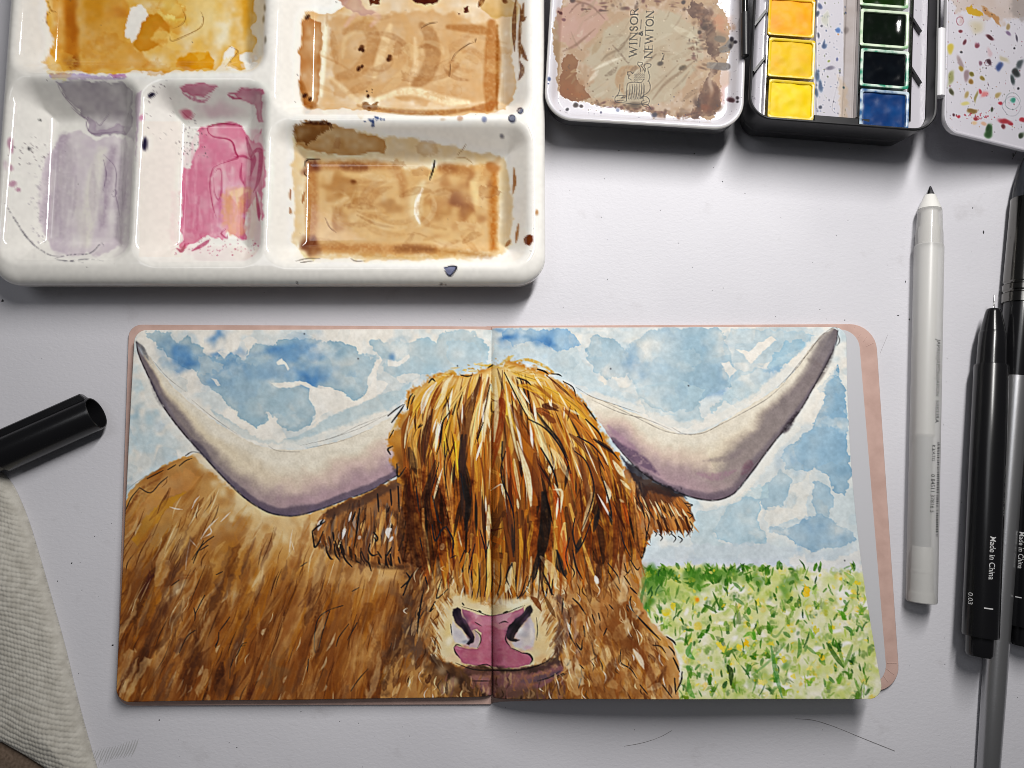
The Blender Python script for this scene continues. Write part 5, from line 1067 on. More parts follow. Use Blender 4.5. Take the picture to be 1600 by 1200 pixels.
    for P, w, c, a in [([(768, 36), (770, 80), (768, 130), (766, 168)], 26, (200, 140, 72), .75), ([(777, 40), (777, 100), (776, 170)], 4, (176, 112, 36), .8), ([(660, 40), (672, 55), (676, 90), (664, 120), (648, 132)], 24, (194, 146, 92), .6), ([(700, 42), (745, 46), (765, 50)], 14, (198, 142, 78), .7), ([(540, 50), (570, 40), (585, 70), (560, 110), (530, 120)], 22, (206, 158, 100), .55), ([(630, 25), (642, 60), (636, 100), (615, 130), (580, 142)], 18, (226, 188, 134), .7), ([(610, 40), (600, 70), (585, 120)], 14, (240, 214, 170), .8), ([(555, 50), (540, 60), (535, 90)], 7, (234, 206, 160), .7), ([(648, 60), (650, 100), (640, 130)], 8, (242, 218, 178), .75), ([(560, 165), (620, 174), (690, 176), (740, 170)], 8, (180, 116, 36), .7), ([(740, 170), (760, 168), (775, 160)], 14, (192, 120, 44), .7), ([(510, 30), (506, 90), (502, 150)], 8, (246, 234, 206), .8), ([(515, 120), (550, 150), (565, 165)], 7, (242, 220, 180), .7), ([(590, 155), (640, 142), (700, 158), (732, 160)], 14, (246, 230, 196), .8), ([(470, 130), (480, 160), (492, 166)], 14, (186, 128, 60), .7), ([(540, 40), (560, 20), (590, 25), (580, 40)], 10, (232, 196, 176), .6)]:
        C.stroke(P, w, c, a, soft=3, taper=(.5, .5), dry=.25)
    for P in [[(658, 44), (670, 37), (684, 35)], [(705, 95), (712, 84), (730, 70), (740, 66)], [(742, 66), (744, 60)], [(704, 100), (702, 120)]]:
        C.stroke(P, 1.6, (120, 84, 50), .7)
    for x, y, r in [(566, 76, 5), (562, 78, 3), (568, 80, 3), (560, 106, 4), (566, 104, 3), (607, 93, 4), (608, 88, 3), (575, 151, 3), (573, 143, 1.5), (582, 140, 1.3), (480, 28, 4), (476, 150, 4), (485, 155, 3)]:
        C.speck(x, y, r, (104, 56, 22), .85)
    C.poly([(565, 162), (590, 160), (592, 172), (570, 172)], (150, 96, 30), .7, warp=3)
    C.poly([(750, -20), (790, -20), (806, 5), (808, 30), (790, 28), (770, 26), (752, 16)], (220, 186, 120), .7, **E)
    for P, w in [([(806, 0), (803, 40), (804, 80)], 7), ([(814, 10), (812, 60), (812, 95)], 5), ([(812, 96), (816, 110), (810, 126)], 7), ([(815, 70), (818, 85), (824, 95)], 6), ([(818, 5), (816, 30), (822, 26)], 6), ([(748, 10), (756, -4)], 8), ([(786, 0), (792, 4)], 7)]:
        C.stroke(P, w, (150, 92, 32), .8, dry=.4)
    for P in [[(576, 0), (595, -2), (592, 6), (580, 8)], [(645, -2), (690, -6), (680, 6), (660, 6), (648, 4)], [(725, 12), (731, 10), (732, 20), (727, 20)], [(715, 20), (718, 22)] + [(716, 24)]]:
        C.poly(P, (128, 66, 28), .85, warp=1.5, ws=4, edge=.1)
    C.poly([(525, 0), (560, -6), (572, 10), (590, 20), (570, 24), (540, 16)], (214, 178, 160), .7, **E)
    # lower brown well
    C.poly([(456, 240), (462, 205), (520, 198), (600, 212), (690, 228), (790, 245), (800, 300), (798, 385), (775, 402), (700, 406), (560, 406), (476, 402), (458, 380)], (238, 216, 172), .75, soft=3, warp=4, ws=14, tex=.3)
    C.poly([(460, 196), (475, 190), (515, 191), (560, 204), (605, 220), (600, 238), (560, 242), (500, 236), (462, 228)], (206, 160, 96), .6, **E)
    C.poly([(460, 198), (476, 190), (514, 191), (518, 204), (500, 210), (480, 225), (462, 222)], (160, 106, 44), .65, warp=4, ws=6, tex=.4)
    C.stroke([(472, 193), (490, 192), (514, 194), (518, 203)], 6, (112, 66, 22), .8, dry=.4)
    C.poly([(480, 252), (600, 254), (630, 262), (770, 258), (778, 300), (776, 392), (700, 396), (560, 398), (480, 392)], (228, 190, 130), .8, soft=4, warp=4)
    for P, w, c, a in [([(488, 262), (487, 320), (489, 378)], 17, (206, 148, 84), .8), ([(500, 258), (545, 258), (590, 258)], 15, (204, 150, 92), .75), ([(535, 260), (572, 262)], 11, (158, 100, 56), .7), ([(590, 256), (615, 264), (628, 282), (630, 305)], 12, (206, 152, 92), .6), ([(690, 264), (735, 266)], 16, (200, 146, 86), .7), ([(690, 260), (710, 264)], 10, (170, 112, 66), .5), ([(772, 268), (770, 330), (771, 388)], 10, (206, 134, 48), .85), ([(500, 387), (580, 388), (680, 390)], 13, (204, 148, 82), .8), ([(620, 388), (676, 390)], 11, (160, 104, 54), .7), ([(680, 392), (730, 396), (765, 400)], 5, (190, 140, 70), .7), ([(560, 398), (620, 402), (700, 400)], 4, (206, 166, 100), .6)]:
        C.stroke(P, w + 2, c, a * .92, soft=6, taper=(.7, .7), dry=.3)
    for x, y, rx, ry, c, a in [(490, 260, 13, 12, (146, 84, 54), .85), (487, 382, 14, 13, (140, 78, 44), .85), (770, 262, 10, 9, (198, 132, 64), .8), (528, 288, 22, 16, (196, 142, 76), .65), (550, 286, 5, 4, (150, 92, 40), .8), (550, 304, 9, 12, (200, 150, 84), .6), (530, 345, 18, 22, (196, 142, 78), .65), (608, 322, 18, 12, (200, 152, 94), .65), (578, 305, 24, 18, (220, 174, 112), .5), (718, 315, 40, 36, (200, 148, 92), .75), (724, 310, 16, 20, (160, 104, 76), .55), (690, 330, 18, 14, (206, 160, 100), .6), (590, 360, 40, 16, (238, 208, 154), .6), (700, 370, 40, 14, (236, 206, 150), .6), (520, 365, 30, 12, (236, 206, 156), .6), (745, 300, 8, 30, (244, 222, 170), .7), (510, 335, 8, 14, (236, 206, 154), .6)]:
        C.blob(x, y, rx, ry, c, a, warp=.8)
    C.stroke([(662, 285), (652, 305), (650, 330), (656, 352)], 20, (240, 224, 184), .7, soft=5); C.stroke([(660, 295), (652, 315), (651, 335), (656, 350)], 7, (250, 244, 226), .9, soft=2)
    C.stroke([(475, 262), (480, 250), (500, 249)], 2.4, (88, 50, 34), .85); C.stroke([(475, 262), (476, 272), (484, 278)], 1.6, (110, 66, 44), .7)
    C.stroke([(679, 252), (677, 264), (671, 282)], 3, (74, 44, 34), .9, taper=(.9, .3))
    C.stroke([(508, 340), (515, 355), (525, 363)], 1.6, (150, 100, 50), .6); C.stroke([(715, 242), (724, 232), (728, 225)], 1, (150, 110, 70), .6); C.stroke([(710, 248), (725, 246), (740, 256)], 1.2, (190, 150, 100), .6)
    for P, w in [([(803, 262), (804, 285), (801, 304)], 5), ([(790, 385), (798, 375)], 6), ([(810, 350), (806, 380)], 5), ([(476, 300), (472, 318)], 5), ([(454, 296), (453, 312)], 4), ([(453, 325), (454, 335)], 4)]:
        C.stroke(P, w, (190, 132, 70), .7, dry=.3)
    for P in [[(462, 408), (480, 404), (500, 404)], [(470, 410), (490, 408)], [(548, 404), (556, 408), (570, 408)]]:
        C.stroke(P, 1.4, (90, 80, 70), .6, dry=.4)
    for i in range(70):
        x, y = (U(480, 780), U(20, 165)) if i < 34 else (U(485, 735), U(262, 385))
        L = U(14, 60); an = U(-.5, .5) if i % 3 else U(0, 3.1)
        C.stroke([(x, y), (x + L * .5 * math.cos(an), y + L * .5 * math.sin(an) + U(-5, 5)), (x + L * math.cos(an), y + L * math.sin(an))], U(2, 12), [(206, 156, 96), (176, 122, 66), (240, 218, 176), (228, 192, 136), (190, 136, 80)][R.integers(0, 5)], U(.12, .38), soft=2, dry=.5, edge=.4, taper=(.4, .3))
    for cx, cy, r0, r1 in [(585, 90, 20, 64), (665, 85, 14, 50), (730, 100, 10, 36), (560, 330, 14, 46), (700, 325, 14, 46), (620, 320, 20, 60)]:
        for j_ in range(9):      # swirled brush marks
            rr = U(r0, r1); a0 = U(0, 6.28); sp = U(.7, 2.0)
            C.stroke([(cx + rr * 1.15 * math.cos(q), cy + rr * .8 * math.sin(q)) for q in np.linspace(a0, a0 + sp, 5)], U(3, 11), [(240, 220, 180), (200, 150, 92), (226, 188, 132), (178, 124, 70)][R.integers(0, 4)], U(.18, .45), soft=2.5, dry=.45, taper=(.3, .2), edge=.35)
    for i in range(34):          # vertical drags in the crimson and lilac wells
        x, y = U(292, 392), U(215, 340); L = U(30, 90)
        C.stroke([(x, y), (x + U(-5, 3), y + L * .5), (x + U(-8, 4), min(y + L, 372))], U(2, 8), [(198, 84, 122), (232, 164, 182), (184, 62, 104), (238, 190, 200)][R.integers(0, 4)], U(.15, .4), soft=2, dry=.45, taper=(.3, .2), edge=.3)
        x, y = U(72, 196), U(225, 340); L = U(30, 100)
        C.stroke([(x, y), (x + U(-4, 3), y + L * .5), (x + U(-6, 3), min(y + L, 394))], U(3, 11), [(160, 142, 160), (214, 204, 206), (184, 168, 180), (228, 222, 214)][R.integers(0, 4)], U(.15, .42), soft=2.5, dry=.5, taper=(.3, .2), edge=.25)
    for i in range(26):
        x, y = (U(480, 780), U(20, 165)) if i % 2 else (U(480, 780), U(215, 395))
        n_ = 8; rx, ry = U(6, 26), U(4, 14)
        C.poly([(x + rx * math.cos(k_) * U(.6, 1.2), y + ry * math.sin(k_) * U(.6, 1.2)) for k_ in np.linspace(0, 6.28, n_ + 1)[:-1]], [(214, 168, 108), (184, 130, 76), (238, 214, 168)][R.integers(0, 3)], U(.1, .3), soft=U(1, 4), warp=4, ws=7, edge=U(.05, .3), tex=.6)
    for i in range(22):
        x, y = U(80, 390), U(-40, 108)
        n_ = 8; rx, ry = U(8, 30), U(6, 22)
        C.poly([(x + rx * math.cos(k_) * U(.6, 1.2), y + ry * math.sin(k_) * U(.6, 1.2)) for k_ in np.linspace(0, 6.28, n_ + 1)[:-1]], [(214, 150, 50), (234, 196, 104), (200, 130, 30)][R.integers(0, 3)], U(.1, .3), soft=U(1, 5), warp=5, ws=8, edge=U(.05, .25), tex=.6)
    # drops on the rim
    C.poly([(694, 418), (713, 416), (712, 422), (705, 431), (700, 430), (696, 424)], (150, 154, 182), .9, edge=0, warp=1, ws=4)
    C.stroke([(694, 419), (703, 416), (713, 417), (711, 423), (704, 431), (699, 429), (695, 423)], 2.4, (52, 52, 78), .9)
    for x, y, rx, ry in [(800, 185, 6, 6), (813, 173, 5, 5)]:
        C.blob(x, y, rx, ry, (150, 154, 170), .9, hard=3); t = np.linspace(0, 2 * math.pi, 9); C.stroke([(x + rx * .85 * math.cos(k), y + ry * .85 * math.sin(k)) for k in t], 1.6, (80, 84, 110), .8)
    C.blob(756, 188, 5, 5, (140, 150, 186), .6, hard=2.5); C.blob(718, 186, 5, 5, (216, 180, 150), .7, hard=2.5); C.blob(692, 186, 6, 3, (226, 206, 180), .6); C.blob(784, 213, 3, 4, (150, 150, 160), .7)
    for i in range(16):
        C.speck(R.normal(582, 8), R.normal(187, 3), U(1, 3), (70, 96, 150), U(.4, .8))
    C.poly([(819, 370), (824, 367), (832, 369), (833, 378), (826, 384), (820, 382)], (166, 108, 56), .9, edge=.15, warp=1.5, ws=4); C.blob(838, 332, 3, 4, (206, 160, 110), .7)
    C.blob(690, 445, 3, 2, (60, 60, 66), .6); C.blob(697, 446, 1.5, 2, (60, 60, 66), .6); C.blob(464, 442, 1.5, 1.5, (60, 60, 66), .7)
    for i in range(60):
        C.speck(U(-40, 845), U(-100, 440), U(.5, 1.1), (90, 84, 84), U(.2, .6))
    for x, y in [(414, 12), (414, 62), (412, 30)]:
        C.blob(x, y, 2, 6, (130, 120, 100), .5)
    b_ = np.array((236, 232, 224), np.float32)
    X = np.arange(C.w)[None] + C.x0 + 6 * C.N(30, 62); Y = np.arange(C.h)[:, None] + C.y0 + 0 * X
    pw = np.where(X > 420, 1.35, np.where(Y < 118, 1.15, np.where(X < 212, .8, .92)))[..., None]
    C.c = C.c + .55 * (C.c - boxblur(C.c, 3)) + .35 * (C.c - boxblur(C.c, 14))
    C.c = b_ * np.clip(C.c / b_, 0.02, 1.02) ** pw * (1 + .02 * C.N(5, 61)[..., None])
    br = ((X > 425) & (Y > -200))[..., None] * np.float32(1)
    lum = C.c.mean(2, keepdims=True)
    C.c = C.c + br * ((lum + (C.c - lum) * .86) * np.array((.935, .915, .89), np.float32) - C.c) * smst(np.abs(C.c - b_).sum(2, keepdims=True), 10, 60)
    return C


# ---- enamel lid, paint tray and flap of the watercolour tin ------------------
GLY = {  # serif capitals: (polyline, heavy?)
    'W': ([[(.0, 1), (.27, 0)], [(.27, 0), (.5, .9)], [(.5, .9), (.74, 0)], [(.74, 0), (1., 1)]], [1, 0, 1, 0], 1.25),
    'I': ([[(.5, 0), (.5, 1)]], [1], .42), 'N': ([[(.08, 0), (.08, 1)], [(.08, 1), (.92, 0)], [(.92, 0), (.92, 1)]], [0, 1, 0], .95),
    'S': ([[(.85, .82), (.7, .97), (.4, 1), (.15, .82), (.25, .6), (.7, .42), (.88, .22), (.65, .02), (.35, 0), (.1, .18)]], [1], .62),
    'O': ([[(.5, 1), (.15, .85), (.02, .5), (.15, .15), (.5, 0), (.85, .15), (.98, .5), (.85, .85), (.5, 1)]], [1], .98),
    'R': ([[(.1, 0), (.1, 1)], [(.1, 1), (.6, .98), (.8, .76), (.6, .52), (.1, .5)], [(.45, .5), (.95, 0)]], [1, 0, 1], .82),
    'E': ([[(.12, 0), (.12, 1)], [(.12, 1), (.85, 1)], [(.12, .5), (.7, .5)], [(.12, 0), (.9, 0)]], [1, 0, 0, 0], .72),
    'T': ([[(.5, 0), (.5, 1)], [(0, 1), (1, 1)]], [1, 0], .82),
    '&': ([[(.95, .05), (.35, .75), (.45, .98), (.65, .85), (.5, .62), (.1, .3), (.2, .03), (.55, .03), (.85, .4)]], [1], .9)}


def paint_tin():
    C = Canvas(840, -110, 1660, 262, 2.0, (226, 223, 232), 37)
    R = C.rg; U = R.uniform
    E = dict(warp=3, ws=7, edge=.15, tex=.35, ts=14)
    C.poly([(866, 30), (880, 5), (890, -90), (1110, -90), (1122, 10), (1136, 25), (1140, 60), (1137, 90), (1128, 108), (1124, 140), (1128, 165), (1110, 186), (1085, 180), (1060, 183), (1000, 176), (950, 166), (910, 159), (882, 152), (870, 140), (872, 100), (862, 70)], (192, 164, 134), .95, **E)
    C.poly([(930, 64), (960, 40), (1000, 20), (1050, 18), (1080, 33), (1095, 55), (1098, 90), (1085, 110), (1062, 140), (1040, 162), (1000, 166), (935, 156), (918, 140), (930, 112), (908, 98)], (192, 180, 158), .85, soft=4, warp=5, ws=14, tex=.3)
    C.poly([(872, 15), (920, -10), (952, 20), (930, 60), (895, 76), (870, 62)], (200, 164, 152), .8, soft=3, warp=4)
    C.poly([(880, 90), (890, 84), (906, 94), (898, 110), (905, 128), (914, 138), (922, 154), (897, 160), (877, 150), (874, 136)], (160, 104, 40), .85, warp=3, ws=6, edge=.2)
    C.blob(888, 140, 10, 14, (170, 100, 14), .6); C.blob(905, 148, 12, 6, (180, 110, 20), .6); C.blob(905, 135, 9, 10, (178, 128, 80), .6)
    C.poly([(1080, 2), (1110, 18), (1121, 48), (1126, 78), (1112, 108), (1097, 140), (1087, 160), (1081, 182), (1110, 184), (1126, 164), (1129, 150), (1114, 122), (1124, 105), (1108, 80), (1104, 50), (1090, 30), (1068, 16)], (122, 84, 64), .75, warp=4, ws=8, tex=.5, ts=10)
    for x, y, rx, ry, c, a in [(1125, 30, 14, 12, (206, 154, 120), .8), (1132, 45, 8, 14, (204, 150, 116), .6), (1120, 60, 16, 16, (150, 126, 104), .5), (1104, 40, 8, 12, (96, 62, 46), .6), (1112, 20, 10, 10, (110, 74, 60), .6), (1108, 150, 12, 18, (136, 82, 44), .7), (1098, 172, 14, 8, (170, 92, 30), .6), (1088, 165, 5, 12, (80, 46, 30), .7), (1118, 165, 8, 10, (120, 70, 24), .7), (1126, 130, 10, 24, (200, 160, 130), .5), (1110, 128, 4, 22, (222, 206, 190), .6), (1132, 150, 6, 16, (222, 180, 172), .6)]:
        C.blob(x, y, rx, ry, c, a, warp=.9)
    for P, w, c in [([(1108, 102), (1130, 104), (1136, 104)], 12, (134, 126, 124)), ([(1128, 78), (1137, 74), (1142, 66)], 12, (140, 134, 132)), ([(1120, 60), (1130, 62)], 10, (136, 124, 112))]:
        C.stroke(P, w, c, .85, taper=(.8, .9), soft=1.5)
    for P, w, c, a in [([(985, 55), (970, 75), (950, 85), (940, 95)], 4, (150, 126, 94), .7), ([(990, 40), (982, 60), (968, 72)], 2, (140, 116, 90), .7), ([(1062, 108), (1072, 104)], 8, (104, 84, 50), .9), ([(1020, 155), (1040, 130), (1065, 112), (1085, 95)], 5, (150, 120, 88), .6), ([(1010, 150), (1035, 125), (1060, 100)], 3, (160, 134, 104), .5), ([(925, 110), (945, 100), (975, 88)], 5, (226, 220, 206), .7), ([(920, 128), (935, 110)], 7, (226, 222, 212), .6), ([(880, 80), (900, 70), (930, 45)], 4, (150, 110, 84), .6), ([(890, 20), (905, 5), (925, 10), (945, 30)], 3, (140, 100, 84), .6), ([(1050, 40), (1080, 60), (1085, 80)], 14, (210, 202, 182), .6), ([(940, 60), (925, 85)], 10, (176, 146, 104), .5), ([(1000, 105), (975, 110), (968, 128), (975, 148)], 14, (186, 144, 96), .6)]:
        C.stroke(P, w, c, a, soft=2, dry=.25)
    for i in range(90):
        x, y = U(880, 1110), U(-10, 165)
        L = U(12, 46); an = U(-1.1, -.4) if i % 4 else U(-.2, 1.2)
        C.stroke([(x, y), (x + L * .5 * math.cos(an), y + L * .5 * math.sin(an) + U(-4, 4)), (x + L * math.cos(an), y + L * math.sin(an))], U(1.5, 9), [(214, 206, 190), (150, 126, 98), (176, 156, 128), (120, 92, 66), (204, 178, 146)][R.integers(0, 5)], U(.15, .5), soft=1.4, dry=.6, taper=(.4, .3), edge=.2)
    for i in range(220):      # crust along the edges of the dried paint
        e = R.integers(0, 3)
        if e == 0: x, y = U(905, 1100), np.interp(0, [0], [0]) + U(-12, 18)
        elif e == 1: x = U(930, 1095); y = np.interp(x, [900, 1000, 1100], [156, 172, 180]) + R.normal(0, 4)
        else: x, y = R.normal(1092, 8), U(20, 110)
        C.blob(x, y, U(1, 6), U(1, 4), [(92, 60, 44), (120, 82, 52), (150, 104, 70), (198, 170, 140), (100, 40, 40)][R.integers(0, 5)], U(.25, .65), warp=1.2)
    for x, y, r, c in [(876, 20, 3, (96, 20, 34)), (872, 18, 2, (110, 30, 50)), (880, 30, 3, (130, 70, 80)), (896, 2, 5, (80, 40, 30)), (1068, 2, 4, (60, 36, 40)), (1143, 155, 4.5, (84, 30, 44)), (1152, 152, 3, (60, 40, 54)), (1152, 158, 2.5, (60, 40, 54)), (1144, 62, 4, (46, 40, 60)), (1150, 66, 3, (46, 40, 60)), (1141, 72, 4, (80, 74, 84)), (859, 123, 3, (70, 96, 150)), (857, 130, 1.5, (80, 100, 160)), (887, 170, 3, (60, 56, 70)), (900, 165, 4, (60, 40, 40)), (908, 166, 3, (70, 50, 50)), (1022, 178, 4, (60, 60, 90)), (940, 176, 2, (120, 120, 150)), (966, 174, 3, (150, 160, 190)), (1033, 100, 4.5, (74, 56, 36)), (1036, 92, 1.6, (74, 56, 36)), (1036, 83, 1.2, (74, 56, 36)), (1094, 50, 3, (76, 44, 26)), (1100, 45, 3, (90, 56, 30))]:
        C.blob(x, y, r, r * .9, c, .85, hard=2, warp=.8)
    for i in range(46):
        C.speck(U(855, 1160), U(150, 195), U(.4, 1.1), (80, 76, 110), U(.2, .7))
    for i in range(70):
        C.speck(R.normal(1145, 10), U(-20, 180), U(.3, 1.0), (80, 70, 90), U(.2, .6))
    for i in range(260):
        C.speck(U(875, 1120), U(-20, 175), U(.4, 1.5), [(130, 100, 70), (222, 206, 186), (104, 76, 52)][R.integers(0, 3)], U(.15, .5))
    C.stroke([(1033, 96), (1036, 90), (1038, 84)], 1.5, (74, 56, 36), .8)
    # printed wordmark, reading upwards
    TX = (36, 30, 28)

    def word(txt, xb, y0, h, x_lean, length):
        ws = [GLY[c][2] for c in txt]; gap = .22
        tot = sum(ws) + gap * (len(txt) - 1); sc = length / tot
        u = 0
        for c in txt:
            st, hv, w = GLY[c]
            for Pl, heavy in zip(st, hv):
                q = [(xb + x_lean * (u + p[0] * w) * sc / length - p[1] * h, y0 - (u + p[0] * w) * sc) for p in Pl]
                C.stroke(q, 2.0 if heavy else 1.0, TX, .92, taper=(.9, .9), soft=.4, n=3)
                if len(Pl) == 2:   # serifs on the free ends
                    for p, qq in zip(Pl, q):
                        if p[1] in (0, 1) and c in 'WINRET' and not (c == 'W' and p[1] == 0) and not (c == 'E' and heavy == 0):
                            C.stroke([(qq[0], qq[1] - 1.5), (qq[0], qq[1] + 1.5)], .8, TX, .8, taper=(1, 1), soft=.35, n=1)
            u += w + gap
    word('WINSOR', 994.5, 88.5, 11.5, 2.5, 75)
    word('NEWTON', 1018.5, 90.5, 11.5, 3, 73)
    word('&', 1004, 56, 6, 0, 7)
    C.stroke([(999.5, 73), (1000.5, 59)], 1, TX, .8, taper=(1, 1), n=1); C.stroke([(1001, 45), (1002, 31)], 1, TX, .8, taper=(1, 1), n=1)
    g = lambda z: [(930 + a / 6.854, b / 6.854) for a, b in z]
    GR = [[(460, 665), (455, 690), (480, 720), (485, 770)], [(460, 665), (505, 672), (505, 690), (490, 700), (525, 750), (530, 780)], [(530, 780), (540, 740), (525, 720), (530, 690), (560, 682), (598, 690), (585, 718), (565, 730), (572, 780), (585, 820), (572, 865)], [(572, 865), (590, 920), (575, 980), (500, 1035), (490, 1055)], [(575, 865), (560, 870)], [(490, 1055), (530, 1030), (575, 1060), (575, 1105), (540, 1140), (500, 1120), (500, 1085), (525, 1075)],
          [(350, 770), (345, 800), (365, 805), (355, 835), (380, 850)], [(350, 770), (385, 770), (400, 790), (410, 775)], [(335, 1080), (340, 920), (370, 885), (430, 880), (490, 885), (520, 850)], [(265, 905), (262, 960), (245, 1010), (225, 1030), (210, 1060), (230, 1095), (300, 1100), (380, 1110)], [(225, 1030), (280, 1022), (340, 1030)], [(230, 1075), (290, 1080), (340, 1085)], [(300, 1035), (280, 1050), (320, 1045)], [(375, 1110), (430, 1120), (500, 1110), (560, 1090)], [(500, 1120), (560, 1120), (600, 1170)]]
    for P in GR:
        C.stroke(g(P), 1.0, TX, .85, taper=(1, .8), soft=.4)
    for k in range(7):
        a = 365 + k * 25
        C.stroke(g([(a + 6, 905 - k * 2), (a + 4, 980), (a - 10, 1060)]), 1.0, TX, .7, taper=(.5, .9), soft=.4)
        C.stroke(g([(a + 16, 925 - k * 2), (a + 10, 1000), (a + 2, 1070)]), .5, TX, .5, taper=(.5, .9), soft=.4)
    for k in range(22):
        a, b = 415 + (k % 5) * 24, 790 + (k // 5) * 18
        C.stroke(g([(a, b), (a + 10, b + 10), (a + 20, b)]), .6, TX, .5, taper=(1, 1), soft=.4)
    C.blob(992, 162, 12, 5, (86, 62, 40), .7)
    # middle strip of the paint tray
    C.poly([(1318, -110), (1340, -110), (1340, 200), (1318, 200)], (186, 176, 174), .7, soft=1, warp=.5)
    C.poly([(1310, 120), (1322, 130), (1326, 190), (1312, 190)], (206, 184, 160), .5, soft=3, warp=3)
    for i in range(150):
        x = 1276 + 46 * U() ** 1.8; y = U(-100, 190)
        C.blob(x, y, U(.4, 1.6), U(.4, 2.2), [(60, 84, 130), (70, 70, 96), (90, 100, 60), (110, 120, 150)][R.integers(0, 4)], U(.35, .85), warp=.8)
    for x, y, rx, ry, c in [(1280, 12, 4, 5, (70, 90, 140)), (1290, 70, 5, 4, (50, 90, 140)), (1288, 67, 2, 5, (50, 90, 140)), (1278, 55, 2, 5, (40, 60, 100)), (1298, 108, 8, 4, (128, 122, 144)), (1311, 47, 4, 5, (60, 120, 190)), (1310, 54, 1.5, 1.5, (200, 140, 60)), (1295, 96, 2.5, 2, (150, 160, 50)), (1308, 94, 2, 3, (100, 110, 160)), (1278, 118, 4, 10, (60, 100, 140)), (1282, 135, 3, 9, (60, 96, 140)), (1276, 145, 3, 6, (50, 90, 130)), (1280, 168, 3, 3, (50, 60, 90)), (1318, 137, 2, 2, (40, 96, 110)), (1276, 22, 3, 4, (40, 66, 100)), (1284, 40, 2, 2, (90, 90, 110)), (1322, 48, 3, 6, (150, 140, 140)), (1292, 30, 8, 10, (206, 206, 196))]:
        C.blob(x, y, rx, ry, c, .8, hard=2, warp=.8)
    C.stroke([(1314, 110), (1304, 150), (1300, 170), (1306, 178)], 1, (150, 146, 156), .6)
    C.stroke([(1275, -100), (1275, 190)], 1.4, (96, 92, 100), .5, taper=(1, 1))
    # flap spatters (zoom origin 1450,0 scale 5)
    h = lambda a, b: (1450 + a / 5, b / 5)
    C.poly([h(180, -300), h(900, -300), h(900, 150), h(640, 140), h(560, 200), h(480, 150), h(380, 130), h(300, 90), h(230, 110), h(180, 0)], (206, 188, 178), .55, soft=3, warp=5)
    C.poly([h(640, -100), h(900, -100), h(900, 220), h(720, 180), h(640, 90)], (176, 168, 168), .6, soft=4, warp=4)
    C.poly([h(290, 60), h(340, 30), h(360, 70), h(430, 110), h(430, 132), h(380, 125), h(320, 105)], (214, 178, 24), .85, warp=2, ws=5)
    C.poly([h(420, 50), h(560, 140), h(570, 205), h(500, 150), h(440, 100)], (196, 150, 96), .7, warp=2, soft=1.5)
    C.blob(*h(370, 210), 10, 12, (204, 190, 150), .5)
    sp = [(485, 298, 8, 4, (92, 24, 38)), (180, 390, 5, 7, (214, 196, 90)), (265, 490, 4, 9, (180, 164, 168)), (265, 540, 4, 6, (176, 150, 50)), (310, 600, 5, 9, (170, 150, 156)), (350, 588, 4, 3.5, (130, 120, 20)), (345, 640, 4, 4, (160, 120, 40)), (452, 735, 8, 8, (222, 150, 154)), (400, 722, 3.5, 4, (196, 60, 80)), (550, 525, 6, 8, (70, 92, 150)), (600, 462, 7, 8, (206, 198, 180)), (700, 565, 5, 8, (44, 50, 52)), (720, 490, 5, 8, (90, 100, 106)), (675, 625, 3.5, 7, (70, 84, 88)), (465, 490, 5, 5, (80, 40, 56)), (655, 775, 5, 4, (60, 160, 140)), (600, 945, 8, 5, (180, 50, 66)), (640, 965, 3, 3, (180, 50, 70)), (740, 940, 5, 3, (190, 50, 66)), (570, 803, 3, 2.5, (190, 40, 66)), (495, 1015, 7, 8, (40, 92, 34)), (470, 990, 4, 5, (36, 84, 30)), (735, 1050, 5, 5, (50, 70, 40)), (505, 860, 3, 4, (70, 84, 60)), (345, 868, 7, 3, (150, 120, 60)), (360, 920, 4, 3, (170, 56, 66)), (245, 900, 2.5, 2.5, (190, 40, 66)), (205, 893, 2, 2, (100, 40, 60)), (295, 808, 7, 4, (220, 210, 150)), (190, 720, 3, 6, (84, 84, 50)), (180, 620, 4, 12, (170, 170, 120)), (250, 165, 6, 8, (214, 196, 200)), (255, 250, 3, 2.5, (140, 50, 66)), (280, 335, 2.5, 4, (120, 50, 66)), (380, 350, 4, 4, (150, 80, 100)), (635, 205, 4, 5, (180, 160, 120)), (622, 258, 3.5, 5, (150, 130, 160)), (693, 298, 2.5, 6, (110, 104, 120)), (670, 380, 2, 2, (40, 40, 50)), (598, 990, 3, 4, (120, 40, 50)), (435, 962, 5, 3, (220, 186, 166)), (355, 955, 5, 4, (226, 200, 170)), (300, 740, 3, 5, (190, 170, 120)), (550, 742, 3, 4, (190, 170, 120)), (375, 760, 2.5, 8, (170, 160, 110)), (425, 610, 3, 3, (160, 140, 60)), (710, 690, 2, 2, (60, 60, 70)), (265, 412, 2, 2, (60, 60, 70)), (470, 420, 5, 6, (216, 196, 204)), (400, 500, 3, 4, (150, 110, 130))]
    for a, b, rx, ry, c in sp:
        x, y = h(a, b)
        C.blob(x, y, rx, ry, c, .88, hard=2.2, warp=1.0, rot=U(-.5, .5))
    t = np.linspace(0, 2 * math.pi, 11)
    for a, b, rr, c in [(250, 165, 6, (150, 50, 70)), (660, 790, 12, (120, 140, 140)), (465, 490, 4.5, (70, 30, 44)), (655, 830, 14, (150, 150, 160))]:
        x, y = h(a, b); C.stroke([(x + rr * math.cos(k) * U(.85, 1.1), y + rr * 1.1 * math.sin(k)) for k in t], 1, c, .65, dry=.4)
    for i in range(330):
        x, y = h(U(120, 900), U(-200, 1050))
        C.blob(x, y, U(.3, 1.1), U(.3, 1.4), [(80, 60, 80), (150, 50, 70), (90, 90, 70), (60, 60, 70), (170, 120, 60), (150, 120, 150)][R.integers(0, 6)], U(.3, .85), warp=.8)
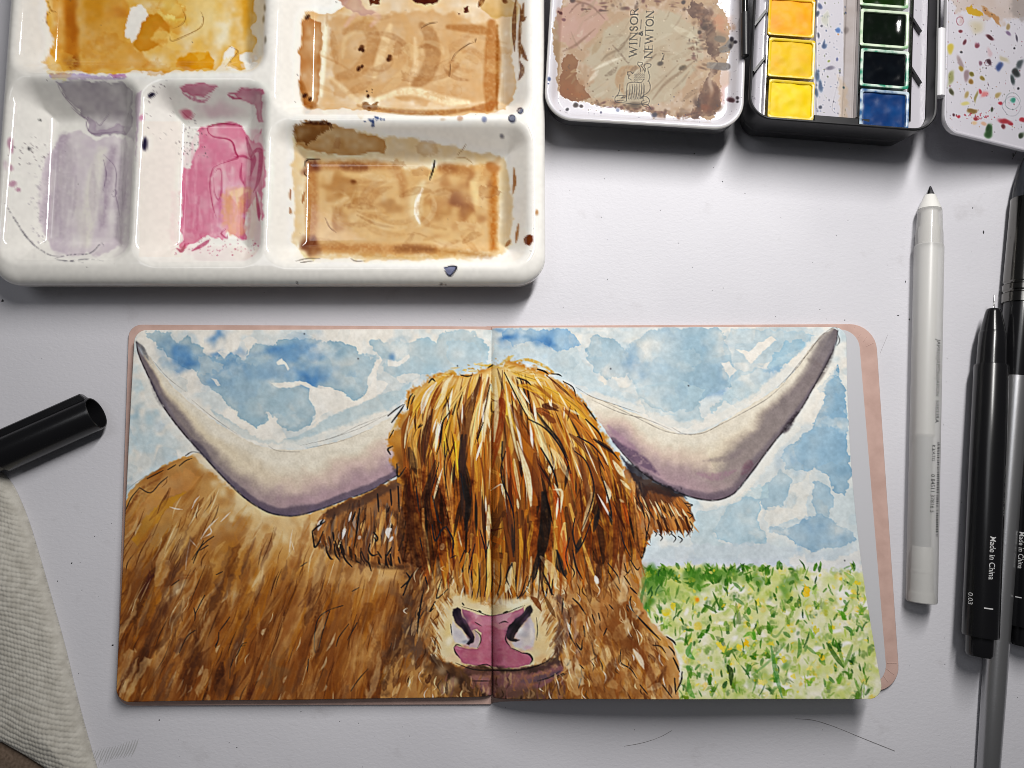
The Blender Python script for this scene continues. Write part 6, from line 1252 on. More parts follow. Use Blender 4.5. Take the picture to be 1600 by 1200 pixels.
    for i in range(40):
        x, y = h(R.normal(400, 60), R.normal(905, 18)); C.speck(x, y, U(.5, 1.6), (184, 60, 80), U(.4, .9))
    for i in range(60):
        C.speck(R.normal(1452, 14), U(-60, 190), U(.3, .8), (90, 84, 100), U(.2, .6))
    for i in range(40):
        C.speck(U(1170, 1200), U(-60, 160), U(.3, .9), (80, 70, 84), U(.2, .6))
    b_ = np.array((226, 223, 232), np.float32)
    C.c = C.c + .5 * (C.c - boxblur(C.c, 4))
    C.c = b_ * np.clip(C.c / b_, 0.02, 1.03) ** 1.5
    wl = int((1158 - C.x0) * C.k); lm = C.c[:, :wl].mean(2, keepdims=True); C.c[:, :wl] = lm + (C.c[:, :wl] - lm) * .8
    return C
# ----------------------------------------------------------------------------
# the desk
# ----------------------------------------------------------------------------
def desk_material():
    m = bpy.data.materials.new("white_grained_desk_film"); m.use_nodes = True
    nt = m.node_tree; N, L = nt.nodes, nt.links; b = N["Principled BSDF"]
    b.inputs["Roughness"].default_value = .5; b.inputs["Specular IOR Level"].default_value = .22
    tc = N.new("ShaderNodeTexCoord")
    t2 = N.new("ShaderNodeTexNoise"); t2.inputs["Scale"].default_value = 11; t2.inputs["Detail"].default_value = 6
    L.new(tc.outputs["Object"], t2.inputs["Vector"])
    r = N.new("ShaderNodeValToRGB"); r.color_ramp.elements[0].position = .3; r.color_ramp.elements[1].position = .7
    r.color_ramp.elements[0].color = (.565, .56, .60, 1); r.color_ramp.elements[1].color = (.635, .63, .67, 1)
    L.new(t2.outputs["Fac"], r.inputs["Fac"])
    t3 = N.new("ShaderNodeTexNoise"); t3.inputs["Scale"].default_value = 46; t3.inputs["Detail"].default_value = 8; t3.inputs["Roughness"].default_value = .7
    L.new(tc.outputs["Object"], t3.inputs["Vector"])
    r3 = N.new("ShaderNodeValToRGB"); r3.color_ramp.elements[0].position = .60; r3.color_ramp.elements[1].position = .74
    r3.color_ramp.elements[0].color = (1, 1, 1, 1); r3.color_ramp.elements[1].color = (.86, .85, .84, 1)
    L.new(t3.outputs["Fac"], r3.inputs["Fac"])
    mx = N.new("ShaderNodeMix"); mx.data_type = 'RGBA'; mx.blend_type = 'MULTIPLY'; mx.inputs["Factor"].default_value = 1.0
    L.new(r.outputs["Color"], mx.inputs["A"]); L.new(r3.outputs["Color"], mx.inputs["B"]); L.new(mx.outputs["Result"], b.inputs["Base Color"])
    mp = N.new("ShaderNodeMapping"); mp.inputs["Scale"].default_value = (.62, 1.0, 1.0)
    L.new(tc.outputs["Object"], mp.inputs["Vector"])
    n = N.new("ShaderNodeTexNoise"); n.inputs["Scale"].default_value = 900; n.inputs["Detail"].default_value = 2.5; n.inputs["Distortion"].default_value = .6
    L.new(mp.outputs["Vector"], n.inputs["Vector"])
    bp = N.new("ShaderNodeBump"); bp.inputs["Strength"].default_value = .55; bp.inputs["Distance"].default_value = .16 * MM
    L.new(n.outputs["Fac"], bp.inputs["Height"]); L.new(bp.outputs["Normal"], b.inputs["Normal"])
    return m


M_desk = desk_material()
desk = mesh("desk", [(-600, -500, 0), (600, -500, 0), (600, 700, 0), (-600, 700, 0), (-600, -500, -25), (600, -500, -25), (600, 700, -25), (-600, 700, -25)],
            [(0, 1, 2, 3), (7, 6, 5, 4), (0, 4, 5, 1), (1, 5, 6, 2), (2, 6, 7, 3), (3, 7, 4, 0)], M_desk, smooth=False)
tag(desk, "white desk top with a fine leathery grain", "desk", kind="structure")


def ribbon(pts, w, z):
    q = catmull(pts, 5); n = len(q)
    W = np.array([P(a, b, 0) for a, b in q]); d = np.gradient(W[:, :2], axis=0)
    d /= np.linalg.norm(d, axis=1)[:, None] + 1e-9
    nx = np.column_stack([-d[:, 1], d[:, 0]]) * np.interp(np.linspace(0, 1, n), [0, .3, .7, 1], [.3, 1, 1, .2])[:, None] * w / 2
    V = np.vstack([np.column_stack([W[:, :2] + nx, np.full(n, z)]), np.column_stack([W[:, :2] - nx, np.full(n, z)])])
    return V, [(i, i + n, i + n + 1, i + 1) for i in range(n - 1)]


rg = np.random.default_rng(5)
V, F = [], []
zz = [(140, 1180)]
for i in range(17):
    x = 140 + i * 4.4
    V2, F2 = ribbon([(x + 6, 1175 - i * .9 - (6 if i > 10 else 3)), (x + 1, 1183 - i * .9), (x - 4 - rg.uniform(0, 3), 1192 - i * .6 + rg.uniform(0, 8) * (i < 9))], .28 + .014 * i, .05)
    k = len(V); V += list(V2); F += [tuple(a + k for a in f) for f in F2]
pm = mesh("pencil_scribble", V, F, M_pencil, desk, smooth=False)
pm["label"] = "faint pencil zigzag rubbed on the desk beside the cream cloth"
V2, F2 = ribbon([(1590, 240), (1587, 246), (1584, 252)], .35, .05)

# dust: far too many crumbs to count
V, F = [], []
spots = [(1537, 363, 2.4, 5), (1550, 237, 2, 2), (1583, 242, 1.4, 7), (1520, 325, 2, 2), (1415, 440, 1.5, 3), (1403, 493, 3, 1.5), (1421, 499, 2, 2.5), (176, 1008, 3.2, 2.6), (249, 1125, 2.2, 2), (45, 873, 2, 1.2), (112, 880, 2.4, 2), (90, 908, 1.6, 2.4), (148, 838, 1.2, 1.2), (128, 922, 1, 1), (35, 818, 1, 1), (967, 235, 2, 1.5), (1085, 240, 1.8, 1.8), (1115, 262, 1.3, 1.2), (996, 235, 1, 1), (1129, 284, 1.6, 2), (4, 470, 4, 4), (1164, 302, 1.2, 1.6), (1130, 450, 1.4, 1.2), (1060, 380, 1, 1.4), (1220, 340, 1.2, 1), (1270, 410, 1, 1), (940, 340, 1.2, 1), (470, 1112, 1.5, 1.2), (370, 1168, 1.6, 1.2), (560, 1130, 1, 1), (790, 1105, 1, 1), (640, 1150, 1, 1), (1320, 500, 2, 1.5), (1212, 495, 1.3, 1), (880, 480, 1, 1), (1480, 560, 1, 1.2), (1500, 820, 1.2, 1), (1590, 1090, 1.2, 1)]
for i in range(240):
    spots.append((rg.uniform(-50, 1650), rg.uniform(190, 1200), rg.uniform(.5, 1.2), rg.uniform(.5, 1.3)))
for x, y, rx, ry in spots:
    c = P(x, y, 0); a0 = rg.uniform(0, 6.3); n = 6; k = len(V)
    for j in range(n):
        a = a0 + j * 2 * math.pi / n; q = rg.uniform(.6, 1.15)
        V.append((c[0] + rx * .125 * math.cos(a) * q * 1.3, c[1] + ry * .125 * math.sin(a) * q * 1.3, .02))
    V.append((c[0], c[1], .02 + .12 * min(rx, ry)))
    F += [(k + j, k + (j + 1) % n, k + n) for j in range(n)]
tag(mesh("dust", V, F, M_dust, smooth=False), "tiny dark crumbs of dust scattered over the white desk", "dust", kind="stuff")


M_hair = material('brown_grey_hair', color=(.17, .155, .15), rough=.4)


def fibre(pts, r, label):
    q = catmull(pts, 8); W = np.array([P(a, b, r) for a, b in q]); W[:, 2] = r + .15 * np.abs(np.sin(np.linspace(0, 5, len(W))))
    V, F = [], []
    d = np.gradient(W, axis=0); d /= np.linalg.norm(d, axis=1)[:, None]
    for i, w in enumerate(W):
        x = np.cross((0, 0, 1.), d[i]); x /= np.linalg.norm(x); y = np.cross(d[i], x)
        for k in range(5):
            a = 2 * math.pi * k / 5; V.append(w + (x * math.cos(a) + y * math.sin(a)) * r)
    for i in range(len(W) - 1):
        for k in range(5): F.append((i * 5 + k, i * 5 + (k + 1) % 5, i * 5 + 5 + (k + 1) % 5, i * 5 + 5 + k))
    o = mesh("hair", V, F, M_hair, origin=W[0])
    return tag(o, label, "hair", "stray hairs on the desk")


fibre([(1243, 1123), (1270, 1125), (1300, 1134), (1340, 1150), (1398, 1173)], .065, "long dark hair curving across the desk below the right page")
fibre([(975, 1166), (1005, 1160), (1030, 1152), (1050, 1141)], .05, "short faint hair on the desk below the middle of the right page")
fibre([(1387, 523), (1380, 540), (1375, 552)], .04, "short thin hair beside the pink cover's upper right edge")
fibre([(1588, 236), (1584, 244), (1581, 249)], .12, "tiny dark fibre between the open flap and the paintbrush tip")

# ----------------------------------------------------------------------------
# sketchbook
# ----------------------------------------------------------------------------
GA = .93     # paper white of the painting canvas -> paper reflectance
CB = paint_book()


def bil(c, u, v):
    """c: tl, tr, br, bl world points"""
    u, v = np.asarray(u)[:, None], np.asarray(v)[:, None]
    return (c[0] * (1 - u) + c[1] * u) * (1 - v) + (c[3] * (1 - u) + c[2] * u) * v


def page(name, px, zs, radii, gutter, label, lift_=None):
    c = [P(a, b, z) for (a, b), z in zip(px, zs)]
    W = (np.linalg.norm(c[1] - c[0]) + np.linalg.norm(c[2] - c[3])) / 2; H = (np.linalg.norm(c[3] - c[0]) + np.linalg.norm(c[2] - c[1])) / 2
    cell = .25; nx, ny = int(W / cell) + 1, int(H / cell) + 1
    x, y = np.meshgrid(np.linspace(0, W, nx), np.linspace(0, H, ny)); x, y = x.ravel(), y.ravel()
    keep = np.ones(len(x), bool)
    for (cx, cy, sx, sy), r in zip([(0, 0, 1, 1), (W, 0, -1, 1), (W, H, -1, -1), (0, H, 1, -1)], radii):
        ox, oy = cx + sx * r, cy + sy * r
        m = ((x - ox) * sx < 0) & ((y - oy) * sy < 0)
        d = np.hypot(x - ox, y - oy); out = m & (d > r)
        keep &= ~(out & (d > r + cell * 1.0))
        x = np.where(out, ox + (x - ox) * r / np.maximum(d, 1e-6), x); y = np.where(out, oy + (y - oy) * r / np.maximum(d, 1e-6), y)
    V = bil(c, x / W, y / H)
    if lift_ is not None:      # the sheet stands up off its board
        qx, qy = to_px(V)
        qx = qx - (x / W) * 58 * ((y / H) - (y / H) ** 2)          # its free edge bows
        V = P(qx, qy, V[:, 2] + lift_(x / W, y / H))
    g = x if gutter == 'left' else W - x
    V[:, 2] += .35 * np.sin(x / 31 + 1.0) * np.sin(y / 43 + .4) + .18 * np.sin(x / 11 + y / 17) - 1.5 * np.exp(-g / 1.6) - 1.2 * np.exp(-g / 9)
    px_, py_ = to_px(V)
    col = s2l(CB.sample(px_, py_)) * GA
    i = np.arange((ny - 1) * (nx - 1)); r0 = i // (nx - 1); q0 = i % (nx - 1); a = r0 * nx + q0
    F = np.column_stack([a, a + nx, a + nx + 1, a + 1])
    F = F[keep[F].all(1)]
    # deckle: the cut edge of the sheet turned down
    e = np.vstack([F[:, [0, 1]], F[:, [1, 2]], F[:, [2, 3]], F[:, [3, 0]]]); key = np.sort(e, 1)
    _, idx, cnt = np.unique(key[:, 0].astype(np.int64) * len(V) + key[:, 1], return_index=True, return_counts=True)
    be = e[idx[cnt == 1]]; bv, inv = np.unique(be, return_inverse=True); inv = inv.reshape(be.shape)
    V2 = V[bv].copy(); V2[:, 2] -= .4
    F = np.vstack([F, np.column_stack([be[:, 1], be[:, 0], inv[:, 0] + len(V), inv[:, 1] + len(V)])])
    V = np.vstack([V, V2]); col = np.vstack([col, col[bv]])
    used = np.unique(F); mp = np.full(len(V), -1); mp[used] = np.arange(len(used))
    o = mesh(name, V[used], mp[F], M_paper, book, col=col[used])
    o["label"] = label
    return c, W, H


book = empty("sketchbook", P(768, 800, 0), "open square sketchbook with pink covers and a painted long-haired brown cow", "sketchbook")
LPX = [(211, 516), (768.6, 514), (768, 1089), (181, 1097)]
RPX = [(768, 512), (1323, 511), (1381, 1092), (769.5, 1093)]
cl, Wl, Hl = page("page", LPX, (4.6, 4.4, 5.2, 5.6), (4.5, .3, .3, 5.0), 'right', "left page painted with the cow's body, horn and ear under blue sky")
cr, Wr, Hr = page("page", RPX, (4.2, 5.5, 15.0, 6.5), (.3, 5.0, 5.5, .3), 'left', "lifted right page painted with horn, blue sky and flowery meadow",
                  lambda u, v: v ** 1.6 * (9.0 * np.sin(np.pi * np.clip(u, 0, 1) ** .55) + 1.5 * u) + 1.0 * v * (1 - v))
print("PAGES", Wl, Hl, Wr, Hr, [np.round(a, 1) for a in cl + cr])


def slab(name, c, W, H, radii, z0, z1, mat, inset=(0, 0, 0, 0), seg=8, follow=False, bev=.25):
    """board or sheet: rounded outline mapped into quad c (tl,tr,br,bl), from z0 to z1"""
    l, t, r, b = inset
    o = rrect(l, t, W - r, H - b, radii, seg)
    ctr = o.mean(0)
    def ring(z, k):
        q = o + (ctr - o) / np.linalg.norm(o - ctr, axis=1)[:, None] * k
        w = bil(c, q[:, 0] / W, q[:, 1] / H)
        w[:, 2] = w[:, 2] + z if follow else z
        return w
    V, F = loops([ring(z0, 0), ring(z1 - bev, 0), ring(z1, bev)])
    ob = mesh(name, V, F[::-1] if False else [f[::-1] for f in F], mat, book)
    return autosmooth(ob, 40)


# rrect runs with y downwards here: radii order (tl, tr, br, bl)
for k in range(4):
    slab("page", cl, Wl, Hl, (4.5, .3, .3, 5.0), -2.2 + .36 * k, -2.2 + .36 * k + .24, M_sheet, inset=(-.25 + .2 * (k % 2), .1 * k, 8, -.55 + .15 * k), follow=True, bev=.05)
cvl = [P(a, b, 1.5) for a, b in [(201, 507), (768, 510), (768, 1101), (181, 1103)]]
slab("cover", cvl, 140., 150., (5.0, .5, .5, 6.0), .1, 1.5, M_cover)["label"] = "left cover, pink cloth showing along the top and left edges"
cvr = [P(a, b, 1.5) for a, b in [(768, 509), (1368, 506), (1407, 1079), (770, 1097)]]
Wc, Hc = np.linalg.norm(cvr[1] - cvr[0]), np.linalg.norm(cvr[2] - cvr[1])
rcov = slab("cover", cvr, Wc, Hc, (.5, 10.0, 9.0, .5), .1, 1.5, M_cover)
rcov["label"] = "right cover with pink cloth turned in round a pale endpaper"
en = [P(a, b, 1.65) for a, b in [(772, 514), (1341, 515), (1387, 1071), (774, 1090)]]
slab("endpaper", en, Wc - 8, Hc - 3, (.5, 7.0, 8.0, .5), 1.4, 1.68, M_end, bev=.05)
# cloth folds pleated round the right cover's corners
V, F = [], []
for (a, b), (c_, d_) in [((1349, 533), (1356, 524)), ((1354, 541), (1370, 533)), ((1335, 512), (1337, 507)), ((1386, 1036), (1407, 1036)), ((1384, 1044), (1402, 1058)), ((1377, 1051), (1392, 1072)), ((1340, 528), (1346, 519))]:
    A, B = P(a, b, 1.53), P(a + (c_ - a) * .72, b + (d_ - b) * .72, 1.53); d = (B - A) / np.linalg.norm(B - A); n = np.array((-d[1], d[0], 0)); k = len(V)
    mesh("cloth_fold", [A + n * .16, A - n * .16, B - n * .16, B + n * .16, A + (0, 0, .1), B + (0, 0, .08)], [(0, 4, 5, 3), (4, 1, 2, 5), (0, 1, 4), (3, 5, 2)], M_cover, rcov, smooth=False)
A, B = (P(768, 509, 2) + 0), P(769, 1099, 2)
V, F = lathe([(0, 2.1), (.4, 2.5), (np.linalg.norm(B - A) - .4, 2.5), (np.linalg.norm(B - A), 2.1)], A * (1, 1, 0) + (0, 0, .6), B * (1, 1, 0) + (0, 0, .6), 16)
V = np.array(V); V[:, 2] = np.clip(V[:, 2], .05, 1.0)
mesh("spine", V, F, M_cover, book)

# ----------------------------------------------------------------------------
# ceramic palette
# ----------------------------------------------------------------------------
CP = paint_palette()
ZR, DEP, WAL = 19.0, 12.5, 11.0
pal = empty("paint_palette", P(420, 200, 0), "white glazed ceramic palette with five paint-stained wells", "palette")


def rect_mm(x0, y0, x1, y1, z):
    ym, xm = (max(y0, -60) + y1) / 2, (x0 + x1) / 2
    return P(x0, ym, z)[0], P(xm, y1, z)[1], P(x1, ym, z)[0], P(xm, y0, z)[1]


ox0, oy0, ox1, oy1 = rect_mm(-6, -150, 852, 444, ZR - 3)
ox0, ox1 = P(-7, 300, ZR - 3)[0], P(852, 300, ZR - 3)[0]
wells = [("yellow", 22, -95, 416, 114), ("lilac", 4, 121, 210, 408), ("pink", 216, 128, 414, 412), ("upper brown", 432, -100, 828, 181), ("lower brown", 418, 189, 830, 414)]
wr = [rect_mm(a, b, c, d, ZR) for _, a, b, c, d in wells]
RAD = 11.0
cell = .45
nx, ny = int((ox1 - ox0) / cell) + 3, int((oy1 - oy0) / cell) + 3
gx, gy = np.meshgrid(ox0 - cell + cell * np.arange(nx), oy1 + cell - cell * np.arange(ny)); gx, gy = gx.ravel(), gy.ravel()
sd = sdrr(gx, gy, ox0, oy0, ox1, oy1, RAD)
e = .01
gxx = (sdrr(gx + e, gy, ox0, oy0, ox1, oy1, RAD) - sd) / e; gyy = (sdrr(gx, gy + e, ox0, oy0, ox1, oy1, RAD) - sd) / e
out = sd < 0
keep = sd > -cell * 1.5
x = np.where(out, gx - gxx * sd, gx); y = np.where(out, gy - gyy * sd, gy); s0 = np.maximum(sd, 0)
RO = 5.0
q_ = np.clip(1 - s0 / 9.0, 0, 1)
z = ZR - RO * (1 - np.maximum(0, 1 - q_ ** 2.4) ** (1 / 2.0))
def ramp(t, b):
    G = lambda q: np.where(q < 0, 0, np.where(q < 1, q * q / 2, q - .5))
    return (G(t + b) - G(t - b)) / (2 * b)
wid = np.zeros(len(x), int)
for k, r in enumerate(wr):
    s = sdrr(x, y, *r, 9.0)
    t = ramp(s / WAL, .17)
    z -= DEP * t
    # brush-worn floor: a shallow moat round the floor holds the darker washes
    wid[s > -2.1] = k + 1
V = np.column_stack([x, y, z])
px_, py_ = to_px(V)
col = s2l(CP.sample(px_, py_)) * (.93, .945, .965)
i = np.arange((ny - 1) * (nx - 1)); r0 = i // (nx - 1); q0 = i % (nx - 1); a = r0 * nx + q0
F = np.column_stack([a, a + nx, a + nx + 1, a + 1]); F = F[keep[F].all(1)]
fw = wid[F].max(1)


def sub(name, Fs, parent, label=None):
    used = np.unique(Fs); mp = np.full(len(V), -1); mp[used] = np.arange(len(used))
    o = mesh(name, V[used], mp[Fs], M_glaze, parent, col=col[used])
    if label: o["label"] = label
    return o


sub("rim", F[fw == 0], pal)
for k, w in enumerate(wells):
    sub("well", F[fw == k + 1], pal, {"yellow": "well stained with yellow ochre paint", "lilac": "well stained with pale lilac grey paint", "pink": "well stained with crimson pink paint", "upper brown": "upper well coated with streaky tan brown paint", "lower brown": "lower well coated with tan brown paint"}[w[0]])
o2 = rrect(ox0, oy0, ox1, oy1, RAD, 14)
ctr = o2.mean(0)
ins = lambda k: rrect(ox0 + k, oy0 + k, ox1 - k, oy1 - k, RAD - k * .8, 14)
Vs, Fs = loops([lift(ins(4.5), .2), lift(ins(3.5), .4), lift(ins(2.4), 2.0), lift(ins(.5), 9), lift(ins(.03), ZR - RO - .6), lift(ins(0), ZR - RO)], True, False)
mesh("side_wall", Vs, Fs, M_glaze_side, pal)

# ----------------------------------------------------------------------------
# watercolour tin
# ----------------------------------------------------------------------------
CT_ = paint_tin()
tin = empty("watercolour_tin", P(1316, 150, 0), "black metal watercolour tin standing open with white enamel lid and flap", "paint tin")
PH = math.radians(4.6)
HU_, HV_ = np.array((math.cos(PH), -math.sin(PH), 0)), np.array((math.sin(PH), math.cos(PH), 0))


def frame(O, u, v):
    return lambda q, z: np.array([O + u * a + v * b + np.array((0, 0, 1.)) * (z if np.isscalar(z) else zz_) for (a, b), zz_ in zip(q, [z] * len(q) if np.isscalar(z) else z)])


ZT = 23.0
O = P(1316, 195, ZT) * (1, 1, 0)
T = frame(O, HU_, HV_)
WT = np.linalg.norm(P(1464, 120, ZT) - P(1171, 120, ZT)) / 2
DT = 72.0
def rr_t(k, r=9.0): return rrect(-WT + k, k, WT - k, DT - k, max(r - k, .8), 10)
rings = [T(rr_t(4.5), .2), T(rr_t(3.6), .5), T(rr_t(2.8), 2.0), T(rr_t(.7), ZT - 5), T(rr_t(.5), ZT - 1.2), T(rr_t(0), ZT - .9), T(rr_t(0), ZT - .3), T(rr_t(.35), ZT), T(rr_t(.9), ZT - .1), T(rr_t(1.15), ZT - .8), T(rr_t(1.5), ZT - 5), T(rr_t(1.9), 8.0)]
V_, F_ = loops(rings, True, True)
autosmooth(mesh("tub", V_, F_, M_blackmetal, tin), 50)


def uv_of(px, py, z):
    d = P(px, py, z) - O
    return float(d @ HU_), float(d @ HV_)


def painted_sheet(name, x0, y0, x1, y1, rad, zf, Tf, parent, canvas, mat, cell=.3, gain=.95):
    nx, ny = int((x1 - x0) / cell) + 2, int((y1 - y0) / cell) + 2
    gx, gy = np.meshgrid(np.linspace(x0 - cell * .3, x1 + cell * .3, nx), np.linspace(y1 + cell * .3, y0 - cell * .3, ny)); gx, gy = gx.ravel(), gy.ravel()
    sd = sdrr(gx, gy, x0, y0, x1, y1, rad); e = .01
    dx = (sdrr(gx + e, gy, x0, y0, x1, y1, rad) - sd) / e; dy = (sdrr(gx, gy + e, x0, y0, x1, y1, rad) - sd) / e
    keep = sd > -cell * 1.6; out = sd < 0
    x = np.where(out, gx - dx * sd, gx); y = np.where(out, gy - dy * sd, gy)
    z = zf(x, y, np.maximum(sd, 0))
    V = Tf(x, y, z); px_, py_ = to_px(V)
    raw = canvas.sample(px_, py_)
    dull = smst(np.abs(raw - np.array((226, 223, 232))).sum(1), 12, 60)      # dried paint is matt, bare enamel glossy
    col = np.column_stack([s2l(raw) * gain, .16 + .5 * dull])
    i = np.arange((ny - 1) * (nx - 1)); r0 = i // (nx - 1); q0 = i % (nx - 1); a = r0 * nx + q0
    F = np.column_stack([a, a + nx, a + nx + 1, a + 1]); F = F[keep[F].all(1)]
    used = np.unique(F); mp = np.full(len(V), -1); mp[used] = np.arange(len(used))
    return mesh(name, V[used], mp[F], mat, parent, col=col[used])


TT = lambda x, y, z: O + np.outer(x, HU_) + np.outer(y, HV_) + np.column_stack([0 * x, 0 * x, z])
ZPAN = 20.5
uL0, _ = uv_of(1199, 90, ZPAN); uL1, _ = uv_of(1274, 90, ZPAN); uR0, _ = uv_of(1343, 100, ZPAN); uR1, _ = uv_of(1422, 100, ZPAN)


def zins(x, y, s):
    # side ledges high, troughs under the pans low, raised mixing strip between
    z = np.full(len(x), 17.5)
    z -= 6.5 * ((x > uL0 - .2) & (x < uL1 + .2)) + 6.5 * ((x > uR0 - .2) & (x < uR1 + .2))
    mid = (x > uL1 + .6) & (x < uR0 - .6)
    z = np.where(mid, 18.2 - 1.0 * smst(x, uR0 - 5.2, uR0 - 4.2) + .5 * smst(x, uR0 - 1.2, uR0 - .6), z)
    z = z - 3.0 * (1 - smst(s, 0, 2.5)) * (x < uL0 - 1) - 1.5 * smst(-x, -uL0 + .5, -uL0 + 6.0) * (x < uL0)
    return z


painted_sheet("paint_tray", -WT + 1.7, 1.7, WT - 1.7, DT - 1.7, 7.0, zins, TT, tin, CT_, M_enamel, .3, .6)  # enamel gain lowered overall to stand in for shade on the ledges
# pan clips and front bracket
def boxm(name, c, hu, hv, z0, z1, mat, parent, bev=.2):
    q = np.array([(-hu, -hv), (hu, -hv), (hu, hv), (-hu, hv)]) + np.array(c)
    q2 = np.array([(-hu + bev, -hv + bev), (hu - bev, -hv + bev), (hu - bev, hv - bev), (-hu + bev, hv - bev)]) + np.array(c)
    V_, F_ = loops([T(q, z0), T(q, z1 - bev), T(q2, z1)])
    return mesh(name, V_, F_, mat, parent, smooth=False)


bu, bv = uv_of(1316, 185, 20)
b0, _ = uv_of(1273, 185, 20); b1, _ = uv_of(1360, 190, 20)
boxm("bracket", ((b0 + b1) / 2, uv_of(1316, 187, 20)[1]), (b1 - b0) / 2, 1.3, 17, 19.6, M_blackmetal, tin)
for px, py, s in [(1186, 32, 1), (1186, 103, 1), (1428, 40, -1), (1428, 120, -1)]:
    u0, v0 = uv_of(px, py, 18)
    q = np.array([(-2.6 * s, -2.8), (-1.9 * s, -3.2), (2.6 * s, 3.4), (2.0 * s, 4.2)]) + (u0, v0)
    if s < 0: q = q[::-1]
    V_, F_ = loops([T(q, 15.5), T(q, 19.3)])
    mesh("clip", V_, F_, M_blackmetal, tin, smooth=False)
for px in (1197.5, 1424, 1341):
    u0, v0 = uv_of(px, 90, 19.5)
    boxm("rail", (u0, 36), .28, 31 if px > 1300 else 33, 14, 19.8, M_steel if px < 1400 else M_gun, tin, .05)

# hinges
def rod(name, a, b, z, r, mat, parent, seg=16):
    A, B = P(*a, z), P(*b, z); L_ = np.linalg.norm(B - A)
    V_, F_ = lathe([(0, r * .8), (.25, r), (L_ - .25, r), (L_, r * .8)], A, B, seg)
    return autosmooth(mesh(name, V_, F_, mat, parent), 40)


rod("hinge_pin", (1163, -90), (1163.5, 22), 20.5, 1.2, M_blackgloss, tin)
rod("hinge_knuckle", (1164, 20), (1164.5, 88), 20.7, 1.5, M_blackmetal, tin)
rod("hinge_pin", (1466, -80), (1465, 47), 21.0, 1.0, M_blackgloss, tin)
rod("hinge_knuckle", (1469.5, 46), (1468.5, 152), 21.8, 1.75, M_white, tin)

# lid
PL = math.radians(3.6)
lu, lv = np.array((math.cos(PL), -math.sin(PL), 0)), np.array((math.sin(PL), math.cos(PL), 0))
ZL = 19.0
OL = P(1005, 193, ZL) * (1, 1, 0)
WL = np.linalg.norm(P(1159, 100, ZL) - P(851, 100, ZL)) / 2
DL = 78.0
TL = lambda x, y, z: OL + np.outer(x, lu) + np.outer(y, lv) + np.column_stack([0 * x, 0 * x, z])
TLr = frame(OL, lu, lv)
def zlid(x, y, s):
    return ZL - .35 * (1 - smst(s, 0, .5)) - .25 * smst(s, .8, 1.6) - 4.2 * smst(s, 1.2, 5.2)
lid = painted_sheet("lid", -WL, 0, WL, DL, 11.0, zlid, TL, tin, CT_, M_enamel, .24, .72)
lid["label"] = "white enamel lid crusted with dried brown paint over a printed griffin wordmark"
rl = lambda k: rrect(-WL + k, k, WL - k, DL - k, 11.0 - k, 12)
V_, F_ = loops([TLr(rl(2.2), ZL - 8.2), TLr(rl(1.0), ZL - 7.8), TLr(rl(.45), ZL - 6.5), TLr(rl(.35), ZL - 1.4), TLr(rl(-.15), ZL - 1.2), TLr(rl(-.2), ZL - .7), TLr(rl(0.02), ZL - .36)], True, False)
autosmooth(mesh("lid_shell", V_, F_, M_blackmetal, tin), 60)
V_, F_ = loops([TLr(rl(-.15), ZL - 1.2), TLr(rl(-.28), ZL - .9), TLr(rl(-.2), ZL - .4), TLr(rl(.25), ZL - .12), TLr(rl(.6), ZL - .02)], False, False)
mesh("lid_rim", V_, F_, material("bare_rim", color=(.56, .545, .53), rough=.3, spec=.5), tin)

# flap, sagging from its hinge to the right
fu = np.array((math.cos(PH), -math.sin(PH), -.30)); fu /= np.linalg.norm(fu); fv = HV_
OF = P(1473, 205, 20.8)
WF, DF = 62.0, 70.0
fn = np.cross(fu, fv)
TF = lambda x, y, z: OF + np.outer(x, fu) + np.outer(y, fv) + np.outer(z, fn)
TFr = lambda q, z: TF(q[:, 0], q[:, 1], np.full(len(q), z))
zfl = lambda x, y, s: .9 * (1 - smst(s, .5, 1.6)) - .25 * (1 - smst(s, 0, .45))
fl = painted_sheet("flap", 0, 0, WF, DF, 6.5, zfl, TF, tin, CT_, M_enamel, .26, .68)
fl["label"] = "white enamel mixing flap spattered with many colours"
rf = lambda k: rrect(k, k, WF - k, DF - k, 6.5 - k, 10)
V_, F_ = loops([TFr(rf(1.2), -1.6), TFr(rf(.4), -1.4), TFr(rf(0), -.6), TFr(rf(0.02), .66)], True, False)
mesh("flap_shell", V_, F_, M_white, tin)


# pans of paint
def cake_mat(name, c, c2, rough=.5, spec=.2):
    return material(name, color=tuple(s2l(c) * .9), rough=rough, spec=spec, noise=(150, tuple(s2l(c2)), .4, .75), bump=(240, .3, .35, 4))


def stain_mat(name, c, c2, lo, hi):
    return material(name, color=tuple(s2l(c) * .9), rough=.3, noise=(220, tuple(s2l(c2) * .9), lo, hi))


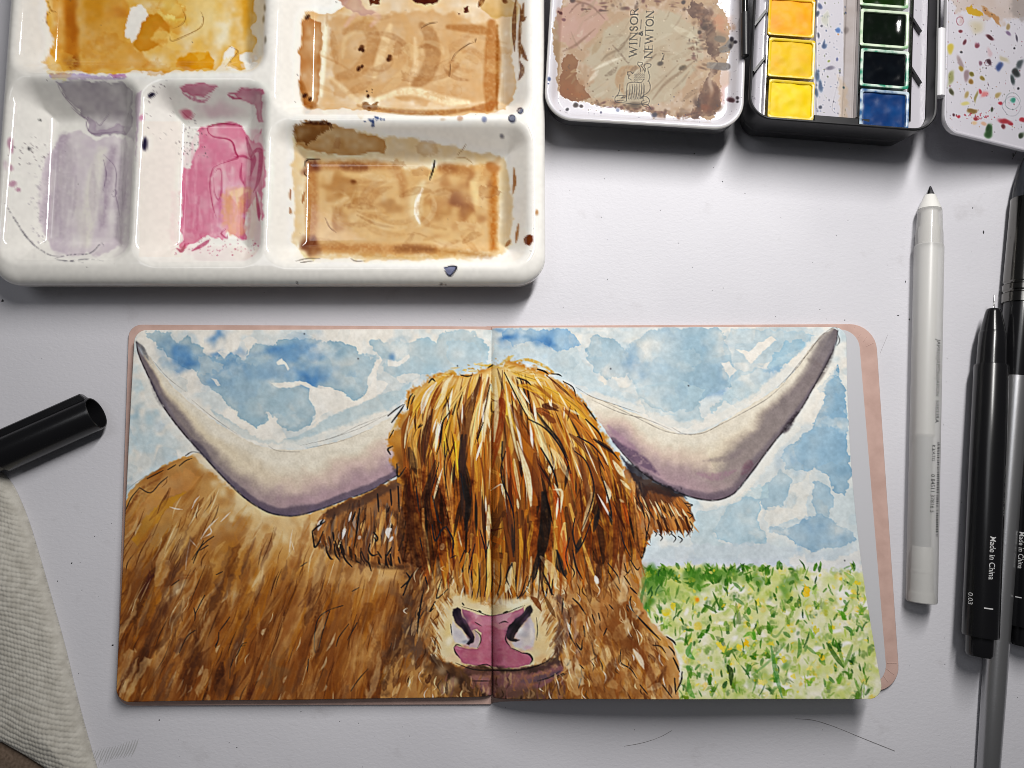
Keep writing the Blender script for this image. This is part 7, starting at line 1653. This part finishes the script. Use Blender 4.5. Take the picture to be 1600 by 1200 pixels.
def pan(px0, py0, px1, py1, label, cm, pm, dome=.5, seed=0):
    u0, v0 = uv_of((px0 + px1) / 2, py1, ZPAN); _, v1 = uv_of((px0 + px1) / 2, py0, ZPAN)
    ua, _ = uv_of(px0, (py0 + py1) / 2, ZPAN); ub, _ = uv_of(px1, (py0 + py1) / 2, ZPAN)
    c = O + HU_ * (ua + ub) / 2 + HV_ * (v0 + v1) / 2
    e_ = empty("paint_pan", c + np.array((0, 0, 11.6)), label, "paint pan", "pans of watercolour in the tin")
    q = lambda k, r=.8: rrect(ua + k, v0 + k, ub - k, v1 - k, r, 3)
    V_, F_ = loops([T(q(1.4), 11.8), T(q(.35), ZPAN - .6), T(q(.12), ZPAN - .15), T(q(.25), ZPAN), T(q(1.0), ZPAN), T(q(1.2), ZPAN - .2), T(q(1.6), 13.0)], True, True)
    autosmooth(mesh("pan", V_, F_, pm, e_), 40)
    n = 26; g = np.random.default_rng(seed)
    x, y = np.meshgrid(np.linspace(ua + 1.15, ub - 1.15, n), np.linspace(v1 - 1.15, v0 + 1.15, n)); x, y = x.ravel(), y.ravel()
    xn, yn = (x - ua) / (ub - ua) * 2 - 1, (y - v0) / (v1 - v0) * 2 - 1
    hgt = _vn(n, n, 6, g).ravel() * .32 + _vn(n, n, 2.5, g).ravel() * .08
    edge = np.maximum(np.abs(xn), np.abs(yn))
    zc = ZPAN - .75 + dome * (1 - edge ** 3) + hgt * (1 - edge ** 6) - .45 * smst(edge, .82, .95) * (g.random() > .4)
    Vc = TT(x, y, zc)
    i = np.arange((n - 1) ** 2); a = (i // (n - 1)) * n + i % (n - 1)
    mesh("paint", Vc, np.column_stack([a, a + n, a + n + 1, a + 1]), cm, e_)
    return e_


Y1 = stain_mat("pan_stained_yellow", (214, 172, 16), (226, 206, 120), .5, .8)
Y2 = stain_mat("pan_stained_lemon", (214, 184, 24), (226, 216, 150), .5, .8)
G1 = stain_mat("pan_stained_green", (206, 220, 196), (120, 170, 120), .5, .7)
G2 = stain_mat("pan_stained_viridian", (210, 224, 212), (40, 140, 110), .42, .62)
B1 = stain_mat("pan_stained_blue", (190, 206, 216), (40, 90, 140), .4, .6)
pan(1200, -66, 1274, -7, "orange pan at the far end of the left row", cake_mat("cadmium_orange", (222, 120, 16), (206, 96, 10)), Y1, seed=1)
pan(1200, -4, 1274, 57, "golden orange-yellow pan, farthest visible in the left row", cake_mat("golden_yellow", (236, 156, 0), (222, 128, 0)), Y1, seed=2)
pan(1200, 60, 1274, 122, "deep yellow pan, middle of the left row", cake_mat("deep_yellow", (212, 174, 0), (204, 152, 0)), Y2, seed=3)
pan(1200, 125, 1273, 186, "lemon yellow pan nearest the tin's front in the left row", cake_mat("lemon_yellow", (222, 194, 0), (210, 172, 0)), Y2, seed=4)
pan(1344, -50, 1421, 11, "dark leaf-green pan at the far end of the right row", cake_mat("sap_green", (18, 40, 8), (10, 26, 6), .16, .3), G1, dome=-.3, seed=5)
pan(1344, 15, 1421, 74, "nearly black green pan, second of the right row", cake_mat("hookers_green", (9, 16, 10), (12, 22, 12), .14, .3), G1, dome=-.2, seed=6)
pan(1344, 77, 1421, 137, "nearly black viridian pan with green-stained edges", cake_mat("viridian", (6, 9, 14), (10, 15, 20), .14, .3), G2, dome=-.3, seed=7)
pan(1343, 140, 1421, 201, "blue pan nearest the tin's front in the right row", cake_mat("cobalt_blue", (4, 46, 100), (12, 66, 124), .3, .3), B1, dome=-.2, seed=8)

# ----------------------------------------------------------------------------
# pens, cap, brush
# ----------------------------------------------------------------------------
def axis(A, B):
    A, B = np.array(A, float), np.array(B, float); d = (B - A) / np.linalg.norm(B - A)
    x = np.cross((0, 0, 1.), d); x /= np.linalg.norm(x); return A, d, x, np.cross(d, x), np.linalg.norm(B - A)


def text_on(txt, size, A, B, s0, ang, r, mat, parent, name="lettering", bold=0.0, width=1.0):
    """lettering wrapped round a barrel: runs from A to B, ang in degrees from straight up towards the right"""
    cu = bpy.data.curves.new("t", 'FONT'); cu.body = txt; cu.size = size; cu.resolution_u = 3; cu.offset = bold
    ob = bpy.data.objects.new("t", cu); COLL.objects.link(ob)
    bpy.context.view_layer.update()
    me = ob.evaluated_get(bpy.context.evaluated_depsgraph_get()).to_mesh()
    v = np.array([tuple(a.co) for a in me.vertices]); F_ = [tuple(p.vertices) for p in me.polygons]
    ob.to_mesh_clear() if hasattr(ob, "to_mesh_clear") else None
    bpy.data.objects.remove(ob); bpy.data.curves.remove(cu)
    A, d, x, y, L_ = axis(A, B)
    # x is horizontal; make it point to the photo's right
    if x[0] < 0: x = -x
    yv = np.array((0, 0, 1.)) - d * d[2]; yv /= np.linalg.norm(yv)
    a = math.radians(ang) + v[:, 1] / r
    V_ = A + np.outer(s0 + v[:, 0] * width, d) + (np.outer(np.sin(a), x) + np.outer(np.cos(a), yv)) * (r + .05)
    return mesh(name, V_, F_, mat, parent, smooth=False)


def mark_on(w, h, A, B, s0, ang, r, mat, parent):
    A, d, x, y, L_ = axis(A, B)
    if x[0] < 0: x = -x
    yv = np.array((0, 0, 1.)) - d * d[2]; yv /= np.linalg.norm(yv); V_ = []
    for t in np.linspace(-.5, .5, 6):
        a = math.radians(ang) + t * h / r
        for q in (-w / 2, w / 2): V_.append(A + d * (s0 + q) + (x * math.sin(a) + yv * math.cos(a)) * (r + .05))
    return mesh("printed_dash", V_, [(2 * i, 2 * i + 1, 2 * i + 3, 2 * i + 2) for i in range(5)], mat, parent, smooth=False)


# white gel pen
rG = 5.35
GA_, GB_ = P(1453.5, 291, rG), P(1440, 941, rG)
gel = empty("gel_pen", (GA_ + GB_) / 2 * (1, 1, 0), "white frosted gel pen with bare metal tip, uncapped", "pen")
LG = np.linalg.norm(GB_ - GA_); k = LG / 650.0
M_frost = material("frosted_clear_plastic", color=(.68, .675, .66), rough=.3, spec=.5, clear=.4)
M_clear = material("clear_grip_plastic", color=(.6, .59, .575), rough=.12, spec=.5, clear=.5)
M_milk = material("milky_plastic", color=(.74, .73, .70), rough=.35, spec=.5)
M_ref = material("grey_refill_tube", color=(.30, .31, .33), rough=.35)
def part(name, prof, A, B, mat, parent, seg=40, ang=32, cap=True):
    V_, F_ = lathe(prof, A, B, seg, cap)
    return autosmooth(mesh(name, V_, F_, mat, parent), ang)
part("tip", [(0, .25), (.3 * 1, .45), (3.0, 1.5), (3.6, 1.75), (3.8, 1.9)], GA_, GB_, M_steel, gel)
part("cone", [(3.7, 1.9), (4.0, 2.15), (9.0, 4.05), (9.6, 4.3), (9.7, 3.5)], GA_, GB_, M_milk, gel)
part("grip", [(9.6, 4.2), (10.0, 4.42), (18, 4.75), (19.5, 4.95), (24.1, 5.0), (24.2, 4.4)], GA_, GB_, M_clear, gel)
part("grip_core", [(9.8, 3.0), (16.5, 3.2), (16.6, 3.9), (24, 3.9)], GA_, GB_, M_milk, gel)
part("barrel", [(24.0, 4.9), (24.3, 5.2), (25, 5.3), (LG - .6, rG), (LG - .1, rG - .3), (LG, rG - .8)], GA_, GB_, M_frost, gel)
part("refill", [(24.2, 3.2), (96, 3.2), (98, 3.5), (99, 2.9)], GA_, GB_, M_milk, gel)
part("refill_tube", [(99, 2.7), (LG - 18, 2.7)], GA_, GB_, M_ref, gel)
part("end_plug", [(LG - 20.5, 3.4), (LG - 20, 3.6), (LG - 12, 3.7), (LG - 11.8, 3.9), (LG - 11, 3.9), (LG - 10.8, 3.7), (LG - 4, 3.9), (LG - 3.5, 4.4), (LG - .3, 4.6)], GA_, GB_, M_milk, gel)
text_on("JAPAN/JAPÓN/JAPON  SAKURA", 2.5, GA_, GB_, 62, 9, rG, M_ink, gel, bold=.02, width=.92)
text_on("K3/ATG", 1.9, GA_, GB_, 102, -2, rG, M_ink, gel, width=.95)
text_on("0 84511 37816 5", 2.2, GA_, GB_, 113, -4, rG, M_ink, gel, width=.95)
for t in range(30):
    pass
V_, F_ = [], []
A_, d_, x_, y_, _ = axis(GA_, GB_); x_ = x_ if x_[0] > 0 else -x_; yv = np.array((0, 0, 1.)) - d_ * d_[2]
g = np.random.default_rng(3); s = 101.0
while s < 136:
    w = g.uniform(.12, .45); k0 = len(V_)
    for a in (22, 36):
        for q in (s, s + w):
            an = math.radians(a); V_.append(A_ + d_ * q + (x_ * math.sin(an) + yv * math.cos(an)) * (rG + .05))
    F_.append((k0, k0 + 1, k0 + 3, k0 + 2)); s += w + g.uniform(.2, .5)
mesh("barcode", V_, F_, M_ink, gel, smooth=False)


def fineliner(A, B, label, texts=True, full=True):
    A, B = np.array(A, float), np.array(B, float)
    e_ = empty("fineliner_pen", (A + B) / 2 * (1, 1, 0), label, "pen", "black fineliner pens")
    L_ = np.linalg.norm(B - A)
    part("needle", [(0, .2), (.2, .3), (5.8, .32)], A, B, M_steel, e_, 12)
    part("nose", [(5.6, 1.0), (5.7, 2.3), (6.3, 2.6), (7.2, 2.85), (14.6, 4.35), (14.7, 4.2)], A, B, M_blackgloss, e_)
    part("grip", [(14.6, 4.35), (15.0, 4.6), (22, 4.9), (27.5, 5.05), (27.6, 4.8)], A, B, M_blackgloss, e_)
    R_ = 6.0
    part("barrel", [(27.4, 5.2), (27.6, 5.65), (28.2, 5.85), (60, R_), (L_ - 8, R_), (L_ - 7.2, R_ - .15), (L_ - 7.1, 4.6)], A, B, M_blacksatin, e_)
    part("end_cap", [(L_ - 7.3, 4.7), (L_ - 1.2, 4.6), (L_ - .3, 4.2), (L_, 3.4)], A, B, M_blackgloss, e_)
    return e_, R_, L_


rF = 6.0
FA, FB = P(1553.5, 461, rF + 2.2), P(1530.5, 1026, rF + 5.6)
fin, RF, LF = fineliner(FA, FB, "black fineliner pen lying against the paintbrush, needle tip bare")
text_on("Made in China", 2.9, FA, FB, 91.5, -14, RF, M_print, fin, bold=.015, width=.92)
text_on("RECAP AFTER USE", 2.3, FA, FB, 65.5, 34, RF, material("faint_grey_print", color=(.16, .16, .16), rough=.5), fin, bold=.01)
text_on("0.03", 2.6, FA, FB, 112.5, -76, RF, M_print, fin, bold=.01)
mark_on(.45, 3.0, FA, FB, 117.2, -10, RF, M_print, fin)
SA, SB = P(1626, 470, rF), P(1601, 1010, rF)
fin2, RF2, LF2 = fineliner(SA, SB, "black fineliner pen half cut off by the photo's right edge")
text_on("Made in China", 2.6, SA, SB, 89, -66, RF2, M_print, fin2, bold=.01, width=.9)
mark_on(.4, 2.2, SA, SB, 113, -60, RF2, M_print, fin2)

# paintbrush
bz = 5.2
BA, BB = P(1613, 226, 6.6), P(1541, 1250, 3.9)
brush = empty("paintbrush", (BA + BB) / 2 * (1, 1, 0), "paintbrush with dark bristles, chrome ferrule and black and silver handle", "paintbrush")
LB = np.linalg.norm(BB - BA); kk = LB / 1027.0
S = lambda py: (py - 226) * kk
part("ferrule", [(S(318), 5.6), (S(319), 6.0), (S(420), 6.45), (S(457), 6.6), (S(459), 6.2), (S(461), 6.2), (S(463), 6.7), (S(471), 6.7), (S(473), 6.25), (S(475), 6.25), (S(477), 6.65), (S(491), 6.55), (S(491.5), 5.8)], BA, BB, M_gun, brush, 48, 25)
part("handle", [(S(490), 5.9), (S(505), 5.95), (S(560), 5.6), (S(609), 4.9)], BA, BB, M_blackgloss, brush, 48)
part("handle_grip", [(S(608.5), 4.92), (S(700), 4.55), (S(900), 4.2), (S(1100), 4.0), (S(1245), 3.7), (S(1250), 3.2)], BA, BB, M_silver, brush, 48)
bb = part("bristles", [(0, .4), (S(250), 2.6), (S(275), 4.2), (S(300), 5.2), (S(330), 5.5)], BA, BB, M_bristle, brush, 32)
A_, d_, x_, y_, _ = axis(BA, BB); g = np.random.default_rng(8); V_, F_ = [], []
for i in range(420):
    a0 = g.uniform(0, 2 * math.pi); r1 = 5.55 * (1 + .02 * g.normal()); q = []
    t0 = g.uniform(0, 9)
    for s in np.linspace(S(325), t0, 6):
        r = np.interp(s, [0, S(250), S(275), S(300), S(330)], [.5, 2.7, 4.3, 5.3, 5.6]) * r1 / 5.55 + .05
        a = a0 + .25 * math.sin(s * .2 + i) * .3
        q.append((s, r, a))
    k0 = len(V_)
    for s, r, a in q:
        w = .09
        for da in (-w / max(r, .5), w / max(r, .5)):
            V_.append(A_ + d_ * s + (x_ * math.cos(a + da) + y_ * math.sin(a + da)) * r)
    F_ += [(k0 + 2 * j, k0 + 2 * j + 1, k0 + 2 * j + 3, k0 + 2 * j + 2) for j in range(5)]
st = mesh("bristle_strands", V_, F_, material("bristle_sheen", color=(.035, .037, .045), rough=.35), bb)
st["kind"] = "stuff"

# black pen cap
CAz = 6.8
KA, KB = P(151, 645, CAz), P(-22, 722, CAz)
cap = empty("pen_cap", (KA + KB) / 2 * (1, 1, 0), "black pen cap with side clip lying at the desk's left edge", "pen cap")
LK = np.linalg.norm(KB - KA)
part("shell", [(9, 5.2), (1.0, 5.75), (.2, 5.85), (0, 6.1), (.3, 6.4), (1.2, 6.55), (LK - 7, 6.75), (LK - 6.6, 6.3), (LK - 6.3, 5.6), (LK, 5.3), (LK + 8, 5.0)], KA, KB, M_blacksatin, cap, 48, 30)
A_, d_, x_, y_, _ = axis(KA, KB)
xs = x_ if x_[1] > 0 else -x_        # clip sits on the far side of the cap
zc = np.array((0, 0, 1.))
sec = [(1.0, 0), (2.2, 1), (4.0, 1), (LK - 9, 1), (LK - 7.4, 1), (LK - 6.6, 0)]
rings = []
for s, f in sec:
    c0 = A_ + d_ * s
    r0, r1 = 6.2, 6.7 + 2.0 * f
    b = 1.9
    rings.append(np.array([c0 + xs * r0 + zc * (-b + 1.6), c0 + xs * r1 + zc * (-b + 1.6), c0 + xs * (r1) + zc * (b + .6), c0 + xs * (r1 - .5) + zc * (b + 1.2), c0 + xs * (r0 - 1.4) + zc * (b + 1.2)]))
V_, F_ = loops(rings)
mesh("clip", V_, F_, M_blackgloss, cap, smooth=False)

# ----------------------------------------------------------------------------
# cloths in the lower left corner
# ----------------------------------------------------------------------------
def cloth_mat(name, c, c2, fuzz):
    m = material(name, color=c, rough=.9, spec=.1, noise=(fuzz, c2, .35, .65), bump=(fuzz * 3, .5, .15, 4))
    m.node_tree.nodes["Principled BSDF"].inputs["Sheen Weight"].default_value = .15
    return m


CLO = np.array([(-70, 690), (-20, 726), (6, 748), (22, 775), (38, 815), (52, 860), (66, 908), (82, 965), (97, 1020), (110, 1075), (124, 1130), (138, 1180), (150, 1230), (120, 1245), (92, 1222), (62, 1200), (30, 1180), (0, 1163), (-70, 1120)], float)
ct = P(30, 1000, 0)
Wp = np.array([P(a, b, 3) for a, b in CLO])[:, :2]
cell = .3
x0, x1, y0, y1 = Wp[:, 0].min(), Wp[:, 0].max(), Wp[:, 1].min(), Wp[:, 1].max()
nx, ny = int((x1 - x0) / cell) + 1, int((y1 - y0) / cell) + 1
gx, gy = np.meshgrid(x0 + cell * np.arange(nx), y1 - cell * np.arange(ny))
tmp = Canvas(0, 0, 4, 4, 1, (0, 0, 0))
sd = tmp.sd(catmull(list(Wp) + [Wp[0]], 3)[:-1], gx.astype(np.float32), gy.astype(np.float32)); 
dx, dy = np.gradient(sd, cell, axis=1), -np.gradient(sd, cell, axis=0)
X, Y, D_ = gx.ravel(), gy.ravel(), sd.ravel(); dxr, dyr = dx.ravel(), dy.ravel()
keep = D_ > -cell * 1.5; outm = D_ < 0
X = np.where(outm, X - dxr * D_, X); Y = np.where(outm, Y - dyr * D_, Y); Dp = np.maximum(D_, 0)
hz = .1 + 4.2 * np.sqrt(1 - (1 - np.clip(Dp / 4.5, 0, 1)) ** 2) + .035 * Dp + (1.5 * np.sin(X / 13 + Y / 30) + .9 * np.sin(Y / 11 - X / 23)) * smst(Dp, 0, 12)
th = math.radians(-17)
wob = _vn(ny, nx, 9, np.random.default_rng(6)).ravel() * .3 + _vn(ny, nx, 60, np.random.default_rng(7)).ravel() * .9
a_ = X * math.cos(th) + Y * math.sin(th) + wob; b_ = -X * math.sin(th) + Y * math.cos(th) + .8 * wob
row = np.floor(b_ / 1.75)
kn = np.abs(np.sin(math.pi * b_ / 1.75)) ** .7 * (.15 + .85 * np.abs(np.sin(math.pi * (a_ / 1.35 + .5 * (row % 2)))) ** .7)
rowv = np.random.default_rng(2).random(400)[(row.astype(int) % 400)]
hz += (.42 * kn + .08 * rowv) * smst(Dp, .3, 1.6)
Vc = np.column_stack([X, Y, hz])
i = np.arange((ny - 1) * (nx - 1)); a = (i // (nx - 1)) * nx + i % (nx - 1)
F_ = np.column_stack([a, a + nx, a + nx + 1, a + 1]); F_ = F_[keep[F_].all(1)]
used = np.unique(F_); mp = np.full(len(Vc), -1); mp[used] = np.arange(len(used))
clo = mesh("cloth", Vc[used], mp[F_], cloth_mat("cream_knit", (.50, .48, .43), (.40, .38, .335), 320), origin=ct)
tag(clo, "cream coarse-woven cloth folded in the lower left corner", "cloth")

BR = np.array([P(a, b, 1) for a, b in [(-90, 1120), (0, 1158), (40, 1178), (80, 1205), (110, 1260), (60, 1300), (-90, 1300)]])[:, :2]
q = catmull(list(BR) + [BR[0]], 6)[:-1]; cq = q.mean(0)
rings = []
for k_, z_ in [(1, .05), (.98, 1.2), (.93, 1.9), (.8, 2.3), (.5, 2.5), (.15, 2.5)]:
    rings.append(lift(cq + (q - cq) * k_, z_))
V_, F_ = loops(rings); V_ = np.array(V_); V_[:, 2] += np.random.default_rng(4).normal(0, .06, len(V_)) * (V_[:, 2] > .5)
tag(mesh("sleeve_fabric", V_, F_, cloth_mat("brown_fuzzy_fabric", (.16, .115, .085), (.10, .07, .05), 900), origin=(cq[0], cq[1], 0)), "dark brown fuzzy fabric in the bottom left corner under the cream cloth", "fabric")
